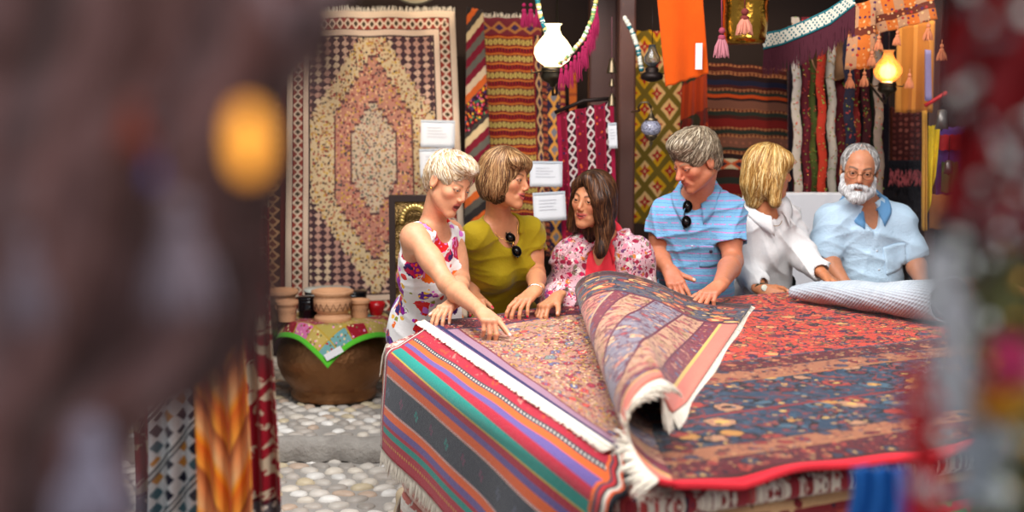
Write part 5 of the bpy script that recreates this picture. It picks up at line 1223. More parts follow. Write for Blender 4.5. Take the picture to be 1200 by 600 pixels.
# ------------------------------------------------------------------ the place
YB = 8.6
def structure(o): o['kind'] = 'structure'; return o
STEP_Y = float(wz(380, 512, .12)[1])
def room():
    dark = plain('dark_plaster', rgb(46, 32, 28), .9, bump=.3); tim = plain('post_timber', rgb(78, 46, 38), .45, bump=.3, bs=120)
    mb = MB(); mb.box((-4.5, YB, 0), (5.2, YB + .15, 3.2)); structure(mb.build('wall_back', dark, None, False))
    mb = MB(); mb.box((4.6, 5.4, 0), (4.75, YB, 3.2)); structure(mb.build('wall_right', dark, None, False))
    mb = MB(); mb.box((-4.5, 6.2, 0), (-4.35, YB, 3.2)); structure(mb.build('wall_left', dark, None, False))
    mb = MB(); mb.box((-4.5, 6.1, 3.2), (5.2, YB + .15, 3.3)); structure(mb.build('ceiling', dark, None, False))
    # cobbled floor and the raised step: mortar with a bed of rounded pebbles
    m = Mat('mortar'); o = m.obj(); m.bump(m.noise(o, 60, 4), .6, .006); mort = m.out(m.mix(m.noise(o, 5, 4), rgb(146, 140, 134), rgb(190, 184, 178)), .9)
    m = Mat('pebble'); o = m.obj(); c = m.attr('col'); m.bump(m.noise(o, 90, 3), .15, .002); peb = m.out(m.mul(c, m.mix(m.noise(o, 30, 4), (.85, .85, .85, 1), (1.1, 1.1, 1.1, 1))), .42, spec=.4)
    def bed(name, x0, x1, y0, y1, z, thick, r0, seed, mortar, box=None):
        rr = np.random.default_rng(seed); cell = r0 * 2.05; V = []; Fq = []; C = []; nseg = 14; rings = [(1.0, -.2), (.97, .25), (.80, .68), (.52, .92), (.22, 1.0)]
        ny = int((y1 - y0) / (cell * .87)); nx = int((x1 - x0) / cell)
        for j in range(ny):
            for i in range(nx):
                cx = x0 + (i + .5 + (.5 if j % 2 else 0)) * cell + rr.uniform(-.13, .13) * cell; cy = y0 + (j + .5) * cell * .87 + rr.uniform(-.12, .12) * cell
                if cx > x1 - r0 or cy > y1 - r0: continue
                if rr.random() < .04: continue
                a, b = r0 * rr.uniform(.72, 1.08), r0 * rr.uniform(.56, .84); th = rr.uniform(-.6, .6); h = r0 * rr.uniform(.28, .46); b0 = len(V); k2 = rr.uniform(0, 6)
                col = np.array(rgb(*random.choice([(222, 214, 204), (206, 198, 188), (232, 228, 222), (190, 180, 170), (214, 204, 190), (200, 176, 156), (168, 160, 152), (206, 190, 160)]))[:3]) * rr.uniform(.95, 1.15)
                for f, hh in rings:
                    for k in range(nseg):
                        t = 2 * PI * k / nseg; w = 1 + .07 * math.sin(t * 3 + k2) + .05 * math.sin(t * 2 + k2 * 2); px, py = a * f * w * math.cos(t), b * f * w * math.sin(t)
                        V.append((cx + px * math.cos(th) - py * math.sin(th), cy + px * math.sin(th) + py * math.cos(th), z + h * hh)); C.append(col)
                V.append((cx, cy, z + h * 1.01)); C.append(col)
                for q in range(len(rings) - 1):
                    for k in range(nseg): Fq.append((b0 + q * nseg + k, b0 + q * nseg + (k + 1) % nseg, b0 + (q + 1) * nseg + (k + 1) % nseg, b0 + (q + 1) * nseg + k))
                tp = b0 + len(rings) * nseg
                for k in range(nseg): Fq.append((b0 + 4 * nseg + k, b0 + 4 * nseg + (k + 1) % nseg, tp, tp))
        me = bpy.data.meshes.new(name); nb = len(V); x0, x1, y0, y1 = box or (x0, x1, y0, y1)
        bx = [(x0, y0, z - thick), (x1, y0, z - thick), (x1, y1, z - thick), (x0, y1, z - thick), (x0, y0, z), (x1, y0, z), (x1, y1, z), (x0, y1, z)]
        fb = [(0, 3, 2, 1), (4, 5, 6, 7), (0, 1, 5, 4), (1, 2, 6, 5), (2, 3, 7, 6), (3, 0, 4, 7)]
        Fc = [tuple(f[:3]) if f[2] == f[3] else f for f in Fq] + [tuple(nb + i for i in f) for f in fb]
        me.from_pydata([tuple(map(float, v)) for v in V] + bx, [], Fc); add_color(me, 'col', np.array(C + [np.array([.5, .5, .5])] * 8))
        ob = bpy.data.objects.new(name, me); COL.objects.link(ob); me.materials.append(peb); me.materials.append(mort)
        mi = [0] * len(Fq) + [1] * 6; me.polygons.foreach_set('material_index', mi); me.polygons.foreach_set('use_smooth', [True] * len(Fq) + [False] * 6); me.update(); return ob
    structure(bed('floor', -3.2, 1.6, 3.0, 8.0, -.006, .10, .052, 3, mort, (-4.5, 5.2, -.6, 8.6)))
    st = structure(bed('floor', -4.3, -.62, STEP_Y + .02, 8.55, .112, .108, .042, 5, mort))
    mb = MB(); pts = []
    n = 60; V = []; 
    for i in range(n + 1):
        x = -4.3 + 3.68 * i / n; w = .012 * math.sin(i * 1.7) + .008 * math.sin(i * .6)
        for y, z in ((.03, .118), (.0, .116), (-.022 + w, .10), (-.03 + w, .05), (-.02 + w, .0)): V.append((x, STEP_Y + y, z + w * .3))
    mb.add(V, [(i * 5 + k, (i + 1) * 5 + k, (i + 1) * 5 + k + 1, i * 5 + k + 1) for i in range(n) for k in range(4)])
    m = Mat('step_stone'); o = m.obj(); m.bump(m.noise(o, 14, 5, .65), 1.0, .02); sm = m.out(m.mix(m.noise(o, 9, 4), rgb(110, 102, 96), rgb(196, 190, 182)), .85); e = mb.build('trim_4', sm); structure(e)
    # timber posts
    def post(name, px0, px1, Y, z1=3.2, dep=.16):
        a, b = wp(px0, 200, Y)[0], wp(px1, 200, Y)[0]; q = MB(); q.box((a, Y, 0), (b, Y + dep, z1)); o = q.build(name, tim, None, False); bv = o.modifiers.new('b', 'BEVEL'); bv.width = .012; bv.segments = 2; return structure(o)
    post('trim_1', 690, 722, 7.55); post('trim_2', 724, 744, 7.2); post('trim_3', 1086, 1100, 7.9)
    mb = MB(); mb.box((-.8, 7.0, 2.44), (4.5, 7.16, 2.62)); structure(mb.build('trim_5', tim, None, False))
    mb = MB(); mb.box((-2.2, 8.05, 2.36), (-.62, 8.13, 2.46)); structure(mb.build('trim_6', tim, None, False))
def hung(label, quad, Y, mat, W, H, nu=50, nv=70, fold=(.012, 9, 0), cat='rug', name='rug', grp=None, fr=None, thick=.008, Yb=None, lean=0.0, frmat=None, frb=False, pw=None):
    """a textile hung flat: quad is TL, TR, BR, BL in the photograph, put at distance Y; fold = depth, waves, phase"""
    TL, TR, BR, BL = [wp(*p, Y) for p in quad]
    def f(u, v):
        a, b = u / W, v / H; p = (TL * (1 - a) + TR * a) * (1 - b) + (BL * (1 - a) + BR * a) * b
        return (p[0], Y + fold[0] * math.sin(a * fold[1] + fold[2] + b * 1.3) * (.3 + .7 * b) + lean * b, p[2] + .003 * math.sin(a * 23))
    t = thing(name, label, cat, (TL + TR) / 2, grp)
    sheet(name.split('_')[-1] + '_cloth' if name != 'rug' else 'rug_cloth', f, nu, nv, W, H, mat, t, thick, 0)
    if fr: fringe('fringe', lambda q: f(q * W, 0), lambda q: (0, -.12, 1), fr, frmat or FRW, t, int(W / .006), .0022, .0, .5)
    if frb: fringe('fringe', lambda q: f(q * W, H), lambda q: (0, -.05, -1), frb, frmat or FRW, t, int(W / .006), .0022, .0, .3)
    return t
def paper(px, py, w, h, Y, tilt, label, mb_=None):
    """a sheet in a clear sleeve pinned on a rug, with lines of print"""
    c = wp(px, py, Y); t = thing('price_sheet', label, 'paper', c, 'paper price sheets pinned on the rugs'); W, H = w * Y / F, h * Y / F; ca, sa = math.cos(tilt), math.sin(tilt)
    def P(x, z, dy=0): return (c[0] + x * ca - z * sa, c[1] + dy + .004 * math.cos(x / W * 3), c[2] + x * sa + z * ca)
    V = []; n = 6
    for i in range(n + 1):
        for j in range(n + 1): V.append(P((i / n - .5) * W, (j / n - .5) * H))
    Q = [(i * (n + 1) + j, (i + 1) * (n + 1) + j, (i + 1) * (n + 1) + j + 1, i * (n + 1) + j + 1) for i in range(n) for j in range(n)]
    m = plain('sheet_paper', rgb(232, 232, 236), .35, spec=.6, var=.03); o = link('sheet', mesh_np('sheet', V, Q), t, m); so = o.modifiers.new('t', 'SOLIDIFY'); so.thickness = .001
    q = MB(); r = random.Random(int(px))
    for k in range(4):
        z = H * (.22 - .11 * k); x0 = -W * .32; x1 = W * r.uniform(.1, .34); q.add([P(x0, z, -.0035), P(x1, z, -.0035), P(x1, z + H * .018, -.0035), P(x0, z + H * .018, -.0035)], [(0, 1, 2, 3)])
    q.build('print', plain('faint_ink', rgb(190, 190, 198), .6), t, False)
    q = MB(); q.add([P(-W * .5, H * .5, -.004), P(W * .5, H * .5, -.004), P(W * .5, H * .43, -.004), P(-W * .5, H * .43, -.004)], [(3, 2, 1, 0)]); q.build('sleeve_edge', plain('clear_edge', rgb(200, 206, 214), .15), t, False)
def hangings():
    hung('large cream and brown medallion rug with red border hung on the back wall', [(336, 13), (533, 13), (548, 372), (333, 372)], 8.15, mat_medallion(), 1.08, 1.80, 60, 80, (.010, 7, 0), fr=.03)
    m = Mat('narrow_dark_runner'); u, v = m.uv(); k = motif(m, v, (u - .07) / .09, .07, rgb(196, 150, 110), rgb(110, 60, 40), rgb(60, 40, 34)); nr = finish(m, u, v, m.mix((u - .07).abs().gt(.05), k, rgb(110, 40, 36)))
    hung('narrow brown patterned runner peeping out beside the medallion rug', [(305, 20), (340, 20), (340, 350), (305, 350)], 8.3, nr, .18, 1.7, 8, 40, (.004, 4, 0))
    hung('diagonally striped kilim with a band of bright pompoms', [(547, 8), (566, 12), (580, 286), (544, 286)], 8.05, mat_diag_kilim(), .17, 1.40, 20, 70, (.016, 6, 0), cat='kilim', name='kilim')
    hung('yellow and red banded kilim with fringed top', [(557, 20), (634, 22), (642, 292), (574, 292)], 8.25, mat_yellow_kilim(), .42, 1.38, 40, 70, (.012, 8, 1), cat='kilim', name='kilim', fr=.03)
    hung('dark kilim strip with a column of star motifs', [(634, 62), (662, 62), (664, 300), (640, 300)], 8.2, mat_star_kilim(), .15, 1.22, 16, 60, (.006, 5, 1), cat='kilim', name='kilim')
    m = Mat('orange_strip'); u, v = m.uv(); os_ = finish(m, u, v, m.mix(((v * 14).fr()).lt(.25), rgb(190, 96, 40), rgb(150, 70, 40)))
    hung('thin orange strip of cloth between the kilims and the post', [(667, 80), (676, 80), (676, 290), (668, 290)], 8.1, os_, .05, 1.05, 6, 20, (.003, 4, 0), cat='cloth', name='cloth')
    r = hung('crimson runner rug with white star motifs hung over a slanting rod', [(652, 134), (719, 118), (724, 292), (660, 300)], 7.0, mat_red_runner(), .31, .78, 30, 60, (.014, 9, 2))
    t = thing('hanging_rod', 'dark slanting rod that carries the crimson runner', 'rod', wp(686, 124, 7.0)); mb = MB(); mb.tube([wp(650, 132, 6.99), wp(684, 118, 6.98), wp(721, 115, 6.99)], .010, 8); mb.build('rod', plain('iron', rgb(40, 30, 28), .5, .6), t)
    hung('olive and yellow kilim of star-filled diamonds', [(741, 36), (800, 36), (802, 262), (741, 262)], 8.1, mat_diamond_kilim(), .30, 1.15, 24, 60, (.008, 6, 0), cat='kilim', name='kilim')
    hung('dark red and grey banded kilim behind the grey-haired man', [(815, 72), (922, 80), (926, 232), (818, 232)], 8.2, mat_dark_bands(), .55, .80, 40, 60, (.016, 9, 0), cat='kilim', name='kilim')
    m = Mat('orange_red_drape'); u, v = m.uv(); od = finish(m, u, v, m.mix(((v + u * .5) * 3.4).fr().lt(.3), rgb(170, 56, 20), m.mix(m.noise(m.vec(u, v), 9, 1).gt(.5), rgb(60, 50, 30), rgb(120, 36, 24))))
    hung('rust red drape hanging in folds under the orange cloth', [(800, 84), (828, 84), (832, 200), (796, 200)], 7.8, od, .16, .6, 30, 30, (.03, 14, 0), cat='drape', name='drape')
    m = Mat('orange_cloth'); u, v = m.uv(); oc = finish(m, u, v, m.mix(m.noise(m.vec(u, v), 5, 3), rgb(206, 74, 14), rgb(232, 96, 20)), wear=.1)
    hung('plain orange cloth hanging from the beam with a paper tag', [(768, -24), (822, -24), (830, 86), (780, 102)], 6.6, oc, .24, .5, 30, 40, (.014, 8, 2), cat='cloth', name='cloth', thick=.004)
    q = MB(); c = wp(819, 66, 6.56); q.box((c[0] - .016, c[1] - .001, c[2] - .062), (c[0] + .016, c[1] + .001, c[2] + .062)); ob = q.build('paper_tag', plain('sheet_paper', rgb(232, 232, 236), .35, spec=.6, var=.03), None, False); tag(ob, 'narrow pale paper tag on the edge of the orange cloth', 'tag')
    hung('small dark brown rug with a shaggy black and pink lower end', [(1041, 126), (1084, 124), (1085, 205), (1040, 205)], 7.9, mat_brown_rug(), .215, .40, 20, 30, (.006, 5, 0))
    t = thing('shaggy_bag', 'black and pink shaggy woven bag under the small brown rug', 'bag', wp(1062, 210, 7.86)); a, b = wp(1040, 188, 7.86), wp(1086, 245, 7.86)
    q = MB(); q.box((a[0], 7.84, b[2]), (b[0], 7.88, a[2])); o = q.build('body', plain('black_wool', rgb(24, 20, 28), .95), t, False)
    for mname, cc, k0, k1, yy in (('black_wool', rgb(24, 20, 28), 0, 1, 7.83), ('pink_wool', rgb(176, 84, 90), .16, .42, 7.825)):
        q = MB(); r = random.Random(4)
        for i in range(420 if k0 == 0 else 140):
            x = a[0] + (b[0] - a[0]) * r.random(); z = a[2] + (b[2] - a[2]) * (k0 + (k1 - k0) * r.random()); q.tube([(x, yy, z), (x + r.uniform(-.006, .006), yy - .015, z - .012), (x + r.uniform(-.01, .01), yy - .012, z - .035)], [.003, .003, .001], 4, cap=False)
        q.build('pile', plain(mname, cc, .95), t)
    for p in [(513, 157, 40, 32, 7.9, -.02, 'paper price sheet on the medallion rug, upper of two above the blonde head'), (511, 191, 38, 34, 7.9, .03, 'paper price sheet on the medallion rug, lower of two above the blonde head'), (640, 204, 38, 30, 6.9, -.01, 'paper price sheet beside the crimson runner, upper one'), (644, 242, 38, 34, 6.9, .06, 'paper price sheet beside the crimson runner, lower one'), (718, 159, 10, 30, 6.93, .06, 'narrow paper slip on the edge of the crimson runner')]: paper(*p)
    # white board
    mb = MB(); a, b = wp(905, 226, 7.3), wp(992, 345, 7.3); mb.box((a[0], 7.3, 0), (b[0], 7.36, a[2])); o = mb.build('white_board', plain('white_paint', rgb(226, 226, 234), .5, var=.03), None, False); bv = o.modifiers.new('b', 'BEVEL'); bv.width = .008; tag(o, 'plain white board standing behind the white-shirted woman', 'board')
def tassel(mb, c, L, r, mi0=0, mi1=1, n=26, rnd=random):
    """a head and a skirt of threads, hanging from c"""
    mb.ball(c, r * .42, 8, mi0); mb.lathe([(r * .30, -L * .16), (r * .46, -L * .22), (r * .46, -L * .30), (r * .40, -L * .34)], c, 10, mi0)
    for k in range(n):
        a = 2 * PI * k / n + rnd.uniform(-.1, .1); q = rnd.uniform(.5, 1)
        mb.tube([(c[0] + r * .3 * q * math.cos(a), c[1] + r * .3 * q * math.sin(a), c[2] - L * .30), (c[0] + r * .75 * q * math.cos(a), c[1] + r * .75 * q * math.sin(a), c[2] - L * .6), (c[0] + r * q * math.cos(a), c[1] + r * q * math.sin(a), c[2] - L * rnd.uniform(.9, 1.05))], [r * .14, r * .16, r * .07], 4, mi1, cap=False)
def glass_lamp(label, c, s, glass, flame, strength, power, lcol):
    t = thing('oil_lamp', label, 'lamp', c); g = MB()
    g.lathe([(.030, .0), (.034, .004), (.058, .022), (.068, .046), (.066, .068), (.050, .092), (.032, .112), (.024, .130), (.025, .142), (.033, .150)], c, 32, cap=False)
    for i in range(len(g.v)): g.v[i] = tuple(np.array(c) + (np.array(g.v[i]) - c) * s)
    o = g.build('glass_chimney', glass, t); so = o.modifiers.new('t', 'SOLIDIFY'); so.thickness = .002
    b = MB(); b.lathe([(.0005, -.075 * s), (.010 * s, -.070 * s), (.014 * s, -.060 * s), (.040 * s, -.048 * s), (.046 * s, -.034 * s), (.040 * s, -.020 * s), (.044 * s, -.014 * s), (.040 * s, -.002 * s), (.026 * s, .0), (.0005, .0)], c, 28); b.build('burner', plain('dark_brass', rgb(70, 62, 50), .35, .9), t)
    h = MB(); h.tube([np.array(c) + A3(.044 * math.cos(a), .044 * math.sin(a), -.018) * s for a in np.linspace(0, 2 * PI, 20, endpoint=False)], .002 * s, 6, closed=True)
    for k in (-1, 1): h.tube([np.array(c) + A3(k * .042, 0, -.018) * s, np.array(c) + A3(k * .075, 0, -.022) * s, np.array(c) + A3(k * .078, 0, -.010) * s], .003 * s, 6)
    h.build('gallery', plain('dark_brass', rgb(70, 62, 50), .35, .9), t)
    br = MB(); cc = np.array(c, float); br.tube([cc + A3(0, .0, -.07 * s), cc + A3(0, .03, -.10 * s), cc + A3(.02, .12, -.10 * s), cc + A3(.04, .40, -.04), cc + A3(.04, .66, .05), cc + A3(.04, .70, 2.50 - cc[2])], .006, 8); br.build('bracket', plain('dark_brass', rgb(70, 62, 50), .35, .9), t)
    f = MB(); f.lathe([(.0005, .012 * s), (.012 * s, .022 * s), (.015 * s, .036 * s), (.010 * s, .062 * s), (.004 * s, .085 * s), (.0005, .098 * s)], c, 16); fm = Mat(label[:12] + '_flame'); fo = f.build('flame', fm.out(flame, .5, emit=flame, es=strength), t)
    point('lamp_light', np.array(c) + A3(0, -.0, .05 * s), power, lcol, .045 * s)
    return t
def milky(name, c, es=0.0):
    m = Mat(name); return m.out(c, .25, trans=.85, emit=c, es=es)
def garland(name, label, pts, n, r, mats, cat='garland', tass=None, tm=None, seed=0, grp=None, flat=1.0):
    """beads threaded along a line, with tassels under it; mats picked in turn"""
    P = [np.array(p, float) for p in pts]; L = [0]
    for i in range(1, len(P)): L.append(L[-1] + np.linalg.norm(P[i] - P[i - 1]))
    at = lambda q: A3(*[np.interp(q * L[-1], L, [p[k] for p in P]) for k in range(3)]); rr = random.Random(seed)
    t = thing(name, label, cat, P[0], grp); s = MB(); s.tube([at(i / 30) for i in range(31)], r * .25, 6); s.build('string', plain('cord', rgb(90, 50, 60), .9), t)
    b = MB()
    for i in range(n):
        q = (i + .5) / n; p = at(q)
        for k in range(2 if flat > 1 else 1): b.ball(p + A3(rr.uniform(-1, 1), -.6, rr.uniform(-1, 1)) * r * .45 * (k + .2), r * rr.uniform(.8, 1.1), 8, rr.randrange(len(mats)))
    b.build('bead_pattern', mats, t)
    if tass:
        q = MB()
        for i in range(tass[0]): tassel(q, at((i + .5) / tass[0]) - A3(0, 0, r), tass[1] * rr.uniform(.8, 1.2), tass[2], 0, 0, 12, rr)
        q.build('tassel_fringe', tm, t)
    return t
BEADW = lambda: plain('white_bead', rgb(226, 222, 206), .25); BEADT = lambda: plain('teal_bead', rgb(30, 110, 120), .25); BEADY = lambda: plain('yellow_bead', rgb(220, 190, 110), .3)
def ornaments():
    warm = (1.0, .78, .50)
    glass_lamp('lit glass oil lamp with white chimney hanging near the crimson runner', wp(648, 78, 6.3), 1.28, milky('milk_glass', rgb(255, 236, 196), 1.1), rgb(255, 236, 190), 40, 26, warm)
    glass_lamp('lit glass oil lamp with amber glow under the orange tasselled valance', wp(1040, 96, 6.9), 1.05, milky('amber_glass', rgb(255, 190, 120), .12), rgb(255, 226, 160), 90, 85, (1.0, .62, .26))
    ch = MB(); c = wp(648, 78, 6.3); 
    W = wp
    garland('bead_garland', 'yellow and white bead garland with magenta tassels swagged past the lit lamp', [W(700, -6, 6.25), W(694, 22, 6.25), W(683, 46, 6.25), W(668, 64, 6.25), W(655, 74, 6.25)], 60, .011, [BEADW(), BEADY(), plain('green_bead', rgb(110, 150, 90), .3)], tass=(13, .13, .016), tm=plain('magenta_wool', rgb(150, 22, 72), .95), seed=2)
    garland('bead_garland', 'pale bead garland falling straight down behind the lit lamp chimney', [W(629, -6, 6.3), W(633, 18, 6.3), W(641, 40, 6.3), W(645, 52, 6.3)], 40, .012, [BEADW(), BEADT(), BEADY()], seed=3)
    garland('bead_garland', 'teal and white bead garland between the timber post and the unlit lamp', [W(732, 20, 6.8), W(742, 40, 6.8), W(748, 58, 6.8), W(752, 82, 6.8)], 40, .013, [BEADW(), BEADW(), BEADT()], seed=4)
    t = thing('tassel', 'magenta wool tassels at the top beside the yellow kilim', 'tassel', W(622, 0, 6.9)); q = MB()
    for dx in (-8, 0, 8): tassel(q, W(622 + dx, 6, 6.9), .11, .026, 0, 0, 20)
    q.build('wool_skirt', plain('magenta_wool', rgb(150, 22, 72), .95), t)
    # oil lamp without light, mosaic globe
    c = W(764, 84, 6.7); t = thing('oil_lamp', 'unlit dark metal oil lamp hanging over the mosaic globe', 'lamp', c); b = MB(); b.lathe([(.0005, -.05), (.02, -.048), (.052, -.035), (.056, -.02), (.046, -.006), (.030, 0), (.034, .008), (.030, .02), (.018, .024), (.0005, .026)], c, 24); b.build('base', plain('iron', rgb(40, 30, 28), .5, .6), t)
    g = MB(); g.lathe([(.020, .024), (.040, .05), (.040, .07), (.022, .10), (.016, .13)], c, 24, cap=False); o = g.build('glass_chimney', Mat('clear_glass').out(rgb(230, 236, 240), .05, trans=.95), t); o.modifiers.new('t', 'SOLIDIFY').thickness = .002
    h = MB(); h.tube([c + A3(-.06, 0, -.01), c + A3(.06, 0, -.01)], .003, 6); h.build('wick_arm', plain('iron', rgb(40, 30, 28), .5, .6), t); h = MB(); h.tube([c + A3(0, 0, .13), c + A3(0, 0, .32)], .002, 6); h.build('hanger', plain('iron', rgb(40, 30, 28), .5, .6), t)
    c = W(763, 150, 6.8); t = thing('mosaic_lamp', 'silvery mosaic glass globe lamp on a curled bracket beside the diamond kilim', 'lamp', c)
    m = Mat('mosaic_glass'); o = m.obj(); d, cc = m.voro(o, 110, 'DISTANCE_TO_EDGE'); col = m.mix(d.lt(.08), m.mix(m.noise(o, 160, 1), rgb(206, 206, 222), rgb(150, 150, 180)), rgb(40, 36, 44)); mg = m.out(col, .15)
    g = MB(); g.ball(c, .050, 28, sc=(1, 1, .86)); g.build('globe', mg, t); f = MB(); f.lathe([(.030, .034), (.034, .040), (.018, .052), (.012, .066), (.004, .075), (.003, .10)], c, 20); f.build('metal_cap', plain('aged_brass', rgb(110, 96, 76), .35, .9), t); f = MB(); f.lathe([(.0005, -.115), (.003, -.09), (.009, -.075), (.006, -.066), (.022, -.052), (.032, -.040), (.030, -.034)], c, 20); f.build('metal_finial', plain('aged_brass', rgb(110, 96, 76), .35, .9), t)
    h = MB(); h.tube([c + A3(.0, 0, .10), c + A3(-.02, 0, .128), c + A3(-.05, .0, .125), c + A3(-.064, .02, .10), c + A3(-.055, .05, .085), c + A3(-.07, .3, .075)], .006, 8); h.build('bracket', plain('aged_brass', rgb(110, 96, 76), .35, .9), t)
    # bell string on the post
    t = thing('bell_string', 'string of three brass bells hanging on the timber post', 'bells', W(717, 20, 6.9)); s = MB(); s.tube([W(717, 20, 6.9), W(717, 118, 6.9)], .002, 6); s.build('cord', plain('cord', rgb(90, 50, 60), .9), t)
    for py, r in ((76, .026), (96, .014), (116, .022)):
        c = W(717, py, 6.9); b = MB(); b.lathe([(.003, .035 * r / .026), (r * .35, .03 * r / .026), (r * .6, .01), (r, -.035 * r / .026), (r * 1.1, -.042 * r / .026), (r * .9, -.04 * r / .026)], c, 20, cap=False); b.build('bell', plain('aged_brass', rgb(110, 96, 76), .35, .9), t)
    # brass bucket
    c = W(873, 52, 6.3); t = thing('brass_bucket', 'shiny hammered brass bucket hanging above the grey-haired man', 'bucket', c); m = Mat('bright_brass'); o = m.obj(); m.bump(m.voro(o, 60)[0], .25, .004); br = m.out(m.mix(m.noise(o, 12, 3), rgb(196, 150, 60), rgb(150, 100, 36)), .22, 1.0)
    b = MB(); b.lathe([(.0005, .0), (.075, .0), (.088, .006), (.094, .022), (.096, .030), (.094, .036), (.100, .07), (.103, .12), (.100, .165), (.104, .20), (.108, .215), (.106, .222), (.098, .218), (.094, .12), (.088, .02), (.0005, .012)], c, 48, cap=False); b.build('vessel', br, t)
    h = MB(); h.tube([c + A3(math.cos(a) * .10, 0, .20 + math.sin(a) * .13) for a in np.linspace(0, PI, 16)], .005, 8); h.tube([c + A3(0, 0, .33), c + A3(0, 0, .62)], .004, 6); h.build('handle', plain('iron', rgb(40, 30, 28), .5, .6), t)
    for (px, py, L, r, y, lab, cols, top) in ((846, 36, .10, .036, 6.1, 'pink and cream wool tassel on a long pink cord', (rgb(150, 60, 80), rgb(176, 110, 120)), -60), (873, 14, .085, .042, 6.05, 'dark red tassel with cream threads in front of the brass bucket', (rgb(110, 40, 36), rgb(190, 120, 100)), -50)):
        c = W(px, py, y); t = thing('tassel', lab, 'tassel', c); q = MB(); q.tube([c, W(px - 1, top, y)], .003, 6, 0); tassel(q, c, L * 1.15, r, 0, 1, 44); q.build('tassel_threads', [plain(lab[:6] + '_a', cols[0], .95), plain(lab[:6] + '_b', cols[1], .95)], t)
    # beaded band with maroon fringe
    pts = [W(894, 40, 6.6), W(915, 36, 6.5), W(945, 24, 6.35), W(970, 12, 6.25), W(1000, -8, 6.1)]; pts2 = [W(896, 66, 6.6), W(918, 60, 6.5), W(948, 48, 6.35), W(975, 36, 6.25), W(1003, 12, 6.1)]
    t = thing('beaded_valance', 'sagging band of white and teal beads with a dark maroon fringe', 'valance', pts[0]); Pn = np.array(pts); Pm = np.array(pts2); q = MB(); rr = random.Random(3)
    def lerp(P, s): i = min(3, int(s * 4)); return P[i] + (P[i + 1] - P[i]) * (s * 4 - i)
    rows = 9; cols = 62
    for j in range(rows):
        for i in range(cols):
            s = (i + .5 * (j % 2)) / cols; a, b = lerp(Pn, min(1, s)), lerp(Pm, min(1, s)); k = (i + j * 2) % 5; q.ball(a + (b - a) * (j / rows) * .72 + A3(0, -.006, 0), .0062, 6, 1 if k in (1,) or (j in (0, rows - 1)) else 0)
    q.build('bead_pattern', [BEADW(), BEADT()], t)
    V = []; 
    for i in range(31): a, b = lerp(Pn, i / 30), lerp(Pm, i / 30); V += [a + A3(0, .004, 0), a + (b - a) * .75 + A3(0, .004, 0)]
    link('backing', mesh_np('backing', V, [(2 * i, 2 * i + 1, 2 * i + 3, 2 * i + 2) for i in range(30)]), t, plain('navy_cloth', rgb(24, 30, 44), .9))
    fringe('fringe', lambda s: lerp(Pn, s) + (lerp(Pm, s) - lerp(Pn, s)) * .72, lambda s: (0, .02, -1), .115, plain('maroon_wool', rgb(76, 26, 40), .95), t, 330, .0036, .0, .15)
    for lab, px, py, w, h, Y, c in (('round tan brass tray hanging behind the hanging strips', 977, 68, 27, 27, 7.6, rgb(120, 84, 56)), ('dark round metal tray hung above the medallion rug', 488, -30, 36, 18, 7.6, rgb(90, 84, 70))):
        c0 = W(px, py, Y); t = thing('round_tray', lab, 'tray', c0); R_ = w * Y / F; q = MB(); q.lathe([(.0005, .0), (R_ * .8, .0), (R_ * .92, .012), (R_, .016), (R_, .022), (R_ * .9, .018), (R_ * .78, .006), (.0005, .006)], c0, 48, ax=(0, -1, .15)); q.build('disc', plain(lab[:5] + '_metal', c, .45, .7), t)
    # long spangled strips
    cols = [('white', rgb(184, 170, 158), 934), ('maroon', rgb(96, 16, 30), 945), ('olive green', rgb(96, 104, 44), 952), ('scarlet', rgb(176, 44, 20), 963), ('ivory', rgb(190, 176, 160), 975), ('dark red', rgb(90, 12, 22), 986), ('navy', rgb(30, 26, 46), 996), ('crimson', rgb(120, 24, 20), 1003), ('deep wine', rgb(70, 14, 22), 1016), ('beige', rgb(150, 126, 110), 1030)]
    for i, (nm, c, px) in enumerate(cols):
        w = .040 if nm not in ('navy', 'dark red') else .05; Y = 7.5 + .06 * (i % 3); top, bot = W(px - 2, 20, Y), W(px + 1, 232, Y); t = thing('spangled_strip', nm + ' spangled cloth strip hanging behind the blonde and bearded people', 'strip', top, 'spangled strips hanging at the back'); n = 44; V = []
        for k in range(n + 1):
            p = top + (bot - top) * k / n; ww = w * (.50 + .10 * abs(math.sin(k * 1.1 + i))); xo = .006 * math.sin(k * .5 + i)
            V += [p + A3(-ww + xo, .004, 0), p + A3(xo, -.010, 0), p + A3(ww + xo, .004, 0)]
        m = plain('strip_' + nm.replace(' ', '_'), c, .85, bump=.4, bs=160, var=.3)
        q = MB(); rr = random.Random(i); q.add(V, [(3 * k + j, 3 * k + j + 1, 3 * k + j + 4, 3 * k + j + 3) for k in range(n) for j in (0, 1)])
        for k in range(60):
            p = top + (bot - top) * rr.random(); q.ball(p + A3(rr.uniform(-1, 1) * w * .5, -.010, 0), .0042, 6, 1 + rr.randrange(3), (1, .5, 1))
        q.build('spangled_cloth', [m, plain('gold', rgb(225, 175, 90), .25, 1.0), plain('green_sequin', rgb(120, 160, 60), .3), plain('red_sequin', rgb(200, 60, 50), .3)], t)
    # dark cloth behind the strips
    m = Mat('back_curtain'); u, v = m.uv(); bc = finish(m, u, v, m.pal((u * 7.0 + m.noise(m.vec(u, 0.0), 3, 1) * .4).fr(), [rgb(60, 10, 18), rgb(30, 22, 30), rgb(90, 16, 20), rgb(34, 40, 30), rgb(60, 14, 30)]))
    hung('dark multicoloured curtain behind the hanging strips', [(924, 30), (1042, 30), (1042, 300), (924, 300)], 7.85, bc, .6, 1.3, 60, 20, (.02, 50, 0), cat='curtain', name='curtain')
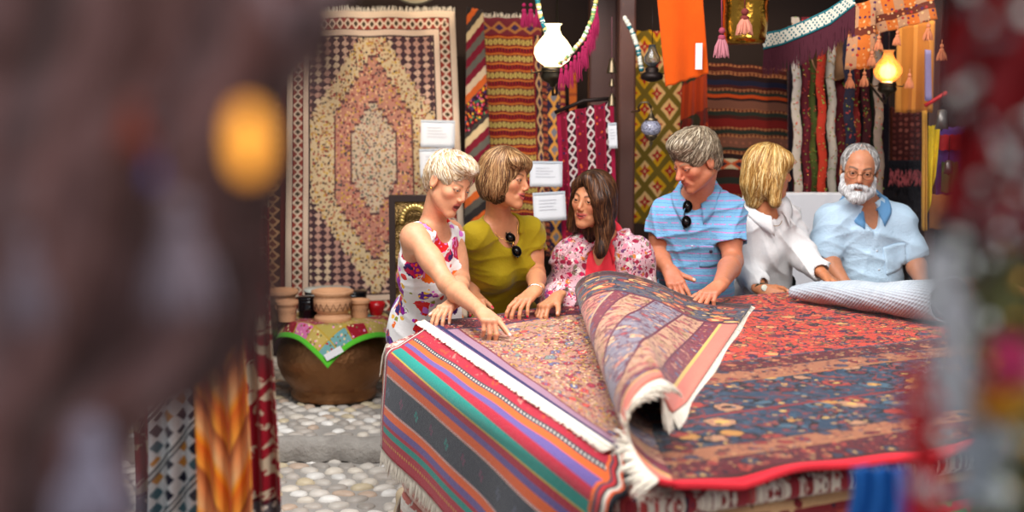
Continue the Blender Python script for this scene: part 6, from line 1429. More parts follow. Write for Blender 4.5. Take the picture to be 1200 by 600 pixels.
    # orange tasselled valance
    m = Mat('orange_embroidery'); u, v = m.uv(); P = m.vec(u, v); base = m.mix(((u * 9.0).fr()).lt(.45), rgb(226, 120, 50), rgb(206, 150, 110)); base = m.mix((m.sep(P)[1] - .12).abs().lt(.02), base, rgb(120, 56, 40)); d, c = m.voro(P, 40, rnd=.4); base = m.mix(d.lt(.3), base, m.pal(m.sep(c)[0], [rgb(190, 60, 50), rgb(240, 190, 130), rgb(90, 50, 90), rgb(236, 150, 90)])); om = finish(m, u, v, base)
    hung('orange embroidered valance with small tassels above the amber lamp', [(993, 8), (1090, -22), (1098, 22), (1004, 46)], 6.6, om, .42, .20, 40, 20, (.010, 9, 1), cat='valance', name='valance')
    hung('embroidered orange pocket flap hanging between the beaded valance and the amber lamp', [(997, 10), (1026, 4), (1026, 80), (990, 82)], 6.55, om, .14, .30, 20, 20, (.010, 5, 1), cat='cloth', name='cloth')
    for i, (px, py, s) in enumerate([(996, 88, 1), (1013, 86, 1), (1022, 62, 1), (1030, 44, 1), (1052, 38, 1), (1088, 30, 1.15), (1066, 88, 1), (1104, 54, 1.1)]):
        c = W(px, py, 6.52); q = MB(); q.tube([c, c + A3(0, 0, .03)], .002, 5); tassel(q, c, .062 * s, .024 * s, 0, 0, 22); o = q.build('tassel', plain('apricot_wool', rgb(226, 140, 96), .95)); origin_to(o, c)
        tag(o, ['apricot tassel under the outer corner of the pocket flap', 'apricot tassel under the inner corner of the pocket flap', 'apricot tassel between the pocket flap and the amber lamp glass', 'apricot tassel hanging above the rim of the pocket flap', 'apricot tassel over the amber lamp, on the ochre cloth side', 'largest apricot tassel, over the lilac ribbon', 'apricot tassel low beside the amber lamp glass, before the ochre cloth', 'apricot tassel on a longer cord beyond the lilac ribbon'][i], 'tassel', 'apricot tassels around the amber lamp')
    m = Mat('lit_cloth'); u, v = m.uv(); lc = finish(m, u, v, m.mix((u * 12).fr().lt(.3), rgb(196, 120, 50), rgb(226, 150, 70)))
    hung('ochre cloth hanging close behind the amber lamp', [(1052, 30), (1096, 24), (1094, 132), (1050, 132)], 7.15, lc, .2, .45, 20, 20, (.02, 12, 1), cat='cloth', name='cloth')
    hung('tall lilac ribbon beside the ochre cloth', [(1084, 58), (1091, 58), (1092, 118), (1084, 118)], 7.0, plain('lilac', rgb(150, 140, 190), .7), .035, .27, 4, 10, (.002, 3, 0), cat='ribbon', name='ribbon')
    # bright stacked textiles at the right
    for lab, quad, c, Y in (('purple cloth folded over the slanting red rail', [(1095, 150), (1140, 148), (1140, 240), (1098, 240)], rgb(84, 56, 130), 7.1), ('yellow scarf hanging in front of the purple cloth', [(1088, 148), (1102, 146), (1096, 205), (1088, 250)], rgb(226, 190, 30), 7.0), ('red band of cloth over the purple cloth', [(1098, 158), (1128, 158), (1128, 176), (1098, 176)], rgb(170, 30, 36), 7.03), ('green cloth patch beneath the purple cloth', [(1104, 190), (1124, 190), (1124, 226), (1104, 226)], rgb(60, 90, 50), 7.04), ('ochre woven cloth low beside the bearded man', [(1090, 228), (1132, 228), (1132, 268), (1090, 268)], rgb(190, 120, 60), 7.06), ('thin multicoloured ribbon hanging at the edge of the purple cloth', [(1081, 130), (1086, 130), (1086, 270), (1081, 270)], rgb(206, 150, 60), 6.98)):
        hung(lab, quad, Y, plain(lab[:14].replace(' ', '_'), c, .8, bump=.4, var=.25), .2, .4, 16, 24, (.014, 9, 1), cat='cloth', name='cloth', thick=.005)
    t = thing('hanging_rail', 'slanting red rail holding the purple and yellow cloths', 'rail', W(1085, 122, 6.95)); q = MB(); q.tube([W(1084, 124, 6.95), W(1110, 108, 6.95)], .010, 8); q.build('rail', plain('red_paint', rgb(190, 30, 40), .5), t)
    for i, (px, py, lab) in enumerate(((1104, 140, 'larger grey metal cowbell hanging over the top of the purple cloth'), (1112, 196, 'small grey metal cowbell hanging low on a wire'))):
        c = W(px, py, 6.8); t = thing('cowbell', lab, 'bell', c, 'cowbells'); r = .034 if i == 0 else .024; q = MB(); q.lathe([(.004, r * 1.5), (r * .7, r * 1.35), (r * .8, .0), (r, -r * 1.4), (r * .92, -r * 1.4)], c, 20, cap=False, sy=.7); q.build('bell_body', plain('zinc', rgb(130, 124, 120), .4, .8), t); q = MB(); q.tube([c + A3(0, 0, r * 1.4), c + A3(0, 0, r * 1.4 + .12)], .002, 5); q.tube([c, c - A3(0, 0, r * 1.7)], .004, 6); q.build('wire', plain('iron', rgb(40, 30, 28), .5, .6), t)
    # carved brass panel behind the blonde woman
    a, b = W(458, 229, 6.6), W(500, 345, 6.6); t = thing('brass_relief', 'embossed brass panel in a dark wooden frame behind the blonde woman', 'panel', (a + b) / 2); m = Mat('embossed_brass'); o = m.obj(); x, y, z = m.sep(o); rad = ((x - 0.02) * (x - .02) + (z - .03) * (z - .03)); k = m.math('SQRT', rad); ring = (k * 60.0).sin(); m.bump(ring + m.noise(o, 60, 3) * 2, .8, .01); bm = m.out(m.mix(m.noise(o, 40, 3), rgb(150, 120, 70), rgb(90, 66, 40)), .35, .8)
    q = MB(); q.box((a[0] + .02, 6.60, b[2] - .3), (b[0] + .03, 6.63, a[2] - .02)); q.build('relief', bm, t, False)
    q = MB()
    for k in range(14): an = PI * k / 13; q.ball((a[0] + .115 + .062 * math.cos(an), 6.595, a[2] - .125 + .07 * math.sin(an)), .016, 10, sc=(1, .5, 1))
    q.build('boss_ring', plain('bright_relief', rgb(200, 166, 96), .3, .9), t)
    q = MB(); wd = plain('dark_timber', rgb(40, 24, 20), .45, bump=.3, bs=120)
    for lo, hi in (((a[0] - .01, 6.59, 0), (a[0] + .02, 6.65, a[2])), ((b[0] + .03, 6.59, 0), (b[0] + .06, 6.65, a[2])), ((a[0] + .02, 6.59, a[2] - .03), (b[0] + .03, 6.65, a[2]))): q.box(lo, hi)
    q.build('frame', wd, t, False)
# ------------------------------------------------------------------ copper cauldron, cloth and pots
def pots():
    W = wp; ZS = .125
    g = wz(392, 474, ZS); Yc = g[1] + .20; cx = wp(391, 440, Yc)[0]; c = A3(cx, Yc, ZS); s = F / Yc; zt = wp(390, 377, Yc - .12)[2]; hv = (zt - .022 - ZS) / (102 / s)
    m = Mat('hammered_copper'); o = m.obj(); m.bump(m.voro(o, 45)[0] + m.noise(o, 9, 3) * .6, .35, .006); cop = m.out(m.mix(m.noise(o, 7, 5), rgb(120, 80, 50), rgb(166, 116, 76)), m.math('ADD', .30, m.noise(o, 14, 3) * .2), .85)
    t = thing('copper_cauldron', 'big round hammered copper cauldron standing on the cobbled step', 'cauldron', c); k = 1 / s
    q = MB(); q.lathe([(.0005, .002), (46 * k, .002), (50 * k, .006), (51 * k, 8 * k), (49 * k, 14 * k), (51 * k, 17 * k), (60 * k, 30 * k), (66 * k, 46 * k), (67 * k, 60 * k), (63 * k, 76 * k), (56 * k, 88 * k), (52 * k, 96 * k), (55 * k, 100 * k), (55 * k, 102 * k), (.0005, 102 * k)], c, 64, cap=False); q.v = [(x, y, ZS + (z - ZS) * hv) for x, y, z in q.v]; q.build('vessel', cop, t)
    q = MB(); q.lathe([(.0005, .0), (58 * k, .0), (60 * k, .008), (58 * k, .016), (.0005, .016)], A3(cx, Yc, zt - .018), 64, cap=False); o = q.build('table_board', plain('dark_timber', rgb(40, 24, 20), .45, bump=.3, bs=120)); origin_to(o, A3(cx, Yc, zt - .018)); tag(o, 'round dark board laid on the copper cauldron as a table', 'board')
    R = 60 * k
    m = Mat('patchwork_cloth'); u, v = m.uv(); P = m.vec(u, v); cell = m.white(m.vec((u * 9).fl(), (v * 9).fl())); base = m.pal(cell, [rgb(190, 160, 80), rgb(150, 24, 40), rgb(206, 110, 160), rgb(190, 164, 90), rgb(110, 160, 160), rgb(176, 156, 80), rgb(200, 176, 110), rgb(196, 166, 70)]); dd, cc = m.voro(P, 50); base = m.mix(dd.lt(.34), base, m.pal(m.sep(cc)[0], [rgb(226, 200, 150), rgb(170, 40, 60), rgb(230, 150, 190), rgb(110, 110, 70)])); base = m.mix((((u * 9).fr() - .5).abs().gt(.46)).max(((v * 9).fr() - .5).abs().gt(.46)), base, rgb(180, 150, 60)); S = .72; e = u.min(S - u).min(v.min(S - v)); base = m.mix(e.lt(.028), base, rgb(90, 190, 50)); pc = finish(m, u, v, base)
    def cl(u_, v_):
        a, b = u_ - S / 2, v_ - S / 2; x = (a - b) * .7071; y = (a + b) * .7071; r = math.hypot(x, y) + 1e-9; Rx = R * 1.01
        if r <= Rx: return (cx + x + .02, Yc + y, zt + .006 + .0010 * math.sin(x * 30))
        o_ = r - Rx; ang = math.atan2(y, x); f = .008 * math.sin(ang * 7 + 1) + .014
        return (cx + .02 + x / r * (Rx + f * min(1, o_ * 8) + o_ * .38), Yc + y / r * (Rx + f * min(1, o_ * 8) + o_ * .38), zt + .006 - o_ * .90)
    S = .72; t2 = thing('tablecloth', 'green-edged patchwork cloth hanging in a point over the copper cauldron', 'tablecloth', (cx, Yc, zt)); sheet('cloth', cl, 70, 70, S, S, pc, t2, .003, 1)
    q = MB(); f = wp(391, 414, Yc - R - .105); 
    q.box((f[0] - .050, f[1] - .002, f[2] - .018), (f[0] + .050, f[1] + .002, f[2] + .018)); 
    for i in range(len(q.v)):
        x, y, z = q.v[i]; x -= f[0]; z -= f[2]; a = .52; q.v[i] = (f[0] + x * math.cos(a) - z * math.sin(a), y, f[2] + x * math.sin(a) + z * math.cos(a))
    o = q.build('price_label', plain('sheet_paper', rgb(232, 232, 236), .35, spec=.6, var=.03), None, False); origin_to(o, f); tag(o, 'slanted white paper label on the point of the patchwork cloth', 'label')
    terra = Mat('terracotta'); o = terra.obj(); x, y, z = terra.sep(o); terra.bump(terra.noise(o, 60, 4) + (z * 400).sin() * .3, .4, .003); TC = terra.out(terra.mix(terra.noise(o, 14, 4), rgb(196, 140, 100), rgb(222, 170, 130)), .85)
    zig = plain('burnt_line', rgb(96, 56, 36), .9)
    def pot(label, px, py, w, h, Y, style=0, foot=.70):
        """px, py: middle of the foot; w the rim's width and h the height, in the photograph"""
        c = W(px, py, Y); c[2] = zt + .006 if py < 400 else c[2]; k = Y / F; r = w * k / 2; hh = h * k; t = thing('terracotta_pot', label, 'pot', c, 'terracotta pots'); q = MB()
        pr = [(.0005, 0), (r * foot, 0), (r * (foot + .05), hh * .05), (r * (foot + .03), hh * .12), (r * (foot + .08), hh * .2), (r * .84, hh * .70), (r * .86, hh * .76), (r * .97, hh * .80), (r, hh * .86), (r, hh * .96), (r * .95, hh), (r * .86, hh * .99), (r * .80, hh * .7), (.0005, hh * .5)]
        if style == 1: pr = [(.0005, 0), (r * .84, 0), (r * .88, hh * .04), (r * .86, hh * .16), (r * .74, hh * .22), (r * .74, hh * .30), (r * .86, hh * .34), (r * .90, hh * .70), (r * .84, hh * .78), (r * .84, hh * .84), (r * 1.0, hh * .90), (r * 1.0, hh * .98), (r * .9, hh), (r * .8, hh * .96), (.0005, hh * .6)]
        q.lathe(pr, c, 40, cap=False); q.build('pot_body', TC, t)
        if w > 24:
            z0, z1, rr = (.34, .62, lambda f: r * (.87 + .04 * (f - .34) / .36)) if style == 1 else (.32, .58, lambda f: r * ((foot + .08) + (.84 - foot - .08) * (f - .2) / .5)); pts = []; n = 36
            for i in range(n + 1): a = 2 * PI * i / n; f = z0 + .04 if i % 2 else z1; R_ = rr(f) * 1.012; pts.append(c + A3(R_ * math.cos(a), R_ * math.sin(a), hh * f))
            q = MB(); q.tube(pts, r * .018, 5); q.build('zigzag_line', zig, t)
        return t
    Yt = Yc
    pot('wide-rimmed terracotta pot with zigzag band, largest one on the patchwork cloth', 390, 376, 50, 37, Yt - .12, 1)
    pot('small terracotta pot with zigzag band beside the black lidded tin', 336, 376, 28, 25, Yt - .14, 0)
    pot('large terracotta pot standing behind the small one', 328, 366, 44, 28, Yt + .14, 0)
    pot('plain terracotta pot between the large pot and the red bowl', 421, 368, 26, 22, Yt - .02, 0)
    pot('terracotta flowerpot on the step under the green pot', 296, 487, 40, 36, 7.0, 0)
    red = plain('red_glaze', rgb(170, 20, 28), .2); blk = plain('black_lacquer', rgb(14, 14, 18), .12)
    for lab, px, py, w, h, Y, mt, nm, cat in (('glossy red bowl nearest the blonde woman', 441, 364, 22, 16, Yt + .05, red, 'bowl', 'bowl'), ('red bowl half hidden behind the black tins', 352, 352, 22, 10, Yt + .30, red, 'bowl', 'bowl')):
        c = W(px, py, Y); c[2] = zt + .006; k = Y / F; r = w * k / 2; hh = h * k; q = MB(); q.lathe([(.0005, 0), (r * .6, 0), (r * .66, hh * .1), (r * .9, hh * .6), (r, hh), (r * .94, hh), (r * .8, hh * .5), (.0005, hh * .2)], c, 32, cap=False); o = q.build(nm, mt); origin_to(o, c); tag(o, lab, cat)
    for i, (lab, px, py, w, h, Y) in enumerate((('shiny black lidded tin between the small and the largest terracotta pots', 362, 374, 27, 26, Yt - .02), ('black lacquered tin with pale lid behind the largest pot', 384, 360, 56, 26, Yt + .26), ('dark round tin behind the plain pot', 414, 358, 34, 22, Yt + .30))):
        c = W(px, py, Y); c[2] = zt + .006; k = Y / F; r = w * k / 2; hh = h * k; t = thing('tin', lab, 'tin', c, 'black tins on the cloth'); q = MB(); q.lathe([(.0005, 0), (r * .92, 0), (r * .95, hh * .05), (r * .9, hh * .3), (r * .96, hh * .34), (r * .96, hh * .6), (r * .9, hh * .64), (r * .96, hh * .68), (r * .96, hh * .84), (.0005, hh * .84)], c, 36, cap=False); q.build('tin_body', blk, t)
        q = MB(); q.lathe([(.0005, hh * .86), (r, hh * .86), (r * 1.02, hh * .9), (r * .98, hh * .97), (.0005, hh)], c, 36, cap=False); q.build('lid', blk if i != 1 else plain('pale_enamel', rgb(196, 204, 200), .25), t)
    # dark green jar and the lattice stool
    c = W(262, 470, 7.15); c[2] = ZS; k = 7.15 / F; t = thing('green_jar', 'big dark green round jar beside the cauldron, mostly in shade', 'jar', c); q = MB(); q.lathe([(.0005, 36 * k), (20 * k, 36 * k), (34 * k, 44 * k), (58 * k, 66 * k), (66 * k, 88 * k), (66 * k, 106 * k), (62 * k, 118 * k), (66 * k, 122 * k), (60 * k, 124 * k), (.0005, 118 * k)], c, 48, cap=False); q.build('jar_body', plain('green_glaze', rgb(22, 34, 26), .3), t)
    q = MB()
    for a in (0, 2.1, 4.2): q.tube([c + A3(26 * k * math.cos(a), 26 * k * math.sin(a), 40 * k), c + A3(40 * k * math.cos(a), 40 * k * math.sin(a), 0)], .012, 8)
    q.build('stand', plain('iron', rgb(40, 30, 28), .5, .6), t)
    a = W(458, 372, 7.78); t = thing('lattice_stool', 'dark wooden stool with pierced diamond lattice behind the cauldron', 'stool', (a[0], 7.78, ZS)); q = MB(); wd = plain('dark_timber', rgb(40, 24, 20), .45, bump=.3, bs=120); zt2 = a[2]; x0, x1 = a[0] - .12, a[0] + .16
    q.box((x0, 7.70, zt2 - .02), (x1, 8.00, zt2)); q.build('seat', wd, t, False)
    for lx in (x0, x1 - .035):
        for ly in (7.70, 7.965): q = MB(); q.box((lx, ly, ZS), (lx + .035, ly + .035, zt2 - .02)); q.build('leg', wd, t, False)
    q = MB(); n = 5; h0, h1 = zt2 - .26, zt2 - .02
    for i in range(-4, 9):
        for sgn in (1, -1):
            xa = x0 + i * .05; pa, pb = (xa, h0), (xa + .24 * sgn, h1); 
            t0 = max(0, min(1, (x0 - pa[0]) / (pb[0] - pa[0]))); t1 = max(0, min(1, (x1 - pa[0]) / (pb[0] - pa[0]))); lo, hi = min(t0, t1), max(t0, t1)
            if hi - lo < .05: continue
            q.tube([(pa[0] + (pb[0] - pa[0]) * tt, 7.71, pa[1] + (h1 - h0) * tt) for tt in (lo, hi)], .008, 4)
    q.build('lattice', wd, t, False)
# ------------------------------------------------------------------ hangings close to the camera
def drape_mesh(name, label, pts, w, mat, parent=None, folds_=5, amp=.012, n=50, m_=28, cat='cloth', thick=.003, flare=1.0, group=None):
    """cloth gathered at the top and falling in folds along pts; w its width"""
    P = [np.array(p, float) for p in pts]; L = [0]
    for i in range(1, len(P)): L.append(L[-1] + np.linalg.norm(P[i] - P[i - 1]))
    H = L[-1]; W_ = w * 1.5; at = lambda q: A3(*[np.interp(q * H, L, [p[k] for p in P]) for k in range(3)])
    def f(u, v):
        a, b = u / W_ - .5, v / H; p = at(b); ww = w * (1 + (flare - 1) * b)
        return (p[0] + a * ww + .004 * math.sin(b * 9), p[1] + amp * math.sin(a * folds_ * 2 * PI + b * 1.5) * (.6 + .4 * b), p[2])
    t = thing(name, label, cat, P[0], group); sheet('cloth', f, m_, n, W_, H, mat, t, thick, 0); return t
def scarves():
    W = wp
    # rail for the scarves
    r0, r1 = W(120, 60, 3.25), W(345, 60, 3.25)
    t = thing('scarf_rack', 'metal rack from which the scarves hang', 'rack', (r0 + r1) / 2 * A3(1, 1, 0)); mb = MB(); mb.tube([r0, r1], .012, 10); mb.build('rail', plain('iron', rgb(40, 30, 28), .5, .6), t)
    for p in (r0, ): q = MB(); q.tube([p, A3(p[0], p[1], .0)], .014, 10); q.build('post', plain('iron', rgb(40, 30, 28), .5, .6), t)
    def mk(name, fn, wear=.1):
        m = Mat(name); u, v = m.uv(); return finish(m, u, v, fn(m, u, v), .6, wear, .25)
    def orange(m, u, v): 
        k = ((v + (u - .1).abs() * 1.6 + m.noise(m.vec(u, v), 4, 2) * .08) * 5.5).fr(); return m.ramp(k, [(0, rgb(236, 110, 30)), (.3, rgb(250, 160, 60)), (.38, rgb(170, 84, 44)), (.55, rgb(240, 150, 90)), (.75, rgb(246, 180, 120)), (.9, rgb(250, 150, 30)), (1, rgb(236, 110, 30))], False)
    def maroon(m, u, v):
        P = m.vec(u, v); n = m.noise(P, 14, 3, .6, 1.5); c = m.mix(n.gt(.53), m.mix(m.noise(P, 3, 2), rgb(110, 10, 26), rgb(170, 20, 40)), rgb(196, 176, 150)); bd = m.mix(m.voro(P, 60)[0].lt(.35), rgb(90, 80, 84), rgb(206, 190, 176)); return m.mix(v.gt(1.10), c, m.mix((v * 11).fr().lt(.2), bd, rgb(80, 16, 30)))
    def white(m, u, v):
        P = m.vec(u, v); c = m.mix((((u * 26).fr() - .5).abs() + ((v * 26).fr() - .5).abs()).lt(.42), rgb(206, 204, 204), m.pal(m.white(m.vec((u * 26).fl(), (v * 26).fl())), [rgb(30, 30, 50), rgb(60, 60, 70), rgb(190, 130, 60), rgb(70, 100, 110)])); return m.mix(((v + u) * 7).fr().lt(.22), c, m.mix(((v + u) * 60).fr().lt(.4), rgb(90, 90, 96), rgb(216, 214, 210)))
    sc = [('orange shaded silk scarf hanging in two long folds', 258, 58, orange, 3.1, 1.15), ('maroon scarf with pale paisley print, next to the cobbled floor', 294, 42, maroon, 3.3, 1.5), ('black and white block-printed scarf beside the orange one', 210, 62, white, 3.2, 1.25), ('dark red patterned scarf beyond the black and white one', 178, 36, maroon, 3.35, 1.3)]
    for i, (lab, px, w, fn, Y, fl) in enumerate(sc):
        k = Y / F; top = W(px - (6 if i != 2 else -6), 62, Y); top[2] = r0[2]; bot = W(px + 6 if i != 2 else px, 650, Y)
        drape_mesh('scarf', lab, [top, (top + bot) / 2, bot], w * k, mk('scarf_print_%s' % 'abcd'[i], fn), folds_=3, amp=.018, cat='scarf', flare=fl, group='scarves on the rack')
def near():
    W = wp
    # dark heavy textile very close on the left
    m = Mat('dark_shawl'); u, v = m.uv(); P = m.vec(u, v); n = m.noise(P, 9, 3, .6, .8)
    col = m.ramp(n, [(0, rgb(66, 38, 38)), (.40, rgb(106, 74, 70)), (.50, rgb(146, 108, 106)), (.56, rgb(120, 74, 66)), (.64, rgb(176, 146, 150)), (.70, rgb(116, 66, 56)), (1, rgb(80, 38, 36))], False); dm = finish(m, u, v, col, .7, .2, .2)
    Y = .62; k = Y / F
    prof = [(-30, 405), (60, 380), (130, 338), (220, 330), (300, 322), (380, 312), (430, 285), (470, 235), (500, 175), (560, 158), (640, 150)]
    def f(u_, v_):
        b = v_ / .30; py = -40 + 700 * b; xr = np.interp(py, [p[0] for p in prof], [p[1] for p in prof]); a = u_ / .21; px = -60 + (xr + 60) * a; p = W(px, py, Y + .012 * math.sin(a * 13 + b * 3) + .006 * math.sin(a * 31 + b * 9)); return p
    t = thing('dark_hanging_shawl', 'very large out of focus dark brown textile behind the glowing amber lamp', 'textile', W(150, -40, Y)); sheet('cloth', f, 60, 90, .21, .30, dm, t, .003, 0)
    q = MB(); rr = random.Random(5)
    for i in range(60):
        py = rr.uniform(-20, 420); px = np.interp(py, [p[0] for p in prof], [p[1] for p in prof]) - rr.uniform(-8, 60); p = W(px, py, Y - .02); q.tube([p, p + A3(rr.uniform(-.003, .004), 0, -.02), p + A3(rr.uniform(-.004, .004), 0, -.036)], [.0016, .002, .0007], 5)
    q.build('tufts', plain('brown_tuft', rgb(64, 44, 42), .9), t)
    for i, (x, y, w, h, c, lab) in enumerate(((210, 300, 90, 110, rgb(150, 132, 142), 'blurred grey tuft in the middle of the dark textile'), (155, 150, 50, 44, rgb(150, 66, 44), 'blurred rust tuft high on the dark textile'), (180, 200, 20, 26, rgb(96, 96, 160), 'blurred dull blue tuft on the dark textile'), (105, 560, 110, 100, rgb(158, 148, 166), 'blurred pale lilac tuft near the foot of the dark textile'), (150, 570, 46, 90, rgb(14, 20, 40), 'blurred navy tuft near the foot of the dark textile'), (30, 330, 60, 90, rgb(140, 122, 132), 'blurred grey lilac tuft on the outer edge of the dark textile'))):
        yy = Y - .035 if i != 4 else Y + .05; c0 = W(x, y - h * .5, yy); kk = yy / F; q = MB(); tassel(q, c0, h * kk * 1.1, w * kk * .5, 0, 0, 30, rr); o = q.build('wool_tuft', plain('tuft_' + 'abcdef'[i], c, .9)); origin_to(o, c0); tag(o, lab, 'tuft')
    # amber lamp
    Y = .52; c = W(291, 163, Y); k = Y / F; t = thing('amber_glass_lamp', 'small glowing amber glass lamp, out of focus before the dark textile', 'lamp', c); q = MB(); q.lathe([(6 * k, -42 * k), (15 * k, -32 * k), (19 * k, -10 * k), (19 * k, 10 * k), (14 * k, 30 * k), (7 * k, 38 * k)], c, 32); am = Mat('glowing_amber'); ao = am.obj(); q.build('globe', am.out(rgb(255, 170, 60), .3, emit=am.mix(am.noise(ao, 90, 2), rgb(255, 140, 30), rgb(255, 186, 80)), es=1.4), t)
    q = MB(); q.lathe([(7 * k, 38 * k), (5 * k, 44 * k), (1.5 * k, 48 * k), (.8 * k, 300 * k)], c, 16); q.build('cap', plain('iron', rgb(40, 30, 28), .5, .6), t)
    # right: beaded and sequinned hangings
    glass = [plain('silver_disc', rgb(190, 196, 196), .12, .9), plain('pearl_disc', rgb(236, 240, 232), .3), plain('grey_disc', rgb(110, 110, 116), .2, .6)]
    def hangstrip(lab, pts, w, Y, c, nb, rb, bm, seed, cat='hanging'):
        P = [W(x, y, Y) for x, y in pts]; k = Y / F; t = thing('sequinned_hanging', lab, cat, P[0]); rr = random.Random(seed); n = 40; L = np.linspace(0, 1, len(P)); at = lambda q: A3(*[np.interp(q, L, [p[j] for p in P]) for j in range(3)])
        V = []; m5 = 9
        for i in range(n + 1):
            p = at(i / n)
            for j in range(m5): a = j / (m5 - 1) - .5; V.append(p + A3(a * w * k * (1 + .12 * math.sin(i * .7 + seed)), .012 * math.cos(a * 9 + i * .3), 0))
        q = MB(); q.add(V, [(i * m5 + j, i * m5 + j + 1, (i + 1) * m5 + j + 1, (i + 1) * m5 + j) for i in range(n) for j in range(m5 - 1)])
        for i in range(nb):
            p = at(rr.random()) + A3(rr.uniform(-.5, .5) * w * k, -.015, 0); d = (.02 + rr.uniform(-.35, .35), -.92, .38 + rr.uniform(-.4, .3)); r = rb * rr.uniform(.30, .62); q.lathe([(.0002, 0), (r, 0), (r, .0008), (.0002, .0012)], p, 12, 1 + rr.randrange(len(bm)), ax=d)
        q.build('sequinned_cloth', [plain('near_%d_cloth' % seed, c, .75, bump=.3, var=.35)] + bm, t); return t
    R1, R2 = rgb(160, 6, 20), rgb(140, 8, 20)
    hangstrip('out of focus red sequinned hanging next to the purple cloth', [(1150, -40), (1140, 60), (1138, 150), (1140, 260)], 62, .80, R1, 26, .0075, glass, 1)
    hangstrip('out of focus deep red sequinned hanging in the upper corner', [(1196, -40), (1192, 80), (1186, 180), (1190, 290)], 60, .76, R2, 22, .0080, glass, 2)
    hangstrip('out of focus grey beaded hanging beneath the red ones', [(1140, 200), (1130, 250), (1122, 300), (1110, 330)], 70, .84, rgb(70, 60, 64), 12, .0070, glass, 3)
    hangstrip('long out of focus white cloth falling between the beads', [(1100, 290), (1106, 350), (1118, 410), (1132, 490)], 44, .76, rgb(232, 228, 240), 6, .006, glass, 4, 'cloth')
    hangstrip('out of focus scarlet sequinned hanging beside the bright blue cloth', [(1084, 420), (1080, 470), (1084, 520), (1086, 640)], 44, .86, rgb(226, 14, 30), 18, .0070, glass, 5)
    hangstrip('out of focus dark olive hanging with golden sequins', [(1170, 280), (1172, 360), (1176, 440), (1180, 640)], 84, .90, rgb(90, 88, 56), 22, .0070, [plain('gold_disc', rgb(206, 150, 30), .2, .6), plain('olive_disc', rgb(120, 124, 50), .25), glass[1]], 6)
    hangstrip('out of focus magenta flounce among the olive beads', [(1182, 396), (1184, 420), (1184, 452)], 44, .74, rgb(190, 16, 90), 8, .006, [plain('pink_disc', rgb(220, 60, 120), .3)], 7)
    hangstrip('out of focus amber flounce beneath the magenta one', [(1168, 452), (1170, 470), (1172, 490)], 50, .74, rgb(206, 130, 20), 8, .006, [plain('gold_disc', rgb(206, 150, 30), .2, .6)], 8)
    hangstrip('out of focus silver white puff below the long white cloth', [(1150, 500), (1150, 540), (1148, 590)], 58, .76, rgb(180, 186, 196), 14, .007, glass, 9)
    # clear bead and blue cloth
    c = W(1072, 566, .80); q = MB(); q.ball(c, .0050, 16); q.tube([c + A3(0, 0, .004), c + A3(0, 0, .5)], .0004, 5); o = q.build('glass_bead', Mat('bead_glass').out(rgb(230, 236, 250), .03, trans=.6)); origin_to(o, c); tag(o, 'single round clear bead catching the light over the scarlet hanging', 'bead')
    t = drape_mesh('blue_cloth', 'blurred bright blue cloth before the near side of the heap', [W(1030, 548, 1.7), W(1030, 600, 1.7), W(1030, 700, 1.7)], 66 * 1.7 / F, plain('blue_cotton', rgb(20, 96, 176), .8), folds_=3, amp=.01, flare=1.5)
    # overhead bar carrying the near hangings
    t = thing('hanging_pole', 'wooden pole overhead from which the near textiles hang', 'pole', (0, .62, 2.12)); q = MB(); q.tube([(-.6, .52, 2.05), (.9, 1.02, 2.12)], .014, 10); q.build('pole', plain('dark_timber', rgb(40, 24, 20), .45, bump=.3, bs=120), t)
# ------------------------------------------------------------------ camera, light, run
def camera():
    cd = bpy.data.cameras.new('camera'); cd.lens = 48; cd.sensor_width = 36; cd.clip_start = .02; cd.clip_end = 60
    cd.dof.use_dof = True; cd.dof.focus_distance = 5.2; cd.dof.aperture_fstop = 2.0; cd.dof.aperture_blades = 0
    o = bpy.data.objects.new('camera', cd); COL.objects.link(o); o.location = (0, 0, CAMH); o.rotation_euler = (PI / 2 - TH, 0, 0); SC.camera = o
def view():
    SC.view_settings.view_transform = 'Standard'; SC.view_settings.look = 'None'; SC.view_settings.exposure = EXPO; SC.view_settings.gamma = 1
    SC.view_settings.use_curve_mapping = False
    c = SC.cycles; c.use_denoising = True; c.max_bounces = 6; c.diffuse_bounces = 3; c.glossy_bounces = 3; c.transmission_bounces = 6; c.transparent_max_bounces = 8; c.sample_clamp_indirect = 6; c.caustics_reflective = False; c.caustics_refractive = False
def area(name, loc, to, sx, sy, power, col=(1, 1, 1)):
    l = bpy.data.lights.new(name, 'AREA'); l.shape = 'RECTANGLE'; l.size = sx; l.size_y = sy; l.energy = power; l.color = col
    o = bpy.data.objects.new(name, l); COL.objects.link(o); o.location = loc; o.rotation_euler = (Vector(to) - Vector(loc)).to_track_quat('-Z', 'Y').to_euler(); return o
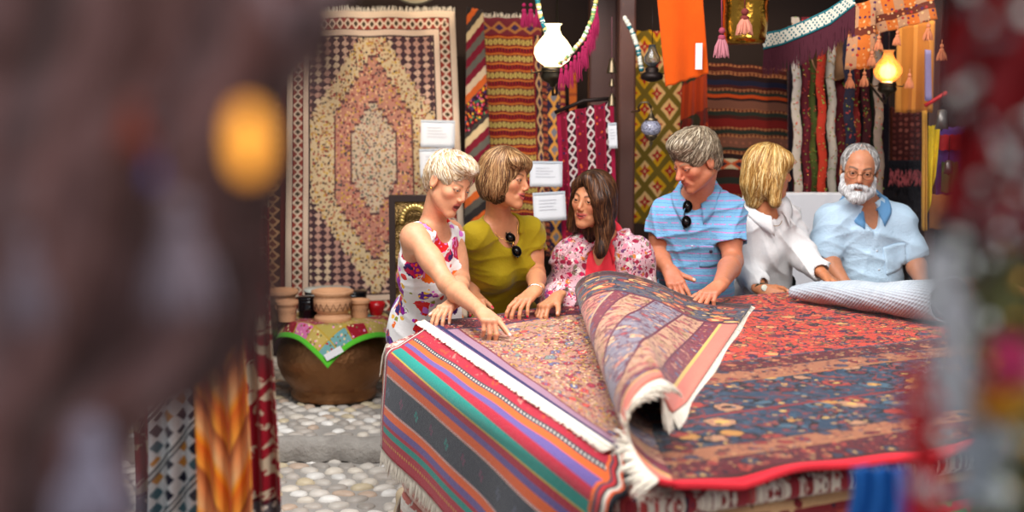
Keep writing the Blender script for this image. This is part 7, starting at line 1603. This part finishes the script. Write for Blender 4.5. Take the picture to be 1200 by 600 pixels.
def spot(name, loc, to, power, col, ang=50, r=.04, blend=.6):
    l = bpy.data.lights.new(name, 'SPOT'); l.energy = power; l.color = col; l.spot_size = math.radians(ang); l.spot_blend = blend; l.shadow_soft_size = r
    o = bpy.data.objects.new(name, l); COL.objects.link(o); o.location = loc; o.rotation_euler = (Vector(to) - Vector(loc)).to_track_quat('-Z', 'Y').to_euler(); return o
def point(name, loc, power, col, r=.03):
    l = bpy.data.lights.new(name, 'POINT'); l.energy = power; l.color = col; l.shadow_soft_size = r
    o = bpy.data.objects.new(name, l); COL.objects.link(o); o.location = [float(c) for c in loc]; return o
EXPO = 0.0
def lights():
    w = bpy.data.worlds.new('world'); SC.world = w; w.use_nodes = True
    bg = w.node_tree.nodes['Background']; bg.inputs[0].default_value = (.86, .93, 1.0, 1); bg.inputs[1].default_value = .40
    area('roof_opening_daylight', (-.2, 4.2, 3.6), (.35, 5.0, 0.9), 2.6, 2.0, 190, (1.0, .97, .94))
    area('courtyard_daylight', (1.8, 1.6, 3.2), (.4, 5.6, 1.2), 1.6, 1.2, 75, (1.0, .96, .92))

def spots():
    area('sequin_fill_light', (.85, -.35, 2.65), (.28, .85, 1.65),   .5, .5, 11, (1, .97, .93))  # unseen fill light added to brighten the sequinned hangings near the camera
    w = (1.0, .82, .60)
    for i, (x, y, z, tx, ty, tz, p, a) in enumerate(((-1.0, 6.9, 3.0, -.9, 8.15, 1.7, 95, 75), (-.2, 6.9, 3.0, -.05, 8.2, 1.7, 60, 60), (.6, 6.6, 3.0, .8, 8.1, 1.5, 70, 70), (1.7, 6.9, 3.0, 1.5, 8.1, 1.5, 55, 70), (2.4, 6.6, 3.0, 2.2, 7.6, 1.6, 60, 60))): spot('ceiling_spot', (x, y, z), (tx, ty, tz), p, w, a)
import time
_t = time.time()
def step(f):
    global _t
    f(); print('STEP', f.__name__, round(time.time() - _t, 1)); _t = time.time()
for f in (camera, view, lights, spots, room, pile, hangings, ornaments, pots, scarves, near, cast): step(f)
